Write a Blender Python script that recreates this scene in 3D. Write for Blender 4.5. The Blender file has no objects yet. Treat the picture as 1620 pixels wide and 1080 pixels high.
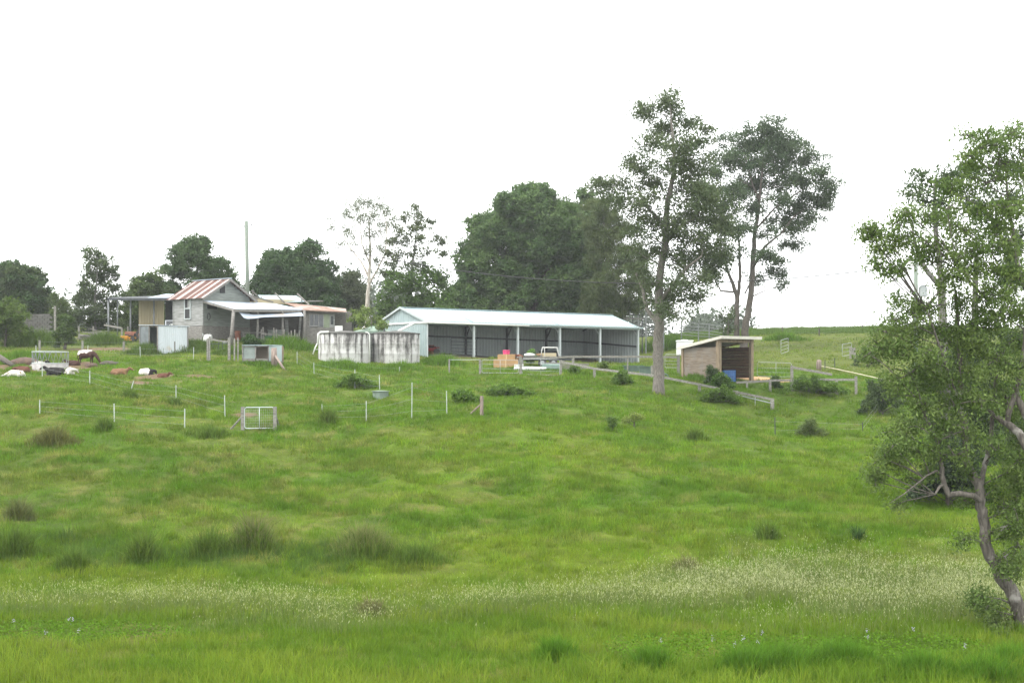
import bpy, math, random
import numpy as np
from mathutils import Vector

S = bpy.context.scene
C = S.collection
random.seed(7)
R = np.random.default_rng(11)

# ------------------------------------------------------------------ camera, sky, sun, exposure
F = 2200.0          # focal length in photo pixels (photo 1620 px wide)
ZC = 6.1            # eye height above the wet flat
HY = 600.0          # photo row of the horizon
cam = bpy.data.cameras.new('camera')
camo = bpy.data.objects.new('camera', cam)
C.objects.link(camo)
camo.location = (0, 0, ZC)
camo.rotation_euler = (math.radians(90), 0, 0)
cam.sensor_width = 36.0
cam.lens = 36.0 * F / 1620.0
cam.shift_y = (HY - 540.0) / 1620.0
cam.clip_start = 0.5
cam.clip_end = 5000
S.camera = camo

SUN_EL, SUN_AZ = math.radians(58), math.radians(-125)   # azimuth measured from +Y towards +X
W = bpy.data.worlds.new('World')
S.world = W
W.use_nodes = True
nt = W.node_tree
nt.nodes.clear()
wo = nt.nodes.new('ShaderNodeOutputWorld')
bg = nt.nodes.new('ShaderNodeBackground')
sk = nt.nodes.new('ShaderNodeTexSky')
sk.sky_type = 'NISHITA'
sk.sun_disc = False
sk.sun_elevation = SUN_EL
sk.sun_rotation = SUN_AZ
sk.altitude = 50
sk.air_density = 1.0
sk.dust_density = 6.0
sk.ozone_density = 1.0
hs = nt.nodes.new('ShaderNodeHueSaturation')
hs.inputs['Saturation'].default_value = 0.12        # a closed, white overcast sky
nt.links.new(sk.outputs[0], hs.inputs['Color'])
cl = nt.nodes.new('ShaderNodeMixRGB')                # even white cloud over most of it
cl.inputs[0].default_value = 0.75
cl.inputs[2].default_value = (12.0, 12.2, 12.2, 1)
nt.links.new(hs.outputs[0], cl.inputs[1])
nt.links.new(cl.outputs[0], bg.inputs[0])
bg.inputs[1].default_value = 0.15
nt.links.new(bg.outputs[0], wo.inputs[0])

sl = bpy.data.lights.new('sun', 'SUN')
sl.energy = 1.5
sl.angle = math.radians(14)
sl.color = (1.0, 0.96, 0.9)
so = bpy.data.objects.new('sun', sl)
C.objects.link(so)
so.rotation_euler = Vector((math.sin(SUN_AZ) * math.cos(SUN_EL), math.cos(SUN_AZ) * math.cos(SUN_EL), math.sin(SUN_EL))).to_track_quat('Z', 'Y').to_euler()
so.location = (0, 0, 60)

S.view_settings.view_transform = 'Standard'
S.view_settings.look = 'None'
S.view_settings.exposure = 1.02
S.view_settings.gamma = 1.0
S.view_settings.use_curve_mapping = False
S.render.engine = 'CYCLES'
S.cycles.max_bounces = 6
S.cycles.transmission_bounces = 4
S.cycles.transparent_max_bounces = 4
S.cycles.use_denoising = True
S.cycles.denoising_input_passes = 'RGB_ALBEDO_NORMAL'
S.cycles.denoising_prefilter = 'ACCURATE'

# ------------------------------------------------------------------ helpers: tagging
def tag(o, label=None, cat=None, group=None, kind=None):
    if label: o['label'] = label
    if cat: o['category'] = cat
    if group: o['group'] = group
    if kind: o['kind'] = kind
    return o

def thing(name, label, cat, loc=(0, 0, 0), group=None, rz=0.0):
    o = bpy.data.objects.new(name, None)
    o.empty_display_size = 0.3
    C.objects.link(o)
    o.location = loc
    o.rotation_euler = (0, 0, rz)
    return tag(o, label, cat, group)

def copy_tree(o, parent=None):
    c = o.copy()
    C.objects.link(c)
    if parent is not None: c.parent = parent
    for ch in list(o.children): copy_tree(ch, c)
    return c

def origin(o):
    v = Vector((0, 0, 0))
    while o is not None:
        v += o.location
        o = o.parent
    return v

# ------------------------------------------------------------------ helpers: pixels to points
def pt(px, py, d):
    return Vector(((px - 810.0) / F * d, d, ZC + (HY - py) / F * d))

def hash01(ix, iy, s):
    n = (ix.astype(np.int64) * 374761393 + iy.astype(np.int64) * 668265263 + s * 1274126177) & 0x7fffffff
    n = ((n ^ (n >> 13)) * 1274126177) & 0x7fffffff
    n = n ^ (n >> 16)
    return (n & 0xffff) / 65535.0

def vnoise(x, y, s=0):
    x = np.asarray(x, float); y = np.asarray(y, float)
    ix = np.floor(x); iy = np.floor(y)
    fx = x - ix; fy = y - iy
    fx = fx * fx * (3 - 2 * fx); fy = fy * fy * (3 - 2 * fy)
    a = hash01(ix, iy, s); b = hash01(ix + 1, iy, s); c = hash01(ix, iy + 1, s); e = hash01(ix + 1, iy + 1, s)
    return (a * (1 - fx) + b * fx) * (1 - fy) + (c * (1 - fx) + e * fx) * fy

def fbm(x, y, s=0, o=4):
    x = np.asarray(x, float); y = np.asarray(y, float)
    t = 0; w = 1; k = 0
    for i in range(o):
        t = t + w * vnoise(x * 2 ** i, y * 2 ** i, s + i * 17); k += w; w *= 0.5
    return t / k

def sstep(a, b, x):
    t = np.clip((np.asarray(x, float) - a) / (b - a), 0, 1)
    return t * t * (3 - 2 * t)

# ------------------------------------------------------------------ terrain heights
COLS = np.array([0, 200, 400, 600, 800, 1000, 1200, 1400, 1620], float) - 810
ROWS = [
    (55, [784, 788, 790, 790, 790, 792, 796, 802, 806]),
    (65, [716, 720, 726, 724, 722, 726, 736, 748, 752]),
    (74, [664, 668, 680, 674, 670, 684, 702, 716, 720]),
    (85, [624, 630, 640, 640, 640, 650, 680, 692, 695]),
    (96, [598, 600, 603, 612, 616, 620, 661, 666, 668]),
    (108, [578, 580, 580, 594, 598, 600, 602, 612, 626]),
    (120, [560, 562, 562, 579, 580, 584, 583, 600, 610]),
    (130, [546, 544, 531, 564, 568, 578, 568, 584, 592]),
    (146, [530, 528, 522, 545, 568, 580, 553, 562, 568]),
    (165, [522, 520, 515, 530, 547, 558, 535, 536, 540]),
    (190, [520, 518, 512, 520, 528, 535, 521, 518, 518]),
]
_d = [1, 26, 40, 46]
_z = [[0] * 9, [0] * 9, [0.0] * 9, [0.75] * 9]
for d, ys in ROWS:
    _d.append(d); _z.append([ZC + (HY - y) / F * d for y in ys])
last = np.array(_z[-1])
_d += [215, 300, 500, 900, 3000]
_z += [list(last - 0.4), list(last * 0.55 + 2), [10, 10, 13, 20, 13, 8, 8, 8, 8], [12] * 9, [12] * 9]
_d = np.array(_d, float); _z = np.array(_z, float)
DG = np.concatenate([np.arange(1, 240, 1.0), np.arange(240, 3001, 20.0)])
UG = np.arange(-1200, 1201, 25.0)
_t1 = np.stack([np.interp(DG, _d, _z[:, i]) for i in range(9)], 1)
_t2 = np.stack([np.interp(UG, COLS, _t1[j]) for j in range(len(DG))], 0)
def _smooth(a, n, ax):
    k = np.hanning(n + 2)[1:-1]; k /= k.sum()
    pad = [(0, 0), (0, 0)]; pad[ax] = (n // 2, n // 2)
    b = np.pad(a, pad, mode='edge')
    return np.apply_along_axis(lambda v: np.convolve(v, k, 'valid'), ax, b)
TG = _smooth(_smooth(_t2, 9, 0), 9, 1)

def H(x, y):
    x = np.asarray(x, float); y = np.asarray(y, float)
    d = np.clip(y, 1.0, 2990)
    u = np.clip(x / d * F, -1199, 1199)
    j = np.clip(np.searchsorted(DG, d, side='right') - 1, 0, len(DG) - 2)
    fj = (d - DG[j]) / (DG[j + 1] - DG[j])
    q = (u + 1200) / 25.0
    i = np.clip(np.floor(q).astype(int), 0, len(UG) - 2)
    fi = q - i
    z = (TG[j, i] * (1 - fi) + TG[j, i + 1] * fi) * (1 - fj) + (TG[j + 1, i] * (1 - fi) + TG[j + 1, i + 1] * fi) * fj
    amp = 0.15 + 0.85 * sstep(40, 48, y) - 0.75 * sstep(98, 125, y)
    z = z + amp * ((fbm(x / 5.0, y / 5.0, 3, 3) - 0.5) * 0.62 + (fbm(x / 1.25, y / 1.6, 9, 3) - 0.5) * 0.34)
    return z

def hz(x, y): return float(H(np.array([x]), np.array([y]))[0])
def at(px, d, dz=0.0):
    x = (px - 810.0) / F * d
    return Vector((x, d, hz(x, d) + dz))
_ds = np.arange(26, 230, 0.25)
def hit(px, py):
    """first ground point seen at that photo pixel"""
    x = (px - 810.0) / F * _ds
    row = HY - (H(x, _ds) - ZC) / _ds * F
    k = np.nonzero(row <= py)[0]
    d = float(_ds[k[0]]) if len(k) else 190.0
    return at(px, d)

# ------------------------------------------------------------------ helpers: meshes
def np_mesh(name, verts, faces, mat, parent=None, attrs=None, smooth=False):
    """verts (N,3), faces (M,k) uniform; attrs {name:(N,3)} point colours"""
    verts = np.asarray(verts, np.float32); faces = np.asarray(faces, np.int32)
    me = bpy.data.meshes.new(name)
    n, (m, k) = len(verts), faces.shape
    me.vertices.add(n); me.vertices.foreach_set('co', verts.ravel())
    me.loops.add(m * k); me.loops.foreach_set('vertex_index', faces.ravel())
    me.polygons.add(m)
    me.polygons.foreach_set('loop_start', np.arange(0, m * k, k, dtype=np.int32))
    me.polygons.foreach_set('loop_total', np.full(m, k, np.int32))
    if smooth: me.polygons.foreach_set('use_smooth', np.ones(m, bool))
    me.update(calc_edges=True)
    for an, av in (attrs or {}).items():
        a = me.attributes.new(an, 'FLOAT_COLOR', 'POINT')
        c = np.ones((n, 4), np.float32); c[:, :3] = av
        a.data.foreach_set('color', c.ravel())
    me.materials.append(mat)
    o = bpy.data.objects.new(name, me)
    C.objects.link(o)
    if parent is not None: o.parent = parent
    return o

class MB:
    def __init__(s): s.v = []; s.f = []
    def add(s, vs, fs):
        b = len(s.v)
        s.v += [tuple(v) for v in vs]; s.f += [tuple(b + i for i in f) for f in fs]
        return s
    def bar(s, p0, p1, w, h=None, up=(0, 0, 1), ext=0.0):
        """rectangular bar, w across, h along up"""
        h = w if h is None else h
        p0 = Vector(p0); p1 = Vector(p1); a = (p1 - p0).normalized()
        p0 = p0 - a * ext; p1 = p1 + a * ext
        up = Vector(up)
        if abs(a.dot(up)) > 0.98: up = Vector((0, 1, 0))
        sd = a.cross(up).normalized(); up = sd.cross(a).normalized()
        q = [p + sd * (i * w / 2) + up * (j * h / 2) for p in (p0, p1) for i, j in ((-1, -1), (1, -1), (1, 1), (-1, 1))]
        return s.add(q, [(0, 1, 2, 3), (7, 6, 5, 4), (0, 4, 5, 1), (1, 5, 6, 2), (2, 6, 7, 3), (3, 7, 4, 0)])
    def box(s, c, sx, sy, sz, rz=0.0):
        c = Vector(c); ex = Vector((math.cos(rz), math.sin(rz), 0)); ey = Vector((-math.sin(rz), math.cos(rz), 0))
        q = [c + ex * (i * sx / 2) + ey * (j * sy / 2) + Vector((0, 0, k * sz / 2)) for k in (-1, 1) for i, j in ((-1, -1), (1, -1), (1, 1), (-1, 1))]
        return s.add(q, [(3, 2, 1, 0), (4, 5, 6, 7), (0, 1, 5, 4), (1, 2, 6, 5), (2, 3, 7, 6), (3, 0, 4, 7)])
    def tube(s, pts, rad, n=8, cap=True):
        pts = [Vector(p) for p in pts]
        if not hasattr(rad, '__len__'): rad = [rad] * len(pts)
        b = len(s.v); ref = None
        for i, p in enumerate(pts):
            t = (pts[min(i + 1, len(pts) - 1)] - pts[max(i - 1, 0)])
            t = t.normalized() if t.length > 1e-9 else Vector((0, 0, 1))
            if ref is None: ref = Vector((1, 0, 0)) if abs(t.x) < 0.9 else Vector((0, 1, 0))
            e1 = (ref - t * ref.dot(t)).normalized(); e2 = t.cross(e1); ref = e1
            for k in range(n):
                a = 2 * math.pi * k / n
                s.v.append(tuple(p + (e1 * math.cos(a) + e2 * math.sin(a)) * rad[i]))
        for i in range(len(pts) - 1):
            for k in range(n):
                s.f.append((b + i * n + k, b + i * n + (k + 1) % n, b + (i + 1) * n + (k + 1) % n, b + (i + 1) * n + k))
        if cap:
            s.f.append(tuple(b + k for k in reversed(range(n))))
            s.f.append(tuple(b + (len(pts) - 1) * n + k for k in range(n)))
        return s
    def lathe(s, c, prof, n=24, cap=True):
        """profile [(r,z)] about the vertical through c"""
        c = Vector(c); b = len(s.v)
        for r, z in prof:
            for k in range(n):
                a = 2 * math.pi * k / n
                s.v.append((c.x + r * math.cos(a), c.y + r * math.sin(a), c.z + z))
        for i in range(len(prof) - 1):
            for k in range(n):
                s.f.append((b + i * n + k, b + i * n + (k + 1) % n, b + (i + 1) * n + (k + 1) % n, b + (i + 1) * n + k))
        if cap:
            s.f.append(tuple(b + k for k in reversed(range(n))))
            s.f.append(tuple(b + (len(prof) - 1) * n + k for k in range(n)))
        return s
    def slab(s, pts, t, nrm=None):
        """polygon extruded by t along -normal (or given vector)"""
        pts = [Vector(p) for p in pts]
        if nrm is None:
            nrm = (pts[1] - pts[0]).cross(pts[-1] - pts[0]).normalized()
            if nrm.z < 0: nrm = -nrm
        nrm = Vector(nrm).normalized()
        n = len(pts)
        q = pts + [p - nrm * t for p in pts]
        return s.add(q, [tuple(range(n)), tuple(reversed(range(n, 2 * n)))] + [(i, n + i, n + (i + 1) % n, (i + 1) % n) for i in range(n)])
    def ribs(s, p, eu, ev, nrm, lu, lv, pitch=0.2, dep=0.03, top=None, thick=0.004):
        """profiled sheet: ribs run along ev, repeat along eu; top(u)->length along ev"""
        p = Vector(p); eu = Vector(eu).normalized(); ev = Vector(ev).normalized(); nrm = Vector(nrm).normalized()
        us = []; x = 0.0
        while x < lu - 1e-6:
            for q, hgt in ((0.0, 0), (0.55, 0), (0.68, 1), (0.87, 1)):
                if x + q * pitch < lu: us.append((x + q * pitch, hgt * dep))
            x += pitch
        us.append((lu, 0))
        n = len(us)
        for side in (0, 1):
            b = len(s.v)
            for u, h in us:
                L = top(u) if top else lv
                o = nrm * (h - side * thick)
                s.v.append(tuple(p + eu * u + o)); s.v.append(tuple(p + eu * u + ev * L + o))
            for i in range(n - 1):
                f = (b + 2 * i, b + 2 * i + 2, b + 2 * i + 3, b + 2 * i + 1)
                s.f.append(f if side == 0 else f[::-1])
        return s
    def sphere(s, c, r, n=10, m=7):
        c = Vector(c)
        if not hasattr(r, '__len__'): r = (r, r, r)
        prof = [math.pi * i / m for i in range(m + 1)]
        b = len(s.v)
        s.v.append((c.x, c.y, c.z - r[2]))
        for i in range(1, m):
            for k in range(n):
                a = 2 * math.pi * k / n
                s.v.append((c.x + r[0] * math.sin(prof[i]) * math.cos(a), c.y + r[1] * math.sin(prof[i]) * math.sin(a), c.z - r[2] * math.cos(prof[i])))
        s.v.append((c.x, c.y, c.z + r[2]))
        e = len(s.v) - 1
        for k in range(n):
            s.f.append((b, b + 1 + (k + 1) % n, b + 1 + k))
            s.f.append((e, e - n + k, e - n + (k + 1) % n))
        for i in range(m - 2):
            for k in range(n):
                q = b + 1 + i * n
                s.f.append((q + k, q + (k + 1) % n, q + n + (k + 1) % n, q + n + k))
        return s
    def build(s, name, mat, parent=None, local=False, smooth=False, bevel=0.0):
        """world-coordinate vertices unless local; parent's origin is taken off"""
        o0 = Vector((0, 0, 0)) if (parent is None or local) else origin(parent)
        me = bpy.data.meshes.new(name)
        me.from_pydata([tuple(Vector(v) - o0) for v in s.v], [], s.f)
        me.update()
        if smooth: me.polygons.foreach_set('use_smooth', np.ones(len(me.polygons), bool))
        me.materials.append(mat)
        o = bpy.data.objects.new(name, me)
        C.objects.link(o)
        if parent is not None: o.parent = parent
        if bevel:
            m = o.modifiers.new('bevel', 'BEVEL'); m.width = bevel; m.segments = 2; m.limit_method = 'ANGLE'
        return o

def single(mb, name, mat, label, cat, group=None, base=None, **k):
    """a thing that is one mesh, its origin at its base"""
    vs = mb.v
    if base is None:
        a = np.array(vs); base = Vector((a[:, 0].mean(), a[:, 1].mean(), a[:, 2].min()))
    mb.v = [tuple(Vector(v) - Vector(base)) for v in vs]
    o = mb.build(name, mat, None, **k)
    o.location = base
    return tag(o, label, cat, group)

# ------------------------------------------------------------------ materials
def _nodes(name):
    m = bpy.data.materials.new(name); m.use_nodes = True
    t = m.node_tree; b = t.nodes['Principled BSDF']
    return m, t, b
def mat(name, c1, c2=None, rough=0.7, metal=0.0, scale=3.0, stretch=(1, 1, 1), bump=0.0, spec=0.3, contrast=(0.35, 0.65), c3=None, s3=1.0, w3=(0.5, 0.62)):
    m, t, b = _nodes(name)
    b.inputs['Roughness'].default_value = rough
    b.inputs['Metallic'].default_value = metal
    b.inputs['Specular IOR Level'].default_value = spec
    c2 = c2 or tuple(x * 0.8 for x in c1)
    tc = t.nodes.new('ShaderNodeTexCoord'); mp = t.nodes.new('ShaderNodeMapping')
    mp.inputs['Scale'].default_value = stretch
    t.links.new(tc.outputs['Object'], mp.inputs[0])
    n = t.nodes.new('ShaderNodeTexNoise'); n.inputs['Scale'].default_value = scale; n.inputs['Detail'].default_value = 6
    t.links.new(mp.outputs[0], n.inputs['Vector'])
    r = t.nodes.new('ShaderNodeValToRGB')
    r.color_ramp.elements[0].position, r.color_ramp.elements[1].position = contrast
    r.color_ramp.elements[0].color = (*c1, 1); r.color_ramp.elements[1].color = (*c2, 1)
    t.links.new(n.outputs[0], r.inputs[0])
    out = r.outputs[0]
    if c3:
        n3 = t.nodes.new('ShaderNodeTexNoise'); n3.inputs['Scale'].default_value = s3; n3.inputs['Detail'].default_value = 5
        t.links.new(tc.outputs['Object'], n3.inputs['Vector'])
        r3 = t.nodes.new('ShaderNodeValToRGB')
        r3.color_ramp.elements[0].position, r3.color_ramp.elements[1].position = w3
        t.links.new(n3.outputs[0], r3.inputs[0])
        mx = t.nodes.new('ShaderNodeMixRGB'); mx.inputs[2].default_value = (*c3, 1)
        t.links.new(r3.outputs[0], mx.inputs[0]); t.links.new(out, mx.inputs[1])
        out = mx.outputs[0]
    t.links.new(out, b.inputs['Base Color'])
    if bump:
        bp = t.nodes.new('ShaderNodeBump'); bp.inputs['Strength'].default_value = bump; bp.inputs['Distance'].default_value = 0.05
        t.links.new(n.outputs[0], bp.inputs['Height']); t.links.new(bp.outputs[0], b.inputs['Normal'])
    return m

def leafmat(name, trans=0.35, rough=0.6, spec=0.14):
    m, t, b = _nodes(name)
    a = t.nodes.new('ShaderNodeAttribute'); a.attribute_name = 'tint'
    t.links.new(a.outputs['Color'], b.inputs['Base Color'])
    b.inputs['Roughness'].default_value = rough
    b.inputs['Specular IOR Level'].default_value = spec
    tr = t.nodes.new('ShaderNodeBsdfTranslucent')
    t.links.new(a.outputs['Color'], tr.inputs['Color'])
    mx = t.nodes.new('ShaderNodeMixShader'); mx.inputs[0].default_value = trans
    t.links.new(b.outputs[0], mx.inputs[1]); t.links.new(tr.outputs[0], mx.inputs[2])
    t.links.new(mx.outputs[0], t.nodes['Material Output'].inputs['Surface'])
    return m

M = {}
M['leaf'] = leafmat('leaf')
M['blade'] = leafmat('grass_blade', 0.45, 0.75, 0.06)
M['bark_grey'] = mat('bark_grey', (0.17, 0.165, 0.15), (0.085, 0.08, 0.073), 0.9, scale=5, stretch=(3, 3, 0.6), bump=0.6)
M['bark_river'] = mat('bark_river', (0.125, 0.112, 0.096), (0.055, 0.048, 0.042), 0.9, scale=7, stretch=(3, 3, 0.6), bump=0.7, c3=(0.24, 0.23, 0.21), s3=1.6, w3=(0.6, 0.66))
M['bark_pale'] = mat('bark_pale', (0.46, 0.43, 0.38), (0.25, 0.22, 0.19), 0.85, scale=3, stretch=(2, 2, 0.5), bump=0.3)
M['bark_dark'] = mat('bark_dark', (0.10, 0.085, 0.07), (0.05, 0.045, 0.04), 0.9, scale=5, stretch=(3, 3, 0.6), bump=0.6)
M['bark_brown'] = mat('bark_brown', (0.155, 0.143, 0.125), (0.075, 0.067, 0.057), 0.9, scale=6, stretch=(3, 3, 0.5), bump=0.7)
M['old_timber'] = mat('old_timber', (0.215, 0.205, 0.19), (0.115, 0.11, 0.1), 0.9, scale=4, stretch=(1, 1, 6), bump=0.4)
M['fence_timber'] = mat('fence_timber', (0.235, 0.23, 0.205), (0.12, 0.115, 0.1), 0.9, scale=6, stretch=(1, 1, 3), bump=0.4)
M['weatherboard'] = mat('weatherboard', (0.265, 0.27, 0.262), (0.165, 0.168, 0.16), 0.85, scale=2.2, stretch=(0.6, 0.6, 5), bump=0.2)
M['green_board'] = mat('green_board', (0.215, 0.235, 0.215), (0.145, 0.16, 0.147), 0.85, scale=2.2, stretch=(0.6, 0.6, 5), bump=0.2)
M['brown_board'] = mat('brown_board', (0.27, 0.2, 0.145), (0.18, 0.13, 0.095), 0.9, scale=2.5, stretch=(0.6, 0.6, 6), bump=0.4, c3=(0.3, 0.25, 0.2), s3=0.8)
M['zinc'] = mat('zinc', (0.275, 0.35, 0.362), (0.235, 0.305, 0.318), 0.6, scale=0.6, spec=0.3)
M['zinc_wall'] = mat('zinc_wall', (0.315, 0.38, 0.385), (0.27, 0.335, 0.34), 0.5, 0.0, scale=0.8, spec=0.5)
M['zinc_inner'] = mat('zinc_inner', (0.31, 0.35, 0.35), (0.26, 0.3, 0.3), 0.55, 0.0, scale=0.8, spec=0.4)
M['white_steel'] = mat('white_steel', (0.39, 0.43, 0.43), (0.32, 0.36, 0.36), 0.5, scale=2, spec=0.4)
M['galv'] = mat('galv', (0.31, 0.335, 0.335), (0.23, 0.25, 0.25), 0.5, 0.2, scale=9, spec=0.5)
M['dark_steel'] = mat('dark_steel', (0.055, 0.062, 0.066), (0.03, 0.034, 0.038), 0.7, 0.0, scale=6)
M['roof_pale'] = mat('roof_pale', (0.36, 0.41, 0.47), (0.29, 0.335, 0.385), 0.6, scale=0.9, c3=(0.4, 0.33, 0.27), s3=0.5, w3=(0.62, 0.72))
M['roof_rusty_pale'] = mat('roof_rusty_pale', (0.25, 0.165, 0.125), (0.15, 0.08, 0.055), 0.85, scale=1.5, stretch=(2, 2, 2), c3=(0.33, 0.30, 0.275), s3=0.8)
M['rusty'] = mat('rusty', (0.16, 0.06, 0.038), (0.24, 0.11, 0.075), 0.85, scale=3, bump=0.2)
M['cream'] = mat('cream', (0.42, 0.365, 0.24), (0.36, 0.31, 0.2), 0.6, scale=0.7)
M['white_paint'] = mat('white_paint', (0.62, 0.63, 0.61), (0.52, 0.53, 0.5), 0.5, scale=2.5)
M['dirty_white'] = mat('dirty_white', (0.6, 0.62, 0.62), (0.4, 0.42, 0.42), 0.6, scale=1.2, stretch=(2, 2, 0.5))
M['post_grey'] = mat('post_grey', (.2, .215, .22), (.15, .16, .165), .6)
M['soil'] = mat('soil', (0.10, 0.066, 0.048), (0.06, 0.042, 0.033), 0.95, scale=4, bump=0.8)
M['dark'] = mat('dark', (0.022, 0.022, 0.024), (0.03, 0.03, 0.03), 0.8)
M['rubber'] = mat('rubber', (0.03, 0.03, 0.032), (0.045, 0.043, 0.04), 0.85)
M['glass'] = mat('glass', (0.03, 0.035, 0.04), (0.05, 0.055, 0.06), 0.12, spec=0.6)
M['wire'] = mat('wire', (0.28, 0.3, 0.3), (0.2, 0.22, 0.22), 0.5, 0.3)

# ------------------------------------------------------------------ where the ground is bare, mown or weedy (world positions)
def spot(px, py, rx, ry):           # ellipse on the ground: centre, half-size in metres
    p = hit(px, py); return (p.x, p.y, rx, ry)
BARE = [spot(70, 583, 4.2, 3.0), spot(20, 583, 2.2, 2.4), spot(116, 574, 1.5, 2), spot(300, 596, 2.6, 1.3), spot(222, 606, 1.1, 0.8),
        spot(235, 596, 0.9, 1.6), spot(160, 553, 3.5, 1.6), spot(255, 594, 1.0, 1.2), spot(385, 655, .9, .8),
        spot(1190, 598, 2.3, 1.3), spot(1245, 602, 1.4, 0.9), spot(1160, 596, 1.8, 1.2)]
WOODCHIP = 3   # the last three are wood chips in front of the shelter
def emask(x, y, L):
    m = np.zeros_like(np.asarray(x, float))
    for cx, cy, rx, ry in L:
        q = ((x - cx) / rx) ** 2 + ((y - cy) / ry) ** 2
        m = np.maximum(m, 1 - sstep(0.55, 1.25, q + (fbm(x * 1.6, y * 1.6, 5, 2) - 0.5) * 0.9))
    return m
SHED_O = Vector((-7.92, 131.0, 0)); TH = math.radians(36)
SX = Vector((math.cos(TH), math.sin(TH), 0)); SY = Vector((-math.sin(TH), math.cos(TH), 0))
SHED_L, SHED_W = 26.3, 9.3
def inshed(x, y, m=0.0):
    a = (x - SHED_O.x) * SX.x + (y - SHED_O.y) * SX.y; b = (x - SHED_O.x) * SY.x + (y - SHED_O.y) * SY.y
    return ((a > -0.05 - m) & (a < SHED_L + m) & (b > -0.9 - m) & (b < SHED_W + m))
def colours(x, y):
    """local colour of the pasture plants (species and dryness), linear"""
    x = np.asarray(x, float); y = np.asarray(y, float)
    lush = np.array([0.088, 0.170, 0.014]); lime = np.array([0.160, 0.238, 0.020]); olive = np.array([0.122, 0.158, 0.032]); straw = np.array([0.215, 0.195, 0.07])
    n1 = fbm(x / 9, y / 9, 21, 4); n2 = fbm(x / 3.2, y / 3.2, 33, 4); n3 = fbm(x / 1.1, y / 1.1, 41, 3); n4 = fbm(x / .5, y / .6, 43, 2)
    k = sstep(0.30, 0.66, 0.4 * n1 + 0.35 * n2 + 0.25 * n3)
    c = lush * (1 - k)[..., None] + lime * k[..., None]
    # upper paddock stays lush green, olive weeds on the left shoulder
    up = sstep(66, 84, y) * (1 - sstep(112, 124, y))
    c = c * (1 - 0.6 * up[..., None]) + (lush * 1.0) * (0.6 * up[..., None])
    ol = sstep(0.46, 0.72, n2 * 0.4 + n3 * 0.6 + 0.14 * sstep(2, -14, x) * sstep(44, 50, y) * (1 - sstep(70, 78, y)))
    c = c * (1 - 0.5 * ol[..., None]) + olive * (0.5 * ol[..., None])
    dry = sstep(0.58, 0.76, n3 * 0.5 + n4 * 0.5 + 0.06 * sstep(-2, -12, x))
    c = c * (1 - 0.45 * dry[..., None]) + straw * (0.45 * dry[..., None])
    c = c * (0.82 + 0.36 * sstep(0.28, 0.72, 0.5 * n4 + 0.5 * fbm(x / 1.0, y / 1.4, 51, 3)))[..., None]
    mown = sstep(118, 126, y)
    yel = np.array([0.15, 0.185, 0.042])
    c = c * (1 - 0.6 * mown[..., None]) + yel * (0.6 * mown[..., None])
    return c

# ------------------------------------------------------------------ ground sheet
us = np.concatenate([-np.geomspace(2600, 1250, 8), np.arange(-1200, 1201, 9.0), np.geomspace(1250, 2600, 8)])
ds = np.concatenate([[0.5, 8, 16, 22], np.arange(25, 60, 0.35), np.arange(60, 130, 0.6), np.arange(130, 220, 1.2), np.geomspace(222, 700, 24)])
UU, DD = np.meshgrid(us, ds)
XX = UU / F * np.maximum(DD, 4); YY = DD
ZZ = H(XX, YY)
nv = len(us)
idx = np.arange(len(us) * len(ds)).reshape(len(ds), nv)
faces = np.stack([idx[:-1, :-1], idx[:-1, 1:], idx[1:, 1:], idx[1:, :-1]], -1).reshape(-1, 4)
gx, gy = XX.ravel(), YY.ravel()
gc = colours(gx, gy) * np.array([.52, .5, .55])  # soil tint darkened to paint shade into the gaps between tufts
bare = emask(gx, gy, BARE[:-WOODCHIP]); chip = emask(gx, gy, BARE[-WOODCHIP:])
soil = np.array([0.125, 0.088, 0.06]); chipc = np.array([0.42, 0.27, 0.16]); dust = np.array([0.16, 0.14, 0.115])
gc = gc * (1 - bare[:, None]) + soil * bare[:, None]
gc = gc * (1 - chip[:, None]) + chipc * chip[:, None]
sm = inshed(gx, gy)
gc[sm] = dust
gm, gt, gb = _nodes('pasture')
ga = gt.nodes.new('ShaderNodeAttribute'); ga.attribute_name = 'tint'
gn = gt.nodes.new('ShaderNodeTexNoise'); gn.inputs['Scale'].default_value = 2.2; gn.inputs['Detail'].default_value = 8; gn.inputs['Roughness'].default_value = 0.7
gtc = gt.nodes.new('ShaderNodeTexCoord'); gt.links.new(gtc.outputs['Object'], gn.inputs['Vector'])
gr = gt.nodes.new('ShaderNodeValToRGB'); gr.color_ramp.elements[0].position = 0.3; gr.color_ramp.elements[1].position = 0.7
gr.color_ramp.elements[0].color = (0.62, 0.6, 0.55, 1); gr.color_ramp.elements[1].color = (1.25, 1.22, 1.1, 1)
gx_ = gt.nodes.new('ShaderNodeMixRGB'); gx_.blend_type = 'MULTIPLY'; gx_.inputs[0].default_value = 1
gt.links.new(gn.outputs[0], gr.inputs[0]); gt.links.new(ga.outputs['Color'], gx_.inputs[1]); gt.links.new(gr.outputs[0], gx_.inputs[2])
gt.links.new(gx_.outputs[0], gb.inputs['Base Color']); gb.inputs['Roughness'].default_value = 0.95; gb.inputs['Specular IOR Level'].default_value = 0.1
gbp = gt.nodes.new('ShaderNodeBump'); gbp.inputs['Strength'].default_value = 0.8; gbp.inputs['Distance'].default_value = 0.15
gt.links.new(gn.outputs[0], gbp.inputs['Height']); gt.links.new(gbp.outputs[0], gb.inputs['Normal'])
ground = np_mesh('ground', np.stack([gx, gy, ZZ.ravel()], 1), faces, gm, None, {'tint': gc}, True)
tag(ground, kind='structure')

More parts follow.
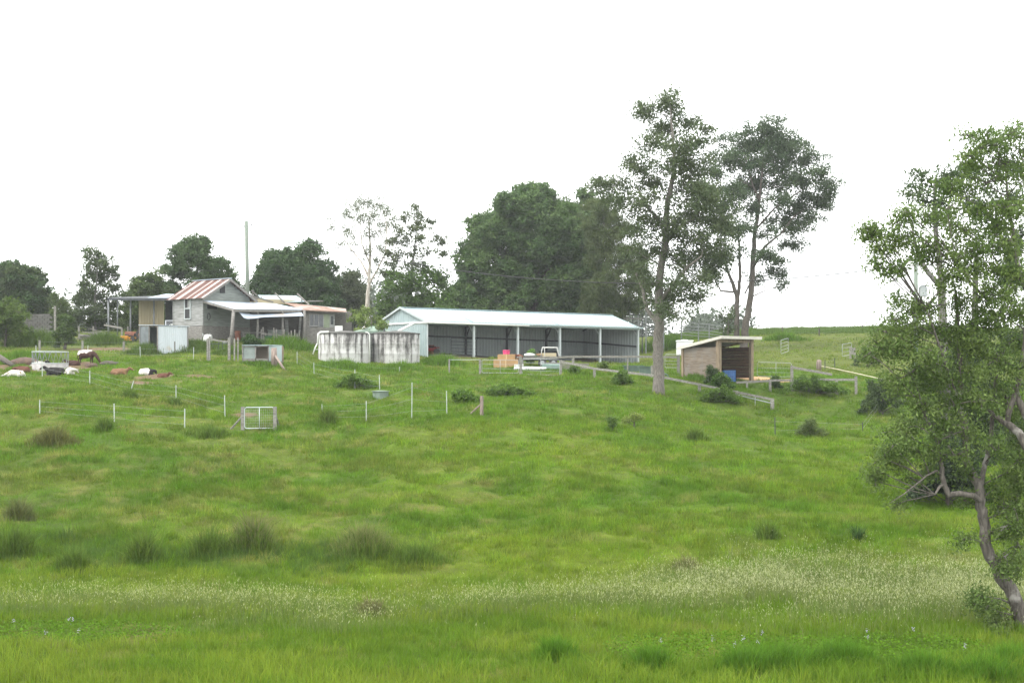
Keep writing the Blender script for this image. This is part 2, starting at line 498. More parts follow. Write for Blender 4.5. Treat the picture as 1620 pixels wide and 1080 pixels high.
# ------------------------------------------------------------------ grass
def sample(n, d0, d1, umax=1000, power=1.0, umin=None):
    """points spread over the pasture between two distances"""
    t = R.random(n)
    d = (d0 ** (power + 1) + t * (d1 ** (power + 1) - d0 ** (power + 1))) ** (1 / (power + 1))
    lo = -umax if umin is None else umin
    u = R.uniform(lo, umax, n)
    return u / F * d, d

def blades(x, y, nb, hgt, wid, col, lean=0.5, spread=0.12, tipcol=None, segs=1, zoff=-0.02):
    """nb blades round each of the points; returns verts, faces(tri), tints"""
    n = len(x)
    rep = lambda a: np.repeat(np.asarray(a, float), nb, axis=0)
    X = rep(x); Y = rep(y)
    N = n * nb
    hgt = rep(np.broadcast_to(hgt, n)) * R.uniform(0.45, 1.15, N)
    wid = np.broadcast_to(rep(np.broadcast_to(wid, n)), N) * R.uniform(0.7, 1.3, N)
    sp = rep(np.broadcast_to(spread, n))
    a = R.uniform(0, 2 * np.pi, N); rr = np.sqrt(R.random(N)) * sp
    bx = X + rr * np.cos(a); by = Y + rr * np.sin(a)
    bz = H(bx, by) + zoff
    b2 = a + R.normal(0, 0.9, N)
    ln = hgt * np.abs(R.normal(0, lean, N))
    lx, ly = np.cos(b2) * ln, np.sin(b2) * ln
    wa = R.uniform(0, np.pi, N)
    wx, wy = np.cos(wa) * wid / 2, np.sin(wa) * wid / 2
    c = rep(col) * R.uniform(0.78, 1.22, (N, 1)) * np.stack([R.uniform(0.9, 1.1, N), np.ones(N), R.uniform(0.8, 1.2, N)], 1)
    if segs == 1:
        V = np.stack([np.stack([bx - wx, by - wy, bz], 1), np.stack([bx + wx, by + wy, bz], 1), np.stack([bx + lx, by + ly, bz + hgt], 1)], 1)
        Fc = np.arange(N * 3).reshape(N, 3)
        return V.reshape(-1, 3), Fc, np.repeat(c, 3, 0)
    V = np.stack([np.stack([bx - wx, by - wy, bz], 1), np.stack([bx + wx, by + wy, bz], 1),
                  np.stack([bx + wx * .8 + lx * .35, by + wy * .8 + ly * .35, bz + hgt * .6], 1), np.stack([bx - wx * .8 + lx * .35, by - wy * .8 + ly * .35, bz + hgt * .6], 1),
                  np.stack([bx + lx, by + ly, bz + hgt * .95], 1)], 1)
    k = np.arange(N) * 5
    Fc = np.concatenate([np.stack([k, k + 1, k + 2], 1), np.stack([k, k + 2, k + 3], 1), np.stack([k + 3, k + 2, k + 4], 1)])
    cc = np.repeat(c, 5, 0)
    if tipcol is not None:
        cc = cc.reshape(N, 5, 3); cc[:, 4] = np.asarray(tipcol) * R.uniform(0.8, 1.2, (N, 1)); cc = cc.reshape(-1, 3)
    return V.reshape(-1, 3), Fc, cc

class Veg:
    def __init__(s): s.V = []; s.Fc = []; s.T = []; s.n = 0
    def add(s, r):
        v, f, t = r
        s.V.append(v); s.Fc.append(f + s.n); s.T.append(t); s.n += len(v)
    def build(s, name, m, parent=None, org=None):
        v = np.concatenate(s.V)
        if org is not None: v = v - np.array(org)
        return np_mesh(name, v, np.concatenate(s.Fc), m, parent, {'tint': np.concatenate(s.T)})

def clear(x, y, extra=0.0):
    """keep-mask: no grass on bare soil or in the big shed"""
    b = np.maximum(emask(x, y, BARE) , 0)
    return (R.random(len(x)) > b * 1.05) & ~inshed(x, y, 0.0)

EXC = []     # footprints of other things (x, y, r) that flatten the grass
def keep(x, y):
    k = clear(x, y)
    for cx, cy, r in EXC: k &= ((x - cx) ** 2 + (y - cy) ** 2) > r * r
    return k

def grow():
    g = Veg()
    for d0, d1, n, nb, h, w, sp in ((26, 46, 49000, 7, 0.13, 0.012, 0.10), (44, 66, 45000, 6, 0.12, 0.018, 0.13), (64, 90, 40000, 6, 0.11, 0.028, 0.18),
                                    (88, 126, 38000, 6, 0.11, 0.04, 0.26), (124, 205, 30000, 5, 0.10, 0.07, 0.4)):
        x, y = sample(n, d0, d1, 1330, 1.0, -1120)
        k = keep(x, y); x, y = x[k], y[k]
        hv = h * (0.55 + 1.1 * fbm(x / 2.1, y / 2.1, 61, 3))
        g.add(blades(x, y, nb, hv, w, colours(x, y), 0.75, sp))
    # bigger separate tussocks of turf, so that light and shade break up between them
    for d0, d1, n, w, r_ in ((42, 60, 18000, 0.022, 0.15), (58, 84, 23000, 0.030, 0.2), (82, 120, 20000, 0.044, 0.27), (118, 180, 8000, 0.07, 0.4)):
        x, y = sample(n, d0, d1, 1330, 1.0, -1120)
        m = (fbm(x / 1.7, y / 2.2, 79, 3) > 0.44) & keep(x, y)
        x, y = x[m], y[m]
        tn = colours(x, y) * R.uniform(.62, 1.3, (len(x), 1)) * np.stack([R.uniform(.85, 1.12, len(x)), np.ones(len(x)), np.ones(len(x))], 1)
        g.add(blades(x, y, 13, R.uniform(.12, .38, len(x)), w, tn, 0.6, r_))
    # longer tufts in drifts over the bank
    for d0, d1, n, w, sp in ((42, 66, 12000, 0.02, 0.12), (66, 100, 12000, 0.032, 0.16), (100, 150, 9000, 0.05, 0.22)):
        x, y = sample(n, d0, d1, 1330, 1.0, -1120)
        m = (fbm(x / 3.4, y / 3.4, 71, 3) > 0.55) & keep(x, y)
        x, y = x[m], y[m]
        g.add(blades(x, y, 8, 0.30 * (0.5 + fbm(x, y, 73, 2)), w, colours(x, y) * np.array([0.85, 0.92, 0.9]), 0.55, sp))
    x, y = sample(16000, 41.0, 50.0, 830)
    u = x / y * F
    m = (R.random(len(x)) < sstep(-60, -330, u) * np.exp(-((y - 44.3 - (fbm(x / 3, y * 0, 75, 2) - .5) * 3) / 1.7) ** 2) * sstep(.3, .55, fbm(x / 1.8, y / 1.0, 76, 3))) & keep(x, y)
    x, y = x[m], y[m]
    g.add(blades(x, y, 7, 0.42 * (.4 + fbm(x, y, 77, 2)), .014, np.array([[.066, .118, .026]]) * R.uniform(.75, 1.35, (len(x), 1)), .55, .14))
    return g
pasture = grow()
# creek flat: rank grass
x, y = sample(24000, 25.5, 47, 1330, 1.0, -1120)
edge = 41.5 + (fbm(x / 4, y * 0, 91, 2) - 0.5) * 3
m = y < edge
x, y = x[m], y[m]
n1 = fbm(x / 2.5, y / 1.2, 93, 3)
n2 = fbm(x / 1.2, y / .8, 94, 3)
hh = 0.14 + 0.34 * n2 + 0.22 * n1 * (1 - sstep(27.5, 31, y))
k1 = sstep(.35, .65, n1)
cc = (np.array([0.1, 0.175, 0.016]) * (1 - k1)[:, None] + np.array([0.155, 0.22, 0.024]) * k1[:, None]) * (0.75 + 0.5 * n2)[:, None]
def weedmask(x, y):
    u = x / y * F + 25 * (fbm(x, y, 96, 2) - .5)
    q = ((u - 420) / 310) ** 2 + ((y - 31.3 + (fbm(x / 2, y, 97, 2) - .5)) / 1.7) ** 2
    q2 = ((u + 700) / 190) ** 2 + ((y - 33.2) / 1.3) ** 2
    return (np.minimum(q, q2) + (fbm(x / .8, y / .8, 98, 2) - .5) * .9) < 1
hy = weedmask(x, y)
kk = ~hy
pasture.add(blades(x[kk], y[kk], 9, hh[kk], 0.013, cc[kk], 0.55, 0.1, None, 2))
# dense rank clumps in the front
for px, py, r in ((1235, 1052, 1.1), (1330, 1050, 0.9), (1180, 1062, 0.8), (1600, 1060, 0.8), (1460, 1070, 0.7), (880, 1046, 0.5), (1030, 1062, 0.6), (1560, 1075, 0.9)):
    p = hit(px, py)
    xx = p.x + R.normal(0, .5, 170) * r; yy = p.y + R.normal(0, .3, 170) * r; q = ((xx - p.x) / r) ** 2 + ((yy - p.y) / r) ** 2
    pasture.add(blades(xx, yy, 9, 0.62 * np.exp(-q * .8), 0.012, np.array([[0.07, 0.15, 0.014]]) * R.uniform(.8, 1.5, (170, 1)), 0.5, 0.12, None, 2))
go = pasture.build('grass', M['blade'])
tag(go, 'green pasture grass over the whole bank and creek flat', 'grass', kind='stuff')

# pale seeding grass standing in the wet flat
seed = Veg()
x, y = sample(170000, 32.5, 47.0, 1330, 1.0, -1050)
u = x / y * F
mid = 37.0 + 1.7 * sstep(-100, 400, u) + (fbm(x / 5, y * 0, 105, 2) - .5) * 2
half = 1.3 + 1.9 * sstep(0, 400, u)
dens = np.exp(-((y - mid) / half) ** 2) * (0.62 + 0.4 * sstep(60, 420, u)) * sstep(0.22, 0.55, fbm(x / 2.2, y / 1.0, 101, 3))
d2 = np.exp(-((y - 33.8) / 0.9) ** 2) * sstep(-560, -380, u) * (1 - sstep(60, 250, u)) * 0.5 * sstep(0.35, 0.6, fbm(x / 2, y / 1.2, 103, 3))
k = R.random(len(x)) < np.maximum(dens, d2)
x, y, u = x[k], y[k], u[k]
pale = 0.5 + 0.5 * sstep(150, 420, u)
sc = np.array([0.125, 0.175, 0.04]) * (1 - 0.5 * pale)[:, None] + np.array([0.2, 0.235, 0.095]) * (0.5 * pale)[:, None]
seed.add(blades(x, y, 3, 0.40, 0.010, sc, 0.35, 0.08, None, 2))
# nodding seed heads: little slim diamonds at the top of the stems
n = len(x) * 2
X = np.repeat(x, 2) + R.normal(0, 0.07, n); Y = np.repeat(y, 2) + R.normal(0, 0.07, n)
Z = H(X, Y) + R.uniform(0.30, 0.56, n)
ta = R.uniform(0, 6.283, n); tl = R.uniform(0.05, 0.11, n)
T = np.stack([np.cos(ta) * 0.6, np.sin(ta) * 0.6, R.uniform(0.2, 1.0, n)], 1) * tl[:, None]
wv = np.stack([-np.sin(ta), np.cos(ta), np.zeros(n)], 1) * R.uniform(0.004, 0.008, n)[:, None]
P = np.stack([X, Y, Z], 1)
V = np.stack([P, P + T * .5 + wv, P + T, P + T * .5 - wv], 1).reshape(-1, 3)
q = np.arange(n) * 4
hc = np.where((np.repeat(pale, 2) * R.random(n) > 0.35)[:, None], np.array([[0.42, 0.45, 0.24]]), np.array([[0.26, 0.30, 0.10]])) * R.uniform(0.75, 1.15, (n, 1))
seed.add((V, np.concatenate([np.stack([q, q + 1, q + 2], 1), np.stack([q, q + 2, q + 3], 1)]), np.repeat(hc, 4, 0)))
tag(seed.build('seeding_grass', M['blade']), 'pale seeding grass standing in a band along the wet creek flat', 'grass', kind='stuff')

def leaves(P, size, col, asp=0.45, droop=0.0, up=0.35):
    """diamond leaves at points P"""
    n = len(P)
    ax = R.normal(0, 1, (n, 3)); ax[:, 2] -= droop * 1.5
    ax /= np.linalg.norm(ax, axis=1)[:, None]
    nr = R.normal(0, 1, (n, 3)); nr[:, 2] = np.abs(nr[:, 2]) + up
    sd = np.cross(ax, nr); sd /= (np.linalg.norm(sd, axis=1)[:, None] + 1e-9)
    L = size * R.uniform(0.65, 1.3, n)
    a = ax * L[:, None]; b = sd * (L * asp / 2)[:, None]
    V = np.stack([P - a * .5, P + b - a * .05, P + a * .5, P - b - a * .05], 1).reshape(-1, 3)
    q = np.arange(n) * 4
    return V, np.stack([q, q + 1, q + 2, q + 3], 1), np.repeat(col, 4, 0)

# floating broad-leaved water weed
hya = Veg()
x, y = sample(52000, 28.5, 36, 1050)
k = weedmask(x, y)
x, y = x[k], y[k]; n = len(x)
a = R.uniform(0, 6.283, n); ti = R.uniform(0.1, 1.3, n); r = R.uniform(0.014, 0.032, n)
Pn = np.stack([x, y, H(x, y) + R.uniform(0.06, 0.2, n)], 1)
e1 = np.stack([np.cos(a), np.sin(a), np.zeros(n)], 1); e2 = np.stack([-np.sin(a) * np.cos(ti), np.cos(a) * np.cos(ti), np.sin(ti)], 1)
ring = [Pn + (e1 * math.cos(t) + e2 * math.sin(t)) * r[:, None] for t in np.linspace(0, 6.283, 7)[:-1]]
V = np.stack(ring, 1).reshape(-1, 3); q = np.arange(n) * 6
Fh = np.concatenate([np.stack([q, q + i, q + i + 1], 1) for i in range(1, 5)])
hya.add((V, Fh, np.repeat(np.array([0.088, 0.175, 0.014]) * R.uniform(0.6, 1.35, (n, 1)), 6, 0)))
n = 60; x, y = sample(n, 30.5, 34, 1000); fk = weedmask(x, y); x, y = x[fk], y[fk]; n = len(x)
Pf = np.repeat(np.stack([x, y, H(x, y) + .24], 1), 14, 0) + R.normal(0, .022, (n * 14, 3)) * np.array([1, 1, 1.6])
V, Fl, Tl = leaves(Pf, .028, np.tile([.42, .4, .5], (n * 14, 1)), .8)
hya.add((V, np.concatenate([Fl[:, [0, 1, 2]], Fl[:, [0, 2, 3]]]), Tl))
tag(hya.build('water_weed', M['blade']), 'bright green round leaved water weed floating on the creek', 'water weed', kind='stuff')

# ------------------------------------------------------------------ trees
def inpoly(px, py, poly):
    c = False; n = len(poly)
    for i in range(n):
        x1, y1 = poly[i]; x2, y2 = poly[(i + 1) % n]
        if (y1 > py) != (y2 > py) and px < (x2 - x1) * (py - y1) / (y2 - y1) + x1: c = not c
    return c

def fill(poly, n, r0, r1, seed):
    """clump list inside an outline; clumps are kept r0*0.7 within it"""
    rg = random.Random(seed); xs = [p[0] for p in poly]; ys = [p[1] for p in poly]
    out = []; tries = 0
    while len(out) < n and tries < 40000:
        tries += 1
        x = rg.uniform(min(xs), max(xs)); y = rg.uniform(min(ys), max(ys)); r = rg.uniform(r0, r1)
        if not inpoly(x, y, poly): continue
        if sum(inpoly(x + .62 * r * math.cos(a), y + .62 * r * math.sin(a), poly) for a in np.linspace(0, 6.283, 9)[:-1]) < 8: continue
        out.append((x, y, r, r * rg.uniform(.7, .95)))
    return out

def make_tree(name, label, cat, d, stems, blobs, leaf=0.28, asp=0.5, per=26, cdens=1.0, cs=0.33, col=(0.05, 0.085, 0.025), col2=None, bark='bark_grey',
              depth=0.75, seed=1, droop=0.2, group=None, twigs=5, limb=True, lr=0.35, shell=1.9, vary=0.3, puff=1.28, ryk=0.0):
    """stems: polylines of (px, py, dd, radius); blobs: (px, py, rx, ry[, dd]) leaf masses"""
    global R
    R = np.random.default_rng(seed); rg = random.Random(seed)
    s0 = stems[0][0]
    base = at(s0[0], d + s0[2])
    root = thing(name, label, cat, base, group)
    mb = MB(); sk_ = []
    for st in stems:
        P = [pt(a, b, d + c) for a, b, c, r in st]
        if st is stems[0]: P[0] = base - Vector((0, 0, 0.25))
        rr = [q[3] for q in st]
        # subdivide with a little wander
        Q = []; K = []
        for i in range(len(P) - 1):
            for k in range(4):
                t = k / 4; p = P[i].lerp(P[i + 1], t)
                w = 0.0 if k == 0 else (rr[i] * 0.25)
                Q.append(p + Vector((rg.uniform(-w, w), rg.uniform(-w, w), 0))); K.append(rr[i] * (1 - t) + rr[i + 1] * t)
        Q.append(P[-1]); K.append(rr[-1])
        if st is stems[0]: K[0] *= 1.35; K[1] *= 1.1
        mb.tube(Q, K, 10)
        sk_ += [(p, r) for p, r in zip(Q, K)]
    sp = np.array([tuple(p) for p, r in sk_]); sr = np.array([r for p, r in sk_])
    bl = []
    xs = [b[0] for b in blobs]; cx = sum(xs) / len(xs); hw = max(40.0, (max(xs) - min(xs)) / 2)
    for b in blobs:
        rx, ry = b[2] * d / F * puff, max(b[3], b[2] * ryk) * d / F * puff
        if len(b) > 4: dd = b[4]
        else:
            lim = math.sqrt(max(0.08, 1 - ((b[0] - cx) / (hw * 1.15)) ** 2)) * hw * d / F * depth
            dd = rg.uniform(-lim, lim)
        c = pt(b[0], b[1], d + dd)
        k = (d + dd) / d
        bl.append((c, rx * k, ry * k))
    bl.sort(key=lambda t: np.min(np.linalg.norm(sp - np.array(t[0]), axis=1)))
    PV = []; PC = []
    c1 = np.array(col); c2 = np.array(col2 if col2 else [col[0] * 1.6, col[1] * 1.45, col[2] * 1.2])
    for c, rx, ry in bl:
        ca = np.array(c)
        if limb:
            dist = np.linalg.norm(sp - ca, axis=1)
            cost = dist + 1.6 * np.maximum(0, sp[:, 2] - (ca[2] - 0.30 * dist)) + 8 * (sr < 0.02)
            i = int(np.argmin(cost)); p0 = Vector(sp[i]); L = (c - p0).length
            if L > 0.3:
                r0 = min(sr[i] * 0.62, 0.012 + lr * 0.06 * L); mid = p0.lerp(c, 0.5) + Vector((rg.uniform(-.1, .1) * L, rg.uniform(-.1, .1) * L, rg.uniform(-.06, .14) * L))
                n = max(4, int(L / 0.7)); Q = []; K = []
                for j in range(n + 1):
                    t = j / n; p = p0 * (1 - t) ** 2 + mid * 2 * t * (1 - t) + c * t * t
                    w = 0.05 * L / n if 0 < j < n else 0
                    Q.append(p + Vector((rg.uniform(-w, w), rg.uniform(-w, w), rg.uniform(-w, w)))); K.append(r0 * (1 - t) + max(0.012, r0 * 0.3) * t)
                mb.tube(Q, K, 6)
                sp = np.concatenate([sp, np.array([tuple(p) for p in Q[1:]])]); sr = np.concatenate([sr, np.array(K[1:])])
        nc = max(4, int(cdens * 1.5 * rx * ry / (cs * cs)))
        v = R.normal(0, 1, (nc, 3)); v /= np.linalg.norm(v, axis=1)[:, None]
        v *= (R.random(nc) ** (1 / shell))[:, None]
        cc = ca + v * np.array([rx, (rx + ry) / 2, ry])
        if twigs and limb:
            for j in range(min(twigs, nc)):
                e = Vector(cc[j]); m_ = c.lerp(e, .5) + Vector((rg.uniform(-.1, .1), rg.uniform(-.1, .1), rg.uniform(0, .15))) * rx
                mb.tube([c, m_, e], [0.022, 0.016, 0.008], 4, False)
        shade = R.uniform(0, 1, nc) ** 1.3
        ct = c1 * (1 - shade)[:, None] + c2 * shade[:, None]
        npr = int(per * 2.4)
        Pn = np.repeat(cc, npr, 0) + R.normal(0, 1, (nc * npr, 3)) * np.array([cs, cs, cs * 0.75]) * 0.72
        PV.append(Pn); PC.append(np.repeat(ct, npr, 0) * R.uniform(1 - vary, 1 + vary, (nc * npr, 1)))
    Pn = np.concatenate(PV); Pc = np.concatenate(PC)
    V, Fc, T = leaves(Pn, leaf * 1.12, Pc, asp, droop)
    mb.build('trunk', M[bark], root, smooth=True)
    np_mesh('crown', V - np.array(base), Fc, M['leaf'], root, {'tint': T})
    return root

# ------------------------------------------------------------------ the long open machinery shed
UPZ = Vector((0, 0, 1))
def shed():
    ez = ZC + 5.44; rise = 1.5; L, Wd = SHED_L, SHED_W
    def Pq(a, b, z): return SHED_O + SX * a + SY * b + UPZ * z
    def gz(a, b):
        p = SHED_O + SX * a + SY * b; return hz(p.x, p.y) - 0.15
    b0 = Pq(L / 2, Wd / 2, 0); b0.z = gz(L / 2, Wd / 2)
    r = thing('open_machinery_shed', 'long pale grey open fronted steel shed with five bays', 'shed', b0)
    # roof: two slopes of profiled sheet
    sl_ = math.hypot(Wd / 2, rise); oh = 0.25
    rn = (SY * -rise + UPZ * Wd / 2).normalized(); rv = (SY * Wd / 2 + UPZ * rise).normalized()
    m = MB()
    m.ribs(Pq(-oh, 0, ez) - rv * 0.35, SX, rv, rn, L + 2 * oh, sl_ + 0.35, 0.36, 0.05)
    rv2 = (SY * -Wd / 2 + UPZ * rise).normalized(); rn2 = (SY * rise + UPZ * Wd / 2).normalized()
    m.ribs(Pq(L + oh, Wd, ez) - rv2 * 0.3, -SX, rv2, rn2, L + 2 * oh, sl_ + 0.3, 0.27, 0.035)
    roof = m.build('roof', M['zinc'], r)
    m = MB(); m.bar(Pq(-oh, Wd / 2, ez + rise + 0.05), Pq(L + oh, Wd / 2, ez + rise + 0.05), 0.45, 0.05)
    m.build('ridge_cap', M['zinc'], roof)
    # walls
    m = MB(); nb = 0.0
    zb = min(gz(0, Wd), gz(L, Wd)) - 0.1
    m.ribs(Pq(0, Wd, zb), SX, UPZ, -SY, L, ez - zb, 0.38, 0.06)
    m.build('back_wall', M['zinc_inner'], r)
    for a, nm, mt in ((0.0, 'end_wall', 'zinc_wall'), (L, 'end_wall', 'zinc_inner')):
        m = MB(); zl = min(gz(a, 0), gz(a, Wd)) - 0.1
        top = lambda u: ez - zl + rise * (1 - abs(u - Wd / 2) / (Wd / 2)) - 0.03
        p0 = Pq(a, 0.0, zl)
        # the profile breaks at the ridge so both slopes stay straight
        m.ribs(p0, SY, UPZ, -SX, Wd, 0, 0.45, 0.075, top)
        w = m.build(nm, M[mt], r)
        if a == 0.0:
            m = MB(); m.bar(Pq(-0.09, 0.2, ez - 0.02), Pq(-0.09, Wd, ez - 0.02), 0.08, 0.16)
            m.build('white_flashing', M['white_paint'], w)
            m = MB(); m.bar(Pq(-0.06, -0.02, zl), Pq(-0.06, -0.02, ez - 0.1), 0.12, 0.16)
            m.build('corner_flashing', M['white_steel'], w)
            m = MB()
            for s in (0, 1):
                q0 = Pq(-oh, Wd * s, ez); q1 = Pq(-oh, Wd / 2, ez + rise)
                m.bar(q0, q1, 0.05, 0.2)
            m.build('barge_board', M['white_steel'], r)
    # posts and knee braces
    for i in range(1, 6):
        a = L * i / 5 - (0.08 if i == 5 else 0)
        m = MB(); m.bar(Pq(a, 0.05, gz(a, 0) - 0.2), Pq(a, 0.05, ez - 0.12), 0.2, 0.2, SX)
        m.bar(Pq(a, 0.15, ez - 0.9), Pq(a, 0.95, ez - 0.12), 0.09, 0.09, SX)
        m.build('post', M['white_steel'], r)
    for i in range(1, 5):
        a = L * i / 5
        m = MB(); m.bar(Pq(a, Wd - 0.15, gz(a, Wd)), Pq(a, Wd - 0.15, ez), 0.18, 0.18, SX)
        m.bar(Pq(a, Wd - 0.2, ez - 1.0), Pq(a, Wd - 1.1, ez + 0.2), 0.1, 0.1, SX)
        m.build('back_post', M['dark_steel'], r)
    m = MB()
    for i in range(0, 6):
        a = min(max(L * i / 5, 0.1), L - 0.1)
        m.bar(Pq(a, 0.1, ez - 0.05), Pq(a, Wd / 2, ez + rise - 0.15), 0.12, 0.2); m.bar(Pq(a, Wd - .1, ez - 0.05), Pq(a, Wd / 2, ez + rise - 0.15), 0.12, 0.2)
    for b in (1.2, 2.6, 4.0, 5.4, 6.8, 8.2):
        z = ez + rise * (1 - abs(b - Wd / 2) / (Wd / 2)) - 0.04
        m.bar(Pq(0.1, b, z - 0.06), Pq(L - 0.1, b, z - 0.06), 0.08, 0.1)
    m.build('rafter_frame', M['dark_steel'], r)
    m = MB()
    m.bar(Pq(0.1, Wd - 0.14, gz(0, Wd) + 1.6), Pq(L - 0.1, Wd - 0.14, gz(L, Wd) + 1.9), 0.1, 0.16)
    m.bar(Pq(L - 0.14, 0.2, gz(L, 0) + 1.9), Pq(L - 0.14, Wd - 0.2, gz(L, Wd) + 1.9), 0.1, 0.16)
    m.build('wall_girt', M['dark_steel'], r)
    m = MB(); m.bar(Pq(0, 0.0, ez - 0.14), Pq(L, 0.0, ez - 0.14), 0.14, 0.2); m.build('front_beam', M['zinc_wall'], r)
    m = MB(); m.tube([Pq(-oh, -0.42, ez - 0.1), Pq(L * 0.44, -0.42, ez - 0.14)], 0.075, 8); m.build('rainwater_pipe', M['white_paint'], r, smooth=True)
    m = MB(); m.bar(Pq(-oh, -0.38, ez - 0.02), Pq(L + oh, -0.38, ez - 0.02), 0.13, 0.12); m.build('gutter', M['zinc_wall'], r)
    m = MB()
    m.tube([Pq(-oh, -0.42, ez - 0.1), pt(668, 510.5, 130), pt(655, 511, 129), pt(630, 524, 126.2)], 0.11, 8)
    m.build('downpipe', M['white_paint'], r, smooth=True)
shed()

# ------------------------------------------------------------------ concrete tanks
def stained():
    m, t, b = _nodes('stained_concrete'); b.inputs['Roughness'].default_value = 0.9; b.inputs['Specular IOR Level'].default_value = 0.15
    tc = t.nodes.new('ShaderNodeTexCoord')
    def noise(scale, st, det=6):
        mp = t.nodes.new('ShaderNodeMapping'); mp.inputs['Scale'].default_value = st; t.links.new(tc.outputs['Object'], mp.inputs[0])
        n = t.nodes.new('ShaderNodeTexNoise'); n.inputs['Scale'].default_value = scale; n.inputs['Detail'].default_value = det; n.inputs['Roughness'].default_value = 0.65
        t.links.new(mp.outputs[0], n.inputs['Vector']); return n.outputs[0]
    a = noise(2.2, (1, 1, 0.07)); c = noise(3.0, (1, 1, 0.8), 8)
    sx = t.nodes.new('ShaderNodeSeparateXYZ'); t.links.new(tc.outputs['Object'], sx.inputs[0])
    mr = t.nodes.new('ShaderNodeMapRange'); mr.inputs['From Min'].default_value = 0.2; mr.inputs['From Max'].default_value = 3.1
    mr.inputs['To Min'].default_value = -0.06; mr.inputs['To Max'].default_value = 0.13; t.links.new(sx.outputs['Z'], mr.inputs['Value'])
    ad = t.nodes.new('ShaderNodeMath'); t.links.new(a, ad.inputs[0]); t.links.new(mr.outputs[0], ad.inputs[1])
    a2 = t.nodes.new('ShaderNodeMath'); a2.operation = 'MULTIPLY_ADD'; a2.inputs[1].default_value = 0.35; t.links.new(c, a2.inputs[0]); t.links.new(ad.outputs[0], a2.inputs[2])
    r = t.nodes.new('ShaderNodeValToRGB'); e = r.color_ramp.elements
    e[0].position = 0.60; e[0].color = (0.46, 0.46, 0.45, 1); e[1].position = 0.80; e[1].color = (0.07, 0.068, 0.065, 1)
    k = e.new(0.70); k.color = (0.26, 0.255, 0.245, 1)
    t.links.new(a2.outputs[0], r.inputs[0]); t.links.new(r.outputs[0], b.inputs['Base Color'])
    bp = t.nodes.new('ShaderNodeBump'); bp.inputs['Strength'].default_value = 0.25; t.links.new(c, bp.inputs['Height']); t.links.new(bp.outputs[0], b.inputs['Normal'])
    return m
M['tank'] = stained()
M['tank_lid'] = mat('tank_lid', (0.10, 0.097, 0.09), (0.05, 0.05, 0.047), 0.95, scale=3)
def tank(px, d, r, ytop, label, extra):
    b = at(px, d); top = ZC + (HY - ytop) / F * d
    base = Vector((b.x, b.y, b.z - 0.25)); h = top - base.z
    t = thing('concrete_water_tank', label, 'water tank', base, 'concrete water tanks')
    t.rotation_euler.z = 0
    m = MB(); m.lathe(base, [(r, 0), (r, h * .33), (r + .004, h * .335), (r, h * .34), (r, h * .66), (r + .004, h * .665), (r, h * .67), (r, h - .02), (r - 0.02, h)], 56, False); m.build('tank_wall', M['tank'], t, smooth=True)
    m = MB(); m.lathe(base, [(r + 0.05, h - 0.01), (r + 0.05, h + 0.07), (r * .55, h + 0.20), (0.3, h + 0.3), (0.05, h + 0.31)], 48); m.build('lid', M['tank_lid'], t)
    extra(t, base, h)
def left_bits(t, base, h):
    m = MB(); m.tube([pt(520, 525, 119.8), pt(507, 525.5, 119.8), pt(503.6, 528, 119.8), pt(503, 545, 119.8)], 0.09, 8)
    m.tube([pt(503.4, 541, 119.8), pt(499, 549, 119.8), pt(495, 560, 119.8)], 0.06, 8)
    m.bar(pt(497.5, 552.5, 119.8), pt(504, 552.5, 120.2), 0.05, 0.05); m.build('overflow_pipe', M['white_paint'], t, smooth=True)
def right_bits(t, base, h):
    m = MB(); m.tube([pt(578, 525.5, 120.8), pt(582, 526, 120.8), pt(584.5, 529, 120.8), pt(584.5, 577, 120.8)], 0.05, 8); m.build('downpipe', M['white_paint'], t, smooth=True)
    m = MB(); p = at(588.5, 121.5); q = Vector((p.x, p.y, base.z + h))
    for s in (-.14, .14): m.tube([p + Vector((s, 0, 0)), q + Vector((s, 0, 0.1))], 0.014, 5)
    for i in range(9): m.tube([p.lerp(q, (i + .5) / 9) + Vector((-.14, 0, 0)), p.lerp(q, (i + .5) / 9) + Vector((.14, 0, 0))], 0.01, 5)
    m.build('ladder', M['dark_steel'], t)
    m = MB(); e = base + Vector((-.9, -.9, h + 0.1)); m.tube([e, e + UPZ * 0.35], 0.07, 7); m.build('vent', M['dark_steel'], t)
tank(545, 122.0, 2.3, 528.5, 'mottled black stained concrete tank with white bent pipe at its rim', left_bits)
tank(625.5, 124.0, 2.16, 528.5, 'whiter concrete tank with few black streaks and a thin ladder', right_bits)
b = at(590, 128.5); top = ZC + (HY - 524.5) / F * 128.5
t = thing('green_water_tank', 'pale green round tank with cone roof behind the concrete tanks', 'water tank', b - UPZ * .2)
h = top - b.z
M['green_tank'] = mat('green_tank', (0.27, 0.36, 0.29), (0.23, 0.31, 0.25), 0.5)
m = MB(); m.lathe(b, [(1.72, -.2), (1.72, h)], 32, False); m.build('tank_wall', M['green_tank'], t, smooth=True)
m = MB(); m.lathe(b, [(1.78, h - .04), (1.78, h + .02), (.3, h + .42), (.28, h + .5), (.02, h + .5)], 32); m.build('cone_roof', M['green_tank'], t)

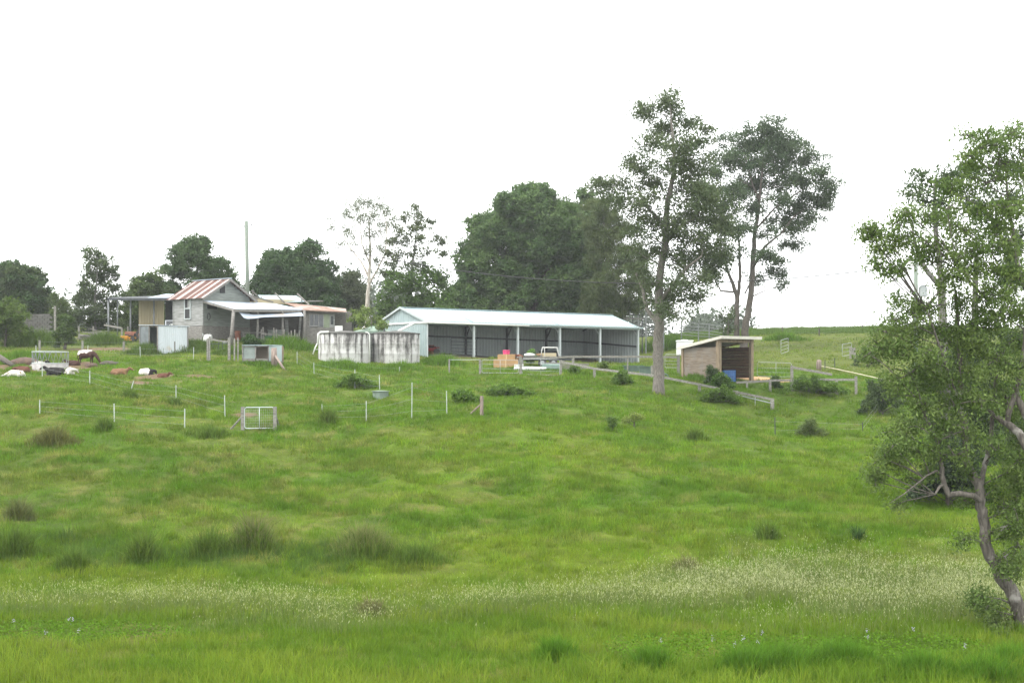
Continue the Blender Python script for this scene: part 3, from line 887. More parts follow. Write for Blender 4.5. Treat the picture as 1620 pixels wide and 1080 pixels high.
# ------------------------------------------------------------------ the old farmhouse
def striped():
    """old roof: alternate rusted and bare sheets"""
    m, t, b = _nodes('rust_striped_roof'); b.inputs['Roughness'].default_value = 0.7
    uv = t.nodes.new('ShaderNodeAttribute'); uv.attribute_name = 'tint'
    tc = t.nodes.new('ShaderNodeTexCoord'); n = t.nodes.new('ShaderNodeTexNoise'); n.inputs['Scale'].default_value = 5; n.inputs['Detail'].default_value = 6
    t.links.new(tc.outputs['Object'], n.inputs['Vector'])
    mx = t.nodes.new('ShaderNodeMixRGB'); mx.blend_type = 'SOFT_LIGHT'; mx.inputs[0].default_value = 0.7
    t.links.new(uv.outputs['Color'], mx.inputs[1]); t.links.new(n.outputs[0], mx.inputs[2]); t.links.new(mx.outputs[0], b.inputs['Base Color'])
    return m
M['striped'] = striped()
M['shade_dark_boards'] = mat('shade_dark_boards', (.085, .08, .072), (.045, .043, .04), .9, scale=2.2, stretch=(.6, .6, 5), bump=.3)  # boards coloured dark to paint the deep shade under the verandah
def boards(m, p, e, length, z0, z1, n, bh=0.2, top=None):
    """lapped weatherboards: wall from p along e between heights, outward normal n; top(z)->(a0,a1)"""
    z = z0
    while z < z1 - 0.01:
        zt = min(z + bh, z1)
        a0, a1 = top((z + zt) / 2) if top else (0, length)
        if a1 - a0 > 0.05:
            q = [p + e * a0 + n * 0.03 + UPZ * z, p + e * a1 + n * 0.03 + UPZ * z, p + e * a1 + n * 0.006 + UPZ * zt, p + e * a0 + n * 0.006 + UPZ * zt]
            i = [v - n * 0.12 for v in q]
            m.add(q + i, [(0, 1, 2, 3), (7, 6, 5, 4), (0, 4, 5, 1), (3, 2, 6, 7), (0, 3, 7, 4), (1, 5, 6, 2)])
        z = zt
def house():
    ph = math.radians(39)
    ea = Vector((-math.cos(ph), math.sin(ph), 0))      # along the window wall, to the left and back
    eb = Vector((math.sin(ph), math.cos(ph), 0))       # along the gable wall, to the right and back
    A = pt(321, 468, 128); A.z = 0
    gz = hz(A.x, A.y); ze = ZC + 7.68; zr = ZC + 9.35; La, Lb = 4.3, 5.56
    zb = ZC + (HY - 515) / F * 128; z0 = gz - 0.3
    h = thing('farmhouse', 'weathered grey weatherboard farmhouse under a rust striped gable roof', 'house', Vector((A.x, A.y, gz)))
    na, nb = -eb, -ea                                   # outward normals of the two visible walls
    P = lambda a, b, z: A + ea * a + eb * b + UPZ * z
    m = MB(); boards(m, A, ea, La, zb, ze, na, 0.21, lambda z: (0.0, La))
    fw = m.build('front_wall', M['weatherboard'], h)
    m = MB()
    def gt_(z):
        if z <= ze: return (0.0, Lb)
        k = (z - ze) / (zr - ze); return (k * Lb / 2, Lb - k * Lb / 2)
    boards(m, A, eb, Lb, zb, zr, nb, 0.21, gt_)
    gw = m.build('gable_wall', M['green_board'], h, 0)
    m = MB(); boards(m, A + eb * Lb, ea, La, zb, ze, -na, 0.21); boards(m, A + ea * La, eb, Lb, zb, zr, -nb, 0.21, gt_); m.build('rear_wall', M['weatherboard'], h)
    m = MB(); m.slab([P(0, .1, zb - .02), P(La, .1, zb - .02), P(La, Lb, zb - .02), P(0, Lb, zb - .02)], 0.15)
    for a in (0.1, La / 2, La - .1):
        for b in (0.1, Lb / 2, Lb - .1): m.tube([P(a, b, z0), P(a, b, zb - .1)], 0.12, 8)
    m.build('stumps', M['old_timber'], h)
    m = MB(); boards(m, A + na * 0.05, ea, La, gz + 0.2, zb - 0.05, na, 0.17); boards(m, A + nb * 0.04, eb, Lb, gz - .1, zb - 0.01, nb, 0.2); m.build('base_boards', M['old_timber'], h)
    m = MB(); m.bar(P(-.02, -.02, zb), P(-.02, -.02, ze), 0.13, 0.13, ea); m.build('corner_board', M['weatherboard'], h)
    m = MB(); m.bar(P(La, -.02, zb), P(La, -.02, ze), 0.12, 0.12, ea); m.build('corner_board', M['weatherboard'], h)
    # roof with alternate rusted sheets
    oh = 0.6; k = (zr - ze) / (Lb / 2)
    V = []; Fc = []; T = []
    rows = 40; wid = (La + 2 * oh) / rows
    rnd = random.Random(3)
    cols = []
    pat = 'ppprrrrrrppprrrrrpprrrrrrrpppprrrrrrpprrrr'
    for q in range(rows): cols.append((0.085, 0.036, 0.026) if pat[q] == 'r' else (0.36, 0.31, 0.29))
    for side in (0, 1):
        for i in range(rows):
            for sub, (u0, u1, h0, h1) in enumerate(((0, .5, 0, .03), (.5, 1, .03, 0))):
                a0 = -oh + (i + u0) * wid; a1 = -oh + (i + u1) * wid
                if side == 0: b0_, b1_ = -0.45, Lb / 2
                else: b0_, b1_ = Lb + 0.45, Lb / 2
                zz = lambda b: zr - abs(b - Lb / 2) * k + 0.04
                for th in (0, -0.02):
                    q = [P(a0, b0_, zz(b0_) + h0 + th), P(a1, b0_, zz(b0_) + h1 + th), P(a1, b1_, zz(b1_) + h1 + th), P(a0, b1_, zz(b1_) + h0 + th)]
                    bb = len(V); V += [tuple(v - h.location) for v in q]; Fc.append((bb, bb + 1, bb + 2, bb + 3))
                    k_ = rnd.uniform(.75, 1.25); T += [tuple(x * k_ for x in cols[i])] * 4
    roof = np_mesh('roof', V, Fc, M['striped'], h, {'tint': np.array(T)})
    m = MB(); m.bar(P(-oh, Lb / 2, zr + .09), P(La + oh, Lb / 2, zr + .09), 0.3, 0.06); m.build('ridge_cap', M['roof_pale'], roof)
    m = MB()
    for s in (0, 1):
        m.bar(P(-oh, -0.45 if s == 0 else Lb + .45, ze - .45 * k - 0.06), P(-oh, Lb / 2, zr - 0.06), 0.05, 0.2)
        for q in np.arange(.6, 2.8, .9):
            pass
    m.build('barge_board', M['old_timber'], h)
    # gable vent, window
    m = MB(); m.box(A + eb * (Lb * 0.40) + nb * 0.05 + UPZ * (ze + .75), .1, .55, .75, -ph); m.build('gable_vent', M['dark'], gw)
    wc = A + ea * (La * .5) + na * 0.05 + UPZ * (zb + 1.62)
    m = MB(); m.box(wc, .78, .06, 1.75, -ph); wf = m.build('window', M['dark'], h)
    m = MB()
    for s in (-.42, .42): m.bar(wc + ea * s - UPZ * .95, wc + ea * s + UPZ * .95, .1, .12, na)
    for z in (-.95, 0.02, .95): m.bar(wc + ea * -.47 + UPZ * z, wc + ea * .47 + UPZ * z, .12, .09)
    m.build('window_frame', M['white_steel'], wf)
    m = MB(); m.box(wc + na * .02 + ea * -.2 + UPZ * .45, .36, .05, .8, -ph); m.build('curtain', M['weatherboard'], wf)
    m = MB(); m.slab([P(0, -.03, zb + .98 + 1.6), P(-.0, -.0, zb + 1.2), P(0, .1, zb + 1.2)], .01)
    # opening and oval ring on the verandah side of the gable wall
    m = MB(); m.box(A + eb * 1.0 + nb * .06 + UPZ * (zb + 1.9), .1, 1.1, .65, -ph); m.build('shutter_opening', M['dark'], gw)
    # verandah roof: pale sheets, front edge carried on a post line
    B = pt(370, 488.5, 125.2); E = pt(482, 489.6, 131.8)
    A1 = pt(321.5, 474.6, 127.9); A2 = A1 + eb * 8.6; A2.z = A1.z + 0.05
    v = MB(); v.slab([A1, B, E, A2], 0.05); vr = v.build('verandah_roof', M['roof_pale'], h)
    m = MB(); m.bar(A1 - UPZ * .14 , B - UPZ * .12, .1, .2); m.bar(B - UPZ * .16, E - UPZ * .16, .1, .2)
    for i in range(1, 8):
        a = A1.lerp(A2, i / 8); c = B.lerp(E, i / 8); m.bar(a - UPZ * .16, c - UPZ * .16, .06, .14)
    m.build('rafters', M['old_timber'], vr)
    def leg(px0, py0, px1, py1, d, r_):
        q = MB(); top = pt(px0, py0, d); bot = pt(px1, py1, d); bot.z = min(bot.z, hz(bot.x, bot.y)) - 0.1
        q.tube([bot, bot.lerp(top, .5) + Vector((.03, 0, 0)), top], [r_ * 1.2, r_ * 1.05, r_ * .9], 8); return q.build('verandah_post', M['old_timber'], h, smooth=True)
    leg(369.5, 490, 364.5, 533, 125.3, .16); leg(481.5, 491, 480.5, 526, 131.4, .15); leg(408, 491, 406.5, 528, 127.6, .1); leg(447, 491, 446.5, 527, 129.7, .1)
    # loose sheet hanging from the verandah edge
    v = MB()
    for (x0, t0, x1, b1) in ():
        pass
    tops = [(377.7, 493), (388, 495.5), (400, 497), (418, 497), (440, 496), (460, 495), (477, 494.2)]
    bots = [(385.5, 502.5), (391, 504), (402, 503.6), (418, 501.4), (440, 500.8), (460, 500.2), (480.5, 499.4)]
    vs = []
    for i, ((x0, y0), (x1, y1)) in enumerate(zip(tops, bots)):
        d = 125.9 + (x0 - 377) * 0.055
        vs += [pt(x0, y0, d), pt(x1, y1, d - 0.7)]
    vs2 = [p - UPZ * 0.02 + Vector((0, .02, 0)) for p in vs]; n = len(vs)
    fs = [(2 * i, 2 * i + 1, 2 * i + 3, 2 * i + 2) for i in range(6)] + [(n + 2 * i + 2, n + 2 * i + 3, n + 2 * i + 1, n + 2 * i) for i in range(6)]
    v.add(vs + vs2, fs); v.build('hanging_sheet', M['roof_pale'], h)
    # lean-to roof on the right and its wall
    q = [pt(484, 490.2, 131.5), pt(548, 493, 132.6), pt(546, 490.5, 136.5), pt(482, 480, 137.5), pt(447, 480.5, 137.2), pt(447, 484, 134)]
    v = MB(); v.slab([pt(478, 490.0, 131.3), pt(548.5, 493.2, 132.6), pt(547, 488.0, 137.5), pt(450, 478.5, 137.6)], 0.06); lr_ = v.build('lean_to_roof', M['roof_rusty_pale'], h)
    m = MB(); m.bar(pt(479, 491, 131.5), pt(548, 494.4, 132.7), .08, .16); m.build('fascia', M['old_timber'], lr_)
    w0 = pt(484, 528, 132.0); w1 = pt(531, 528, 132.9); e = (w1 - w0); e.z = 0; Lw = e.length; e.normalize(); n_ = Vector((e.y, -e.x, 0))
    w0.z = 0
    zt = pt(484, 494, 132).z; zg = hz(w0.x, w0.y)
    m = MB(); boards(m, w0, e, Lw, zg - .1, pt(0, 517, 132).z, n_, .2); boards(m, w0, e, .35, pt(0, 517, 132).z, zt, n_, .2)
    boards(m, w0, e, Lw, pt(0, 497, 132).z, zt, n_, .14)
    m.build('lean_to_wall', M['old_timber'], h)
    m = MB(); m.box(w0 + e * 1.0 + n_ * .0 + UPZ * pt(0, 507, 132).z, 1.3, .06, 1.15, math.atan2(e.y, e.x)); ww = m.build('window', M['glass'], h)
    m = MB()
    for s in (-.65, -.25, .2, .65): m.bar(w0 + e * (1.0 + s) + n_ * .05 + UPZ * pt(0, 517, 132).z, w0 + e * (1.0 + s) + n_ * .05 + UPZ * pt(0, 497, 132).z, .07, .07, e)
    m.bar(w0 + e * .3 + n_ * .06 + UPZ * pt(0, 515.5, 132).z, w0 + e * 1.1 + n_ * .06 + UPZ * pt(0, 515.5, 132).z, .16, .1); m.build('window_frame', M['weatherboard'], ww)
    M['green_door'] = mat('green_door', (0.2, 0.235, 0.165), (0.16, 0.19, 0.13), 0.7)
    m = MB(); m.box(w0 + e * 1.95 + UPZ * pt(0, 507, 132).z, .62, .08, 1.3, math.atan2(e.y, e.x)); m.build('door', M['green_door'], h)
    m = MB(); m.box(w0 + e * 2.5 + UPZ * pt(0, 507, 132).z, .5, .07, 1.2, math.atan2(e.y, e.x)); w2 = m.build('window', M['weatherboard'], h)
    m = MB(); m.box(w0 + e * 2.5 + n_ * .05 + UPZ * pt(0, 506, 132).z, .24, .03, .8, math.atan2(e.y, e.x)); m.build('pane', M['glass'], w2)
    # back wall of the lean-to so that one does not look through
    m = MB(); m.slab([pt(440, 528, 137), pt(556, 528, 137), pt(556, 492, 137), pt(440, 486, 137)], .1, (0, -1, 0)); m.build('rear_wall', M['old_timber'], h)
    m = MB(); qa = A + eb * Lb; qa.z = 0; qb = pt(486, 528, 135.5); qb.z = 0; ee = qb - qa; Lq = ee.length; ee.normalize(); boards(m, qa, ee, Lq, gz - .2, ZC + 6.9, Vector((ee.y, -ee.x, 0)), .25); m.build('verandah_rear_wall', M['shade_dark_boards'], h)
    # half stripped rafters behind the gable
    m = MB()
    for a, b_, w in (((360, 444.5, 130.2), (398, 468.5, 134), .12), ((398, 468, 134), (432, 478, 136), .12), ((386, 470, 133), (404, 480, 134), .09), ((398, 459, 135), (407, 468, 135.5), .1), ((408, 470, 136), (404, 480, 136), .08),
                     ((385, 471, 134), (409, 471.5, 136), .1), ((400, 461, 136), (400, 480, 136), .08), ((413, 469, 137), (416, 480, 137), .08)):
        m.bar(pt(*a), pt(*b_), w, w)
    m.build('bare_rafters', M['old_timber'], h)
    v = MB(); v.slab([pt(418, 478.5, 137.8), pt(484.5, 477, 137.8), pt(468.5, 467.5, 141.5), pt(408, 466.5, 141.5)], .05); br = v.build('back_roof', M['zinc'], h)
    for a, b_ in (((435, 463.5, 138), (449.5, 478, 137.4)), ((470, 464.5, 138), (488.5, 481.5, 137.2)), ((477.5, 470, 138), (477.5, 480, 138)), ((486, 476.2, 139), (511.5, 476.2, 139.5))):
        m = MB(); m.bar(pt(*a), pt(*b_), .11, .12); m.build('roof_pole', M['old_timber'], br)
    m = MB(); m.slab([pt(384, 481, 135.5), pt(470, 481, 138.5), pt(470, 474.5, 138.5), pt(384, 472, 135.5)], .1, (0, -1, 0)); m.build('inner_wall', M['cream'], h)
    return h, A, ea, eb, zb
HS = house()

# carport at the left of the house
c0 = at(215, 136)
cp = thing('carport', 'flat roofed steel carport with cream wall beside the farmhouse', 'carport', c0)
v = MB(); zt = pt(0, 471.5, 135.5).z
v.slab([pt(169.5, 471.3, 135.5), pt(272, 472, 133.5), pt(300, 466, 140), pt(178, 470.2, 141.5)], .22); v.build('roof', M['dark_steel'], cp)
v = MB(); v.slab([pt(234, 470.6, 134.5), pt(275, 470.6, 133.6), pt(276, 465.2, 138.5), pt(262, 464.8, 138.7)], .04); v.build('roof_sheet', M['roof_pale'], cp)
for px in (171.5, 206.5, 243.5):
    p = at(px, 135.9); m = MB(); m.tube([p - UPZ * .1, Vector((p.x, p.y, pt(0, 473, 135.9).z))], .085, 8); m.build('post', M['post_grey'], cp, smooth=True)
for px in (186, 250):
    p = at(px, 141); m = MB(); m.tube([p - UPZ * .1, Vector((p.x, p.y, pt(0, 471, 141).z))], .07, 8); m.build('post', M['post_grey'], cp, smooth=True)
m = MB(); p = pt(219.5, 516, 138.2); q = pt(259.5, 516, 138.2); zz = hz(p.x, p.y) - .1
m.ribs(Vector((p.x, p.y, zz)), (1, 0, 0), UPZ, (0, -1, 0), q.x - p.x, pt(0, 475, 138.2).z - zz, .28, .035); m.build('cream_wall', M['cream'], cp)
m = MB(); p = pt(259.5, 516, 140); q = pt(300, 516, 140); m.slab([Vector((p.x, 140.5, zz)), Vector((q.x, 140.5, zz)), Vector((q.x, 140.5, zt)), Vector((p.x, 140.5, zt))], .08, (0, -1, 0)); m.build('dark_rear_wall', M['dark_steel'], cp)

# small four wheel drive parked in the carport, its rear with a covered spare wheel
def wagon():
    b = at(274, 135.3); r = thing('parked_car', 'silver four wheel drive with spare wheel parked behind the farmhouse corner', 'car', b)
    M['silver'] = mat('silver', (0.42, 0.44, 0.46), (0.38, 0.4, 0.42), 0.3, 0.3, spec=0.5)
    w, l = 1.65, 3.6
    pr = [(0, .45), (0, 1.05), (.08, 1.75), (2.1, 1.75), (2.7, 1.1), (3.55, 1.0), (3.6, .45)]
    m = MB(); vs = [b + Vector((-w / 2, y, z)) for y, z in pr] + [b + Vector((w / 2, y, z)) for y, z in pr]; n = len(pr)
    m.add(vs, [tuple(range(n)), tuple(reversed(range(n, 2 * n)))] + [(i, n + i, n + (i + 1) % n, (i + 1) % n) for i in range(n)])
    m.build('body', M['silver'], r, bevel=.06)
    m = MB(); m.box(b + Vector((0, .03, 1.4)), 1.35, .06, .48); m.build('rear_window', M['glass'], r)
    for x in (-.72, .72):
        for y in (.75, 2.8):
            m = MB(); m.tube([b + Vector((x - .1, y, .34)), b + Vector((x + .1, y, .34))], .34, 18); m.build('wheel', M['rubber'], r)
        m = MB(); m.box(b + Vector((x * 1.02, -.01, .95)), .14, .06, .28); m.build('tail_light', mat('tail_light', (.35, .02, .02), rough=.3), r)
    m = MB(); m.tube([b + Vector((-.05, -.04, .98)), b + Vector((-.05, -.24, .98))], [.40, .38], 22); s = m.build('spare_wheel', M['white_paint'], r, bevel=.03)
    m = MB(); m.tube([b + Vector((-.05, -.24, .98)), b + Vector((-.05, -.252, .98))], [.17, .15], 18); m.build('wheel_hub', M['dark_steel'], s)
    for k in range(6):
        a = k * 1.047; m = MB(); m.sphere(b + Vector((-.05 + .27 * math.cos(a), -.24, .98 + .27 * math.sin(a))), (.06, .02, .06), 8, 5); m.build('wheel_hole', M['dark_steel'], s)
wagon()
def barrel(px, py0, py1, d, r, label, m_, name='barrel', group=None):
    b = pt(px, py1, d); g = hz(b.x, b.y); b.z = g - 0.03; h = (py1 - py0) / F * d
    t = thing(name, label, name.split('_')[-1], b, group)
    m = MB(); m.lathe(b, [(r * .95, 0), (r, .04), (r, h * .32), (r * 1.04, h * .34), (r, h * .36), (r, h * .64), (r * 1.04, h * .66), (r, h * .68), (r, h * .96), (r * .96, h)], 24); m.build('shell', m_, t, smooth=False)
    m = MB(); m.lathe(b + UPZ * h, [(r * .9, -.01), (r * .9, .02), (r * .2, .025)], 24); m.build('lid', m_, t)
    return t
M['blue_plastic'] = mat('blue_plastic', (0.04, 0.13, 0.34), (0.03, 0.1, 0.27), 0.45, spec=.4)
barrel(272.5, 502, 513, 133, .32, 'blue plastic drum beside the spare wheel of the parked car', M['blue_plastic'], 'blue_drum')
barrel(355.5, 526, 531.5, 126.5, .2, 'small grey bucket under the verandah edge', M['galv'], 'metal_bucket')

# machinery under the carport
def tractor():
    b = at(216, 134.6); b = Vector((b.x, b.y, b.z)); t = thing('old_tractor', 'small dark old tractor parked under the carport', 'tractor', b)
    m = MB(); m.box(b + Vector((-.55, 0, .62)), 1.1, .42, .38); m.box(b + Vector((.05, 0, .45)), 1.2, .3, .26); m.build('engine_body', M['rusty'], t, bevel=.04)
    for y in (-.45, .45):
        m = MB(); m.tube([b + Vector((.55, y - .13, .5)), b + Vector((.55, y + .13, .5))], .52, 20); w = m.build('rear_wheel', M['rubber'], t)
        m = MB(); m.tube([b + Vector((.55, y - .14, .5)), b + Vector((.55, y + .14, .5))], .24, 14); m.build('rim', M['rusty'], w)
        m = MB(); m.tube([b + Vector((-.85, y * .8 - .07, .26)), b + Vector((-.85, y * .8 + .07, .26))], .28, 16); m.build('front_wheel', M['rubber'], t)
    m = MB(); m.box(b + Vector((.5, 0, .82)), .4, .42, .1); m.bar(b + Vector((.68, 0, .85)), b + Vector((.78, 0, 1.1)), .4, .05); m.build('seat', M['dark'], t, bevel=.02)
    m = MB(); m.tube([b + Vector((.0, 0, .75)), b + Vector((.2, 0, 1.05))], .02, 6); a = b + Vector((.2, 0, 1.05))
    m.tube([a + Vector((.06 * math.cos(q), .2 * math.sin(q), .17 * math.cos(q))) for q in np.linspace(0, 6.283, 17)], .018, 6); m.build('steering_wheel', M['dark'], t)
    m = MB(); m.tube([b + Vector((-.7, .1, .8)), b + Vector((-.7, .1, 1.3))], .03, 7); m.build('exhaust', M['dark_steel'], t)
tractor()
def mower():
    b = at(203, 132.6); t = thing('ride_on_mower', 'orange yellow ride on mower by the carport post', 'mower', b)
    M['orange'] = mat('orange', (0.42, 0.2, 0.02), (0.36, 0.17, 0.02), .5)
    m = MB(); m.box(b + Vector((-.35, 0, .42)), .7, .5, .3); m.box(b + Vector((.4, 0, .36)), .6, .6, .18); m.build('body', M['orange'], t, bevel=.05)
    m = MB(); m.box(b + Vector((.05, 0, .17)), .8, .9, .12); m.build('cutting_deck', M['orange'], t, bevel=.03)
    m = MB(); m.box(b + Vector((.42, 0, .52)), .36, .4, .1); m.bar(b + Vector((.58, 0, .54)), b + Vector((.64, 0, .8)), .4, .06); m.build('seat', M['dark'], t, bevel=.02)
    for x, q in ((-.5, .18), (.5, .24)):
        for y in (-.36, .36):
            m = MB(); m.tube([b + Vector((x, y - .08, q)), b + Vector((x, y + .08, q))], q, 16); m.build('wheel', M['rubber'], t)
    m = MB(); m.tube([b + Vector((-.02, 0, .55)), b + Vector((.1, 0, .8))], .02, 6); m.build('steering_column', M['dark'], t)
mower()

# things under the verandah
def sack():
    b = at(327.5, 126.6); m = MB(); rg = random.Random(4)
    t = thing('white_bulk_bag', 'crumpled white bulk bag standing by the farmhouse corner', 'bag', b)
    n = 14; prof = [(.34, 0), (.44, .12), (.46, .4), (.43, .68), (.40, .82), (.22, .86)]
    vs = []
    for r_, z in prof:
        for k in range(n):
            a = 6.283 * k / n; sq = 1 / max(abs(math.cos(a)), abs(math.sin(a))) * .85
            q = r_ * sq * rg.uniform(.93, 1.07); vs.append(b + Vector((q * math.cos(a) + z * .12, q * math.sin(a), z * rg.uniform(.96, 1.04))))
    fs = [(i * n + k, i * n + (k + 1) % n, (i + 1) * n + (k + 1) % n, (i + 1) * n + k) for i in range(len(prof) - 1) for k in range(n)] + [tuple((len(prof) - 1) * n + k for k in range(n))]
    m.add(vs, fs); m.build('sack', M['white_paint'], t, smooth=True)
    for s in (-.3, .3):
        m = MB(); m.tube([b + Vector((s, -.3, .7)), b + Vector((s * 1.1, -.33, .98)), b + Vector((s, -.1, .84))], .025, 6); m.build('lifting_strap', M['dirty_white'], t)
sack()
tw = HS[1] + HS[3] * 0.55 - HS[2] * 0.10 + UPZ * (HS[4] + 0.85)
m = MB(); m.tube([tw + HS[3] * (.16 * math.cos(a)) - HS[2] * .06 + UPZ * (.3 * math.sin(a)) for a in np.linspace(0, 6.283, 21)], .035, 7, False)
single(m, 'horse_collar', M['dark'], 'dark oval horse collar hung on the green gable wall', 'horse collar', smooth=True)

def junk(name, label, cat, px, d, fn, mat_, **k):
    b = at(px, d); m = MB(); fn(m, b); return single(m, name, mat_, label, cat, base=b, **k)
M['green_paint'] = mat('green_paint', (0.05, 0.14, 0.08), (0.04, 0.1, 0.06), .5)
M['red_paint'] = mat('red_paint', (0.3, 0.03, 0.03), (0.22, 0.03, 0.03), .5)
def bench(m, b):
    m.box(b + UPZ * .78, 2.2, .6, .06)
    for x in (-1, 1):
        for y in (-.25, .25): m.bar(b + Vector((x, y, -.05)), b + Vector((x, y, .75)), .08, .08, (1, 0, 0))
    m.bar(b + Vector((-1, .25, .3)), b + Vector((1, .25, .3)), .06, .06)
junk('work_bench', 'rough timber work bench under the verandah roof', 'bench', 403, 129.2, bench, M['old_timber'])
def wheelbarrow(m, b):
    q = [b + Vector(v) for v in ((-.35, -.28, .6), (.45, -.28, .6), (.45, .28, .6), (-.35, .28, .6), (-.2, -.18, .32), (.2, -.18, .32), (.2, .18, .32), (-.2, .18, .32))]
    m.add(q, [(4, 5, 6, 7), (0, 1, 5, 4), (1, 2, 6, 5), (2, 3, 7, 6), (3, 0, 4, 7)])
    m.tube([b + Vector((.5, -.04, .2)), b + Vector((.5, .04, .2))], .2, 14)
    for y in (-.25, .25): m.tube([b + Vector((.5, y * .2, .2)), b + Vector((-.3, y, .32)), b + Vector((-.95, y * 1.1, .55))], .02, 6); m.tube([b + Vector((-.35, y, .33)), b + Vector((-.4, y, 0))], .018, 6)
junk('wheelbarrow', 'upright green wheelbarrow among the palings under the verandah', 'wheelbarrow', 425, 128.8, wheelbarrow, M['green_paint'])
def drumred(m, b): m.lathe(b, [(.28, 0), (.28, .28), (.3, .3), (.28, .32), (.28, .58), (.3, .6), (.28, .62), (.28, .86), (.05, .87)], 18)
junk('rusty_drum', 'rusty brown steel drum in the shade behind the leaning verandah post', 'drum', 376, 129.5, drumred, M['rusty'])
for px, w, h, lean, l in ((392, .22, 2.3, .25, 'leftmost pale plank leaning on the dark wall under the verandah'), (455, .3, 2.0, -.2, 'wide pale plank leaning under the right half of the verandah'), (472, .2, 2.5, .15, 'narrow pale plank leaning near the right verandah post')):
    b = at(px, 133.2); m = MB(); m.bar(b + UPZ * .0, b + Vector((lean, .55, h)), w, .05, (0, -1, .3)); single(m, 'leaning_plank', M['weatherboard'], l, 'plank', 'planks leaning under the verandah', base=b)
b = at(437, 132.4); m = MB(); m.box(b + UPZ * .45, 1.5, .7, .9); m.box(b + UPZ * .92, 1.6, .8, .05); single(m, 'old_cabinet', M['green_board'], 'old grey green cabinet against the dark wall under the verandah', 'cabinet', base=b)
# paling yard in front of the verandah: one fence, its palings and rails
def palings():
    p0 = at(413, 127.2); p1 = at(474, 128.6)
    t = thing('paling_fence', 'row of thin uneven grey palings under the hanging verandah sheet', 'fence', p0)
    rg = random.Random(9)
    for i, px in enumerate((413.5, 417, 434, 438, 449.5, 457.5, 460, 466.5, 470.5, 474)):
        p = at(px, 127.2 + i * .15); m = MB(); hgt = rg.uniform(1.15, 1.6)
        m.bar(p - UPZ * .1, p + Vector((rg.uniform(-.06, .06), 0, hgt)), rg.uniform(.07, .12), .05, (0, 1, 0)); m.build('paling', M['old_timber'], t)
    m = MB()
    for z in (.45, .95): m.bar(p0 + UPZ * z, p1 + UPZ * (z - .05), .05, .08)
    m.build('rail', M['old_timber'], t)
palings()
def barbecue():
    b = at(542, 131.2); t = thing('tool_trailer', 'dark steel box trailer with a white board above at the lean-to end', 'trailer', b)
    m = MB(); m.box(b + UPZ * .85, 1.5, 1.0, .5); m.bar(b + Vector((.7, 0, .55)), b + Vector((1.5, 0, .5)), .08, .08); m.build('tray', M['dark_steel'], t)
    for y in (-.55, .55):
        m = MB(); m.tube([b + Vector((0, y - .09, .33)), b + Vector((0, y + .09, .33))], .33, 18); m.build('wheel', M['rubber'], t)
    for x in (-.7, -.1, .7):
        m = MB(); m.bar(b + Vector((x, -.5, .3)), b + Vector((x, -.5, 1.75)), .05, .05, (1, 0, 0)); m.build('upright', M['dark_steel'], t)
    m = MB(); m.box(b + Vector((-.3, -.52, 1.95)), .72, .04, .55); m.build('white_board', M['white_paint'], t)
barbecue()

# ------------------------------------------------------------------ low iron shelter, hutch
def iron_shelter():
    b = at(250, 122); b.z = pt(0, 548, 122).z
    t = thing('corrugated_shelter', 'low corrugated iron shelter with open dark left half', 'shelter', Vector((b.x, b.y, hz(b.x, b.y))))
    d = 122.; zt = pt(0, 515.5, d).z
    g = lambda p: hz(p.x, p.y) - .15
    cN = pt(249.5, 530, 120.6); cL = pt(221, 530, 122.0); cR = pt(297.5, 530, 122.6); cB = pt(268, 530, 125.6)
    def wall(p, q, top0, mat_, nm):
        p = Vector(p); q = Vector(q); zb = min(g(p), g(q)); p.z = zb; e = q - p; e.z = 0; L = e.length; e.normalize()
        m = MB(); m.ribs(p, e, UPZ, Vector((e.y, -e.x, 0)), L, top0 - zb, .076 * 2.6, .03); return m.build(nm, mat_, t)
    wall(cN, cR, zt - .05, M['zinc_wall_pale'], 'side_wall'); wall(cR, cB, zt, M['zinc_inner'], 'rear_wall'); wall(cB, cL, zt, M['zinc_inner'], 'rear_wall')
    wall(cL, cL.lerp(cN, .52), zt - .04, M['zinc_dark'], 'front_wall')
    m = MB()
    for p in (cL, cL.lerp(cN, .54), cN, cR):
        z = g(p); m.bar(Vector((p.x, p.y - .05, z)), Vector((p.x, p.y - .05, zt)), .09, .09, (1, 0, 0))
    m.build('corner_post', M['old_timber'], t)
    m = MB(); q = [Vector((v.x, v.y, zt)) for v in (cL, cN, cR, cB)]; c = sum(q, Vector()) / 4; q = [c + (v - c) * 1.06 for v in q]; q[0].z += .1; q[3].z += .12; q[2].z += .0; q[1].z += .04
    m.slab(q, .05); m.build('roof', M['roof_pale'], t)
M['zinc_wall_pale'] = mat('zinc_wall_pale', (0.5, 0.54, 0.57), (0.42, 0.46, 0.48), .5, scale=1.5, stretch=(1, 1, .2), c3=(.42, .38, .32), s3=1.2, w3=(.62, .72))
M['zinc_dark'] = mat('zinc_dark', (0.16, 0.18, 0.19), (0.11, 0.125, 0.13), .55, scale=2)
iron_shelter()
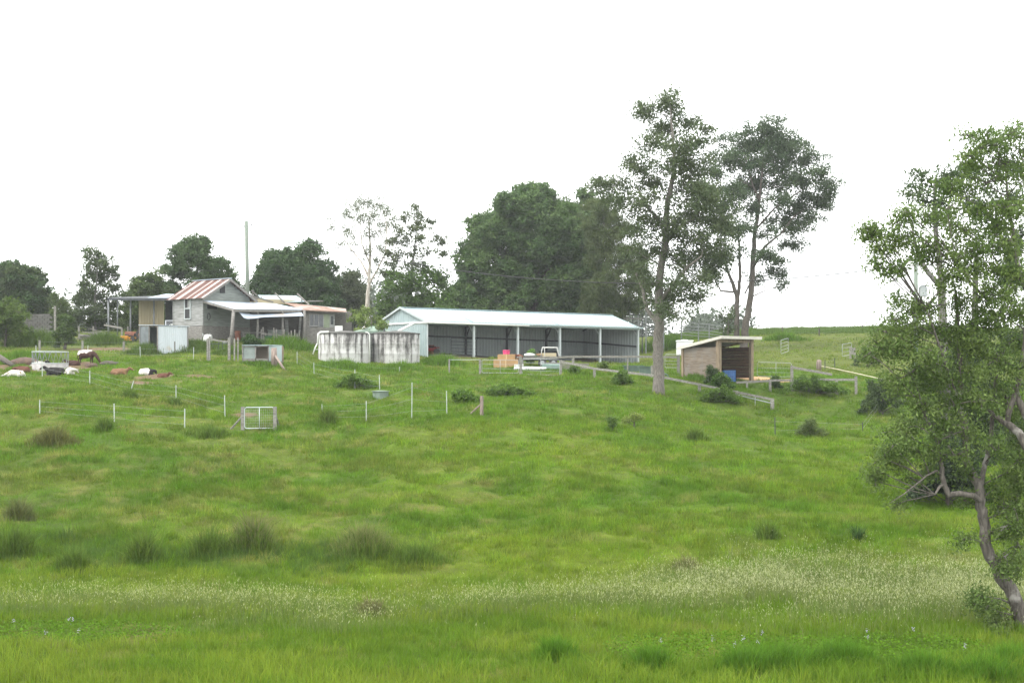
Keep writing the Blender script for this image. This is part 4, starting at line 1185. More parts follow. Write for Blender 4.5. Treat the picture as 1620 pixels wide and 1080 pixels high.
def hutch():
    d = 110.; b = at(413, d); t = thing('animal_hutch', 'grey timber and iron hutch with open front raised on blocks', 'hutch', b)
    zt = pt(0, 545.5, d).z; zb = pt(0, 571, d).z; x0 = pt(384, 0, d).x; x1 = pt(425, 0, d).x; x2 = pt(443, 0, d).x; dep = 1.7
    M['hutch_side'] = mat('hutch_side', (.2, .235, .22), (.15, .175, .165), .7, scale=3)
    m = MB(); m.slab([Vector((x0 - .05, d - .12, zt)), Vector((x1 + .05, d - .12, zt)), Vector((x2 + .05, d + dep * .55, zt)), Vector((x2 - .8, d + dep + .1, zt + .05)), Vector((x0 + .2, d + dep + .1, zt + .05))], .05); m.build('roof', M['zinc'], t)
    m = MB(); m.slab([Vector((x1, d, zb)), Vector((x2, d + dep * .5, zb)), Vector((x2, d + dep * .5, zt - .06)), Vector((x1, d, zt - .06))], .04); m.build('side_wall', M['zinc_wall'], t)
    m = MB(); m.slab([Vector((x0, d + dep, zb)), Vector((x2, d + dep, zb)), Vector((x2, d + dep, zt - .06)), Vector((x0, d + dep, zt - .06))], .04, (0, -1, 0))
    m.slab([Vector((x0, d, zb)), Vector((x0, d + dep, zb)), Vector((x0, d + dep, zt - .06)), Vector((x0, d, zt - .06))], .04, (-1, 0, 0)); m.build('rear_wall', M['brown_board'], t)
    xm = pt(404.5, 0, d).x
    m = MB(); m.slab([Vector((x0 + .04, d, zb + .18)), Vector((xm, d, zb + .18)), Vector((xm, d, zt - .1)), Vector((x0 + .04, d, zt - .1))], .04, (0, -1, 0)); m.build('front_panel', M['hutch_side'], t)
    m = MB()
    for x in (x0, xm, x1): m.bar(Vector((x, d - .04, zb - .25)), Vector((x, d - .04, zt - .05)), .08, .08, (1, 0, 0))
    m.bar(Vector((x0, d - .04, zb + .1)), Vector((x1, d - .04, zb + .1)), .08, .2); m.bar(Vector((x0, d - .04, zt - .1)), Vector((x1, d - .04, zt - .1)), .08, .08); m.build('frame', M['old_timber'], t)
    m = MB(); m.slab([Vector((x0, d, zb)), Vector((x1, d, zb)), Vector((x2, d + dep * .5, zb)), Vector((x2, d + dep, zb)), Vector((x0, d + dep, zb))], .06); m.build('floor', M['old_timber'], t)
    for x, y in ((x0 + .15, d + .15), (x1 - .1, d + .15), (x0 + .15, d + dep - .15), (x2 - .2, d + dep - .15)):
        m = MB(); z = hz(x, y) - .1; m.bar(Vector((x, y, z)), Vector((x, y, zb - .05)), .2, .2, (1, 0, 0)); m.build('block', M['old_timber'], t)
    p = at(434, 109.2); m = MB(); top = pt(433, 550, 109.2)
    m.tube([p - UPZ * .2, Vector((p.x - .03, p.y, top.z))], [.26, .22], 10); q = pt(436, 563, 108.9); r = at(452, 107.5); m.tube([q, r - UPZ * .1], [.1, .1], 8)
    M['stump_wood'] = mat('stump_wood', (.25, .2, .17), (.13, .1, .085), .9, scale=5, stretch=(2, 2, .5), bump=.5)
    single(m, 'strainer_post', M['stump_wood'], 'thick brown strainer post with slanting stay in front of the hutch', 'fence post', base=p, smooth=True)
hutch()

# ------------------------------------------------------------------ timber loafing shelter on the right
def shelter():
    d = 106.; O = pt(1137, 595, d); O.z = hz(O.x, O.y); th = math.radians(35)
    ex = Vector((math.cos(th), math.sin(th), 0)); ey = Vector((-math.sin(th), math.cos(th), 0))
    Lf = 3.45; Dm = 4.0; zf = pt(0, 534, d).z; zb = zf - .62
    t = thing('timber_shelter', 'brown slab timber stock shelter with white edged skillion roof', 'shelter', O)
    P = lambda a, b, z: O + ex * a + ey * b + UPZ * (z - O.z)
    g = lambda a, b: hz((O + ex * a + ey * b).x, (O + ex * a + ey * b).y) - .15
    def slabs(m, p, e, L, z0, z1, n, rg, bh=.24):
        z = z0
        while z < z1 - .05:
            h = min(bh * rg.uniform(.8, 1.2), z1 - z); j = rg.uniform(-.015, .02)
            m.bar(p + e * 0 + UPZ * (z + h / 2 - p.z) + n * j, p + e * L + UPZ * (z + h / 2 - p.z + rg.uniform(-.01, .01)) + n * j, .05, h - .006); z += h
    rg = random.Random(2)
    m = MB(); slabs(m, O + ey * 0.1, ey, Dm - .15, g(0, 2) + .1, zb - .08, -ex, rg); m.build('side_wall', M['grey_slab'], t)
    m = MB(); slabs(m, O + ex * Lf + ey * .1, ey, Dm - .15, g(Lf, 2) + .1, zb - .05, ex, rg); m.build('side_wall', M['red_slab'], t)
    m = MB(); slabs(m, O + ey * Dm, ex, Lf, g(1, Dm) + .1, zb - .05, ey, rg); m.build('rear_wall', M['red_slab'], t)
    for a, b, w in ((0, 0, .3), (Lf, 0, .26), (0, Dm, .24), (Lf, Dm, .22)):
        z1 = (zf if b == 0 else zb) - .05
        m = MB(); m.bar(P(a, b, g(a, b)), P(a, b, z1), w, w, ex); m.build('post', M['brown_post'], t)
    m = MB(); m.bar(P(0, -.02, zf - .22), P(Lf, -.02, zf - .22), .12, .26, ext=.1); m.bar(P(0, Dm, zb - .15), P(Lf, Dm, zb - .15), .1, .2)
    for a in (.0, Lf): m.bar(P(a, 0, zf - .14), P(a, Dm, zb - .14), .08, .14)
    m.build('beam', M['brown_post'], t)
    m = MB(); o = .55
    sl = (zf - zb) / Dm
    m.slab([P(-.25, -o, zf + o * sl), P(Lf + .55, -o, zf + o * sl), P(Lf + .55, Dm + .4, zb - .4 * sl), P(-.25, Dm + .4, zb - .4 * sl)], .05); rf = m.build('roof', M['zinc_inner'], t)
    m = MB()
    m.bar(P(-.27, -o - .03, zf + o * sl - .07), P(Lf + .57, -o - .03, zf + o * sl - .07), .04, .22); m.bar(P(-.28, -o, zf + o * sl - .07), P(-.28, Dm + .4, zb - .4 * sl - .07), .04, .22)
    m.build('fascia', M['cream_white'], rf)
    # hay net hanging under the beam
    return t, P
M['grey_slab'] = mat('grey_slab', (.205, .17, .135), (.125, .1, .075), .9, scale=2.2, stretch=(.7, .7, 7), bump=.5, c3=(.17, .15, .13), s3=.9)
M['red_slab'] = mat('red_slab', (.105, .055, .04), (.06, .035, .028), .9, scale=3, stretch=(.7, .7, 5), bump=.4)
M['brown_post'] = mat('brown_post', (.24, .19, .13), (.15, .115, .08), .9, scale=4, stretch=(2, 2, .5), bump=.4)
M['cream_white'] = mat('cream_white', (.5, .48, .42), (.42, .4, .35), .6)
SH, SP = shelter()
def blue_pen():
    b = at(1153, 107.2); t = thing('blue_crate', 'blue plastic crates stacked inside the timber shelter', 'crate', b)
    def crate(c):
        m = MB(); w, l, h = .95, .8, .42
        for z in (.02, h - .03): 
            for y in (-l / 2, l / 2): m.bar(c + Vector((-w / 2, y, z)), c + Vector((w / 2, y, z)), .04, .06)
            for x in (-w / 2, w / 2): m.bar(c + Vector((x, -l / 2, z)), c + Vector((x, l / 2, z)), .04, .06)
        for k in range(7):
            x = -w / 2 + w * k / 6
            for y in (-l / 2, l / 2): m.bar(c + Vector((x, y, 0)), c + Vector((x, y, h)), .05, .03, (1, 0, 0))
        for k in range(6):
            y = -l / 2 + l * k / 5
            for x in (-w / 2, w / 2): m.bar(c + Vector((x, y, 0)), c + Vector((x, y, h)), .03, .05, (0, 1, 0))
        m.box(c + UPZ * .02, w, l, .03); m.box(c + Vector((0, 0, h * .45)), w * .97, l * .97, .3)
        return m
    m = crate(b + UPZ * .02); m.v = m.v; lower = m
    o = lower.build('bottom_crate', M['blue_plastic'], t)
    crate(b + UPZ * .46).build('top_crate', M['blue_plastic'], t)
blue_pen()
def white_tank():
    b = at(1083, 113.5); z0 = pt(0, 562.5, 113.5).z; z1 = pt(0, 540, 113.5).z; t = thing('white_water_tank', 'square white plastic tank raised behind the timber shelter', 'tank', Vector((b.x, b.y, b.z)))
    w = 1.25; m = MB(); m.box(Vector((b.x, b.y, (z0 + z1) / 2)), w, 1.1, z1 - z0); m.build('tank_body', M['white_paint'], t, bevel=.1)
    m = MB(); m.box(Vector((b.x, b.y, z1 + .03)), w * 1.06, 1.16, .12); m.lathe(Vector((b.x, b.y, z1 + .09)), [(.25, 0), (.25, .06), (.05, .07)], 14); m.build('lid', M['white_paint'], t, bevel=.03)
    m = MB(); m.box(Vector((b.x, b.y, (z0 + z1) / 2 + .0)), w * 1.015, 1.12, .05); m.build('band', M['galv'], t)
    m = MB()
    for x in (-.5, .5):
        for y in (-.45, .45): m.bar(Vector((b.x + x, b.y + y, hz(b.x + x, b.y + y) - .1)), Vector((b.x + x, b.y + y, z0)), .12, .12, (1, 0, 0))
    m.build('stand', M['old_timber'], t)
white_tank()

# ------------------------------------------------------------------ fences, gates, poles
def post_at(px, py0, py1, w, mat_, parent, d=None, lean=0.0, name='post', rnd=False, label=None):
    """a post from photo row py0 (top) to the ground at row py1"""
    p = hit(px, py1) if d is None else at(px, d)
    top = Vector((p.x + lean, p.y, ZC + (HY - py0) / F * p.y))
    m = MB()
    if rnd: m.tube([p - UPZ * .25, top], [w / 2 * 1.05, w / 2], 9)
    else: m.bar(p - UPZ * .25, top, w, w, (0, 1, 0))
    o = m.build(name, mat_, parent, smooth=False)
    if label: o['label'] = label
    return p, top

M['picket'] = mat('picket', (.38, .41, .38), (.27, .3, .27), .55)
def wire_fence(name, label, posts, wires=3, mat_=None, w=.047, group=None, wmat=None, wr=.004):
    """posts: (px, ytop, ybase[, px_top]); wires run from post to post"""
    f0 = hit(posts[0][0], posts[0][2])
    t = thing(name, label, 'fence', f0, group)
    pts_ = []
    for q in posts:
        p = hit(q[0], q[2]); ln = ((q[3] - q[0]) / F * p.y) if len(q) > 3 else random.uniform(-.03, .03)
        pts_.append(post_at(q[0], q[1], q[2], w, mat_ or M['picket'], t, p.y, ln))
    if wires:
        for k in range(wires):
            f = (k + .6) / wires; m = MB()
            for (a, b), (c, e) in zip(pts_[:-1], pts_[1:]):
                m.tube([a.lerp(b, f), (a.lerp(b, f) + c.lerp(e, f)) / 2 - UPZ * .02, c.lerp(e, f)], wr, 4, False)
            m.build('wire', wmat or M['wire'], t)
    return t
wire_fence('wire_fence', 'white picket wire fence running from the left edge to the small gate', [(63, 632, 655), (181, 638, 669), (292, 646, 678)], 3)
wire_fence('wire_fence', 'thin wire fence on white pickets sloping down from the cattle to the small gate', [(67, 571, 596), (142, 586, 609), (202, 602, 628, 211.5), (278.5, 609, 632), (356, 625, 660)], 3)
wire_fence('wire_fence', 'thin white picket fence curving down below the concrete tanks to the trough', [(470, 556, 577), (497, 573, 594), (561.5, 584, 615), (600.7, 593, 616)], 3)
wire_fence('wire_fence', 'wire fence on tall white pickets right of the small gate', [(510, 639, 664), (579.5, 634, 667), (651.3, 605, 662), (707, 618, 656)], 3)
wire_fence('wire_fence', 'wire fence on stout pale posts behind the hay feeder', [(63, 538, 556), (130.5, 539, 557), (195.5, 539.5, 556), (276, 540, 558)], 3, M['fence_timber'], .16)
wire_fence('wire_fence', 'low electric fence on slim white posts above the lying cattle', [(57, 546, 564), (138.7, 546, 560), (222, 548, 566), (306, 549, 569)], 2, None, .05)
wire_fence('wire_fence', 'garden fence of old round posts at the left below the bushes', [(30, 517, 541), (125, 516, 534), (148, 516, 534), (193, 518, 540), (202, 516, 536)], 4, M['fence_timber'], .15)
m = MB(); a = hit(192, 538); b_ = hit(202, 536)
wire_fence('wire_fence', 'short fence of pale posts below the concrete tanks', [(557.5, 576, 583), (632, 580, 588)], 1, None, .07)
wire_fence('ridge_fence', 'dark old posts along the grassy ridge on the skyline', [(1237.5, 516, 527), (1296, 519, 531), (1364, 514, 522)], 2, M['bark_dark'], .14)
wire_fence('wire_fence', 'dark star pickets across the gully in front of the big riverside tree', [(1226.5, 660, 690), (1365, 668, 682), (1397, 624, 640)], 2, M['dark_steel'], .05)
wire_fence('wire_fence', 'two thin dark posts beside the brown gate stump', [(1305, 569, 585), (1320.5, 566, 582)], 2, M['dark_steel'], .06)

def pipe_gate(name, label, a0, a1, ztop, zbot, bars, ups, mat_, r=.024, group=None, stay=False):
    """a0,a1 ground points of both ends; ztop/zbot heights above ground; bars fractions; ups fractions"""
    t = thing(name, label, 'gate', a0, group)
    A = a0 + UPZ * zbot; B = a1 + UPZ * zbot; h = ztop - zbot; c = .08
    m = MB(); e = (B - A).normalized()
    m.tube([A + e * c, A + UPZ * c, A + UPZ * (h - c), A + UPZ * h + e * c, B + UPZ * h - e * c, B + UPZ * (h - c), B + UPZ * c, B - e * c, A + e * c], r, 7, False)
    m.build('gate_frame', mat_, t, smooth=True)
    for f in bars:
        m = MB(); m.tube([A + UPZ * h * f, B + UPZ * h * f], r * .7, 6); m.build('rail', mat_, t, smooth=True)
    for f in ups:
        m = MB(); q = A.lerp(B, f); m.tube([q, q + UPZ * h], r * .9, 6); m.build('upright', mat_, t, smooth=True)
    return t, A, B
def netting(parent, A, B, h, n, k):
    m = MB()
    for i in range(n + 1):
        q = A.lerp(B, i / n); m.tube([q, q + UPZ * h], .004, 4, False)
    for j in range(k + 1): m.tube([A + UPZ * h * j / k, B + UPZ * h * j / k], .004, 4, False)
    m.build('mesh_wire', M['wire'], parent)
# the small gate on the bank
a0 = hit(387, 681); a1 = hit(433, 681); a1.y = a0.y + .1; a1.z = hz(a1.x, a1.y)
g, A, B = pipe_gate('field_gate', 'small white framed mesh gate standing alone on the grassy bank', a0, a1, 1.2, .1, (), (.5,), M['white_steel'], .026)
netting(g, A, B, 1.1, 14, 8)
for px, s in ((384, -1), (435, 1)):
    t_ = thing('gate_post', 'weathered gate post with slanting stay on the %s of the small gate' % ('left' if s < 0 else 'right'), 'fence post', at(px, a0.y + .05))
    post_at(px, 643, 682, .17, M['fence_timber'], t_, a0.y + .05, 0, 'upright')
    m = MB(); q = at(px + s * (22 if s < 0 else 7), a0.y + (.3 if s < 0 else 1.2)); m.tube([q - UPZ * .1, at(px, a0.y + .05) + UPZ * (.75 if s < 0 else .9)], .05, 7); m.build('stay', M['fence_timber'], t_)
t_ = thing('strainer_post', 'brown timber strainer post with slanting stay right of the tall pickets', 'fence post', hit(762, 657))
p, _ = post_at(762, 626, 657, .2, M['stump_wood'], t_, None, 0, 'upright', True); m = MB(); q = at(744, p.y + .2); m.tube([q, p + UPZ * .65], .05, 7); m.build('stay', M['stump_wood'], t_)

# yard in front of the big shed
DY = 111.5
def yard_post(px, y0, w, label):
    p = at(px, DY); t = Vector((p.x, p.y, ZC + (HY - y0) / F * DY)); m = MB(); m.bar(p - UPZ * .3, t, w, w, (0, 1, 0)); return single(m, 'fence_post', M['fence_timber'], label, 'fence post', base=p)
yard_post(710.7, 568, .12, 'thin grey post right of the concrete tanks')
yard_post(759.5, 568, .18, 'square grey post at the left end of the pipe gates')
yard_post(823.5, 563, .2, 'taller square grey post between the two pipe gates')
yard_post(887.5, 569, .17, 'square grey post where the sloping rail fence begins')
gA = at(762.5, DY); gB = at(820, DY)
pipe_gate('pipe_gate', 'galvanised pipe gate in front of the tan cardboard boxes', gA, gB, 1.12, .08, (.33, .66), (.5,), M['galv'], .02, 'pipe gates before the big shed')
gA = at(826, DY); gB = at(885.5, DY - .8)
pipe_gate('pipe_gate', 'galvanised pipe gate in front of the flatbed trailer', gA, gB, 1.25, .0, (.25, .5, .75), (.5,), M['galv'], .02, 'pipe gates before the big shed')
m = MB(); m.tube([at(710.7, DY) + UPZ * 1.1, at(759.5, DY) + UPZ * 1.1], .02, 6); m.tube([at(676, DY + 3) + UPZ * 1.0, at(710.7, DY) + UPZ * 1.1], .02, 6)
m = MB(); m.tube([at(711.3, DY) + UPZ * 1.12, at(758.8, DY) + UPZ * 1.12], .02, 6); single(m, 'pipe_rail', M['white_steel'], 'thin pipe rail between the grey posts right of the tanks', 'rail', base=at(711.3, DY))

def rail_fence(name, label, rails, posts, mat_, rw=.06, rh=.16):
    t = thing(name, label, 'fence', at(posts[0][0], posts[0][3]))
    for (x0, y0, d0), (x1, y1, d1) in rails:
        a, b = pt(x0, y0, d0), pt(x1, y1, d1); n = max(1, int((b - a).length / 3.2)); 
        for i in range(n):
            m = MB(); q = a.lerp(b, i / n); r = a.lerp(b, (i + 1) / n); w = Vector((0, 0, random.uniform(-.02, .02)))
            m.bar(q + w, r - w, rw, rh); m.build('rail', mat_, t)
    for px, y0, w, d in posts:
        p = at(px, d); m = MB(); m.bar(p - UPZ * .3, Vector((p.x, p.y + .08, ZC + (HY - y0) / F * d)), w, w, (0, 1, 0)); m.build('post', mat_, t)
    return t
rail_fence('rail_fence', 'long grey timber rail fence sloping down past the tall gum trunk', [((888, 571.5, 111.3), (940, 583, 108.5)), ((940, 583, 108.5), (1040, 594.5, 103.5)), ((1040, 594.5, 103.5), (1223, 632, 97.5))],
           [(940.5, 583, .2, 108.5), (989.6, 589, .17, 106), (1106.7, 608, .2, 101.5), (1165, 618, .2, 99.6), (1221.8, 630, .24, 97.5)], M['fence_timber'])
rail_fence('rail_fence', 'short second rail under the end of the sloping rail fence', [((1168, 624.5, 99.3), (1220, 637.5, 97.4))], [(1195, 626, .05, 98.4)], M['galv'], .05, .07)
rail_fence('rail_fence', 'level grey rail fence close in front of the right bays of the big shed', [((828, 567.5, 113.5), (907, 564, 114.5)), ((907, 564, 114.5), (1073, 564.5, 116.5))],
           [(906.7, 563, .2, 114.5), (993, 564, .1, 115.5), (1073.5, 563, .22, 116.5)], M['fence_timber'], .06, .17)
gA = at(1052, 117); gB = at(1072, 116.8)
pipe_gate('pipe_gate', 'pipe gate panel between the gum trunk and white tank', gA, gB, 1.35, .25, (.25, .5, .75), (), M['galv'], .02)
rail_fence('rail_fence', 'grey rail fence below the wood chips right of the timber shelter', [((1165, 605, 105.5), (1218, 602, 105.3)), ((1218, 601.5, 105.3), (1355, 600, 105))],
           [(1182, 604, .14, 105.4), (1218.5, 601, .17, 105.3), (1253, 601, .16, 105.2), (1289.5, 600.5, .19, 105.1), (1324, 600, .18, 105), (1354.5, 595, .17, 105)], M['fence_timber'])
rail_fence('rail_fence', 'timber rail running back from the tall corner post to the brown stump', [((1253, 580.5, 109), (1316, 592.5, 106))], [(1253, 578, .2, 109)], M['fence_timber'], .07, .17)
gA = at(1198, 109.5); gB = at(1252, 109.2)
pipe_gate('pipe_gate', 'low wide pipe panel joining the timber shelter to the corner post', gA, gB, 1.45, .35, (.3, .6), (.55,), M['galv'], .018)
p = hit(1295.5, 586); m = MB(); m.tube([p - UPZ * .3, p + UPZ * .7, Vector((p.x + .03, p.y, ZC + (HY - 569) / F * p.y))], [.24, .23, .2], 10)
single(m, 'gate_stump', M['stump_wood'], 'thick purplish brown gate stump beside the grass track', 'fence post', base=p, smooth=True)
# field gates standing open on the rise
a0 = hit(1235.5, 562); a1 = at(1247, a0.y + 4.5); pipe_gate('field_gate', 'pale pipe gate swung open beside the track, left of it', a0, a1, 1.5, .15, (.25, .5, .75), (), M['galv'], .022, 'open gates on the rise')
a0 = hit(1332.5, 566); a1 = at(1347, a0.y + 3.2); pipe_gate('field_gate', 'pale pipe gate hung on twin posts right of the track', a0, a1, 1.35, .15, (.33, .66), (), M['galv'], .022, 'open gates on the rise')
for px, l in ((1346.5, 'left'), (1351, 'right')):
    p = hit(px, 567); m = MB(); m.tube([p - UPZ * .3, Vector((p.x, p.y, ZC + (HY - 549.5) / F * p.y))], .17, 9); single(m, 'gate_post', M['fence_timber'], '%s one of the two grey gate posts up the track' % l, 'fence post', base=p)
m = MB(); Q = []
for px, py in ((1300, 583), (1322, 587.5), (1345, 592), (1370, 598), (1395, 603.5), (1415, 608)): Q.append(hit(px, py + 1) + UPZ * .25)
m.tube(Q, .05, 7); single(m, 'poly_pipe', mat('poly_pipe', (.42, .39, .26), rough=.6), 'pale yellow pipe lying across the grass towards the big tree', 'pipe', smooth=True)
# garden gate frame in front of the verandah
def garden_gate():
    d = 113.5; p = at(329, d); t = thing('garden_gate', 'low sagging timber gate frame in front of the verandah', 'gate', p)
    for px, y0, w in ((328.5, 535, .14), (331.5, 532, .12), (362.5, 534, .2), (371, 535, .12), (376.5, 534, .1)): post_at(px, y0, 552, w, M['fence_timber'], t, d)
    m = MB(); a, b, c = pt(331, 535.5, d), pt(346, 539, d), pt(362, 540, d); m.bar(a, b, .06, .14); m.bar(b, c, .06, .14); m.build('top_rail', M['fence_timber'], t)
    m = MB(); m.bar(pt(331, 544, d), pt(361, 543, d), .04, .05); m.build('mid_rail', M['dark_steel'], t)
    for px in (346, 352):
        m = MB(); m.bar(pt(px, 541, d), pt(px, 552, d), .04, .04, (0, 1, 0)); m.build('bar', M['dark_steel'], t)
garden_gate()

# steel yards behind the tall gum
def yards():
    t = thing('stock_yard_panels', 'grey steel stock yard panels behind the tall gum tree', 'stock yard', at(1060, 165))
    R3 = [(982, 491, 496, 160), (1010, 491, 520, 160), (1022, 494, 526, 160), (1050, 503, 535, 162), (1078, 508, 536, 165), (1105, 511, 534, 168), (1122, 512, 534, 170), (1145, 516, 533, 174), (1165, 518, 532, 176)]
    P = []
    for px, y0, y1, d in R3:
        a = pt(px, y0, d); b = Vector((a.x, a.y, hz(a.x, a.y))); P.append((a, b)); m = MB(); m.bar(b - UPZ * .1, a, .13, .13, (0, 1, 0)); m.build('post', M['galv_dark'], t)
    for (a, b), (c, e) in zip(P[:-1], P[1:]):
        m = MB()
        for f in (0.03, .22, .4, .56, .72): m.tube([a.lerp(a - UPZ * 2.2, f), c.lerp(c - UPZ * 2.2, f)], .035, 5)
        m.build('panel_rails', M['galv_dark'], t)
M['galv_dark'] = mat('galv_dark', (.2, .215, .21), (.14, .15, .15), .55, .2)
yards()
# loading platform rail that shows over the shed's right roof end
def loading_ramp():
    t = thing('loading_ramp', 'thin dark handrail of a loading ramp rising over the shed roof end', 'ramp', at(1000, 162)); z = []
    for px in (985, 1001, 1016):
        a = pt(px, 491, 160); m = MB(); m.bar(Vector((a.x, a.y, hz(a.x, a.y))), a, .1, .1, (0, 1, 0)); m.build('post', M['dark_steel'], t)
    for y in (491.5, 498):
        m = MB(); m.bar(pt(980, y, 159.8), pt(1018, y, 159.8), .07, .07); m.build('rail', M['dark_steel'], t)
    m = MB(); m.slab([pt(980, 503, 159.9), pt(1018, 503, 159.9), pt(1018, 503, 162), pt(980, 503, 162)], .12); m.build('platform', M['old_timber'], t)
loading_ramp()

# power poles and wires
M['pole_green'] = mat('pole_green', (.115, .16, .125), (.16, .175, .15), .85, scale=1.2, stretch=(1, 1, .4))
def power_pole():
    d = 150.; b = at(392.5, d); top = pt(389.8, 350, d); t = thing('power_pole', 'tall greenish timber power pole behind the farmhouse roof', 'power pole', b)
    m = MB(); m.tube([b - UPZ * .3, top], [.23, .19], 12); m.build('pole', M['pole_green'], t, smooth=True)
    m = MB(); k = pt(397.5, 355.5, d); m.tube([pt(390, 357.5, d), pt(396, 358, d), k], .03, 6); m.build('bracket', M['dark_steel'], t)
    m = MB(); m.lathe(k - UPZ * .05, [(.05, 0), (.07, .06), (.05, .1), (.07, .14), (.03, .2)], 10); m.lathe(pt(386.8, 358, d), [(.05, -.1), (.07, 0), (.04, .1)], 8); m.build('insulator', M['dark_steel'], t)
    m = MB(); q = pt(397.5, 355, d); e = pt(1458, 420, 118); Q = []
    return q
q0 = power_pole()
def pole2():
    d = 120.; b = at(1449, d); top = pt(1449, 404, d); t = thing('power_pole', 'power pole with grey transformer half hidden behind the big tree', 'power pole', b)
    m = MB(); m.tube([b - UPZ * .3, top], [.21, .17], 12); m.build('pole', M['pole_green'], t, smooth=True)
    c = pt(1460, 461, d); m = MB(); m.lathe(c - UPZ * .45, [(.3, 0), (.36, .03), (.36, .82), (.3, .88), (.1, .92)], 18); m.box(c + Vector((0, -.3, .5)), .9, .12, .1); m.build('transformer', M['galv'], t)
    m = MB(); m.bar(pt(1441, 420, d), pt(1458, 420, d), .1, .12); m.build('cross_arm', M['old_timber'], t)
    return pt(1441.5, 419, d)
q1 = pole2()
m = MB(); n = 40; Q = []
for i in range(n + 1):
    s = i / n; p = q0.lerp(q1, s); p.z -= 4 * s * (1 - s) * 3.6; Q.append(p)
m.tube(Q, .045, 5, False); single(m, 'power_line', M['dark'], 'thin sagging power line strung between the two poles', 'power line', base=q0)

# ------------------------------------------------------------------ things around the big shed
def on_shed(a, b):
    p = SHED_O + SX * a + SY * b; p.z = hz(p.x, p.y); return p
M['card'] = mat('cardboard', (.33, .215, .105), (.28, .175, .085), .8, scale=2)
def boxes():
    d = 119; b = at(802, d)
    w = 30 / F * d
    def carton(nm, c, sx, sy, sz, label):
        t = thing(nm, label, 'box', c)
        m = MB(); m.box(c + UPZ * sz / 2, sx, sy, sz); m.build('box_body', M['card'], t, bevel=.01)
        m = MB(); m.box(c + Vector((0, -sy / 2 - .003, sz * .5)), .08, .004, sz * .98); m.box(c + Vector((0, 0, sz + .003)), .08, sy, .004); m.build('tape', mat('tape', (.5, .36, .2), rough=.4), t)
        return c.z + sz
    zt = carton('cardboard_box', Vector((b.x - .1, b.y, b.z)), 2.1, 1.1, .72, 'wide tan cardboard box on the grass, lower of the stack')
    carton('cardboard_box', Vector((b.x - .05, b.y + .05, zt)), 1.5, 1.0, .42, 'tan cardboard box under the pink box, upper of the stack')
    zt += .42
    c = Vector((b.x - .05, b.y + .0, zt)); t = thing('pink_tub', 'bright pink tub with a lid on top of the cardboard boxes', 'tub', c)
    M['pink'] = mat('pink', (.55, .05, .16), (.48, .04, .13), .5)
    m = MB(); m.lathe(c, [(.26, 0), (.28, .02), (.31, .3)], 18); m.build('tub_body', M['pink'], t); m = MB(); m.lathe(c, [(.335, .3), (.335, .35), (.2, .37), (.02, .37)], 18); m.build('lid', M['pink'], t)
    m = MB(); rg = random.Random(5); c = Vector((b.x + .95, b.y, b.z + .72))
    t = thing('scrap_heap', 'small heap of dark scrap beside the cardboard boxes', 'scrap', c)
    for i in range(26): m.box(c + Vector((rg.uniform(-.35, .35), rg.uniform(-.3, .3), rg.uniform(.03, .38))), rg.uniform(.1, .35), rg.uniform(.06, .2), rg.uniform(.05, .14), rg.uniform(0, 3))
    m.build('scrap', M['rusty'], t)
    m = MB(); c = at(820, d - .4); m.box(c + UPZ * .18, .75, .7, .32, .2); single(m, 'white_box', M['white_paint'], 'white box on the ground right of the cardboard boxes', 'box', base=c)
    m = MB(); c = at(820, d); m.box(c + UPZ * .35, .8, .7, .66, .1); m.box(c + UPZ * .7, .9, .8, .06, .1); single(m, 'pallet_crate', M['old_timber'], 'old timber crate beneath the dark scrap', 'crate', base=c)
boxes()
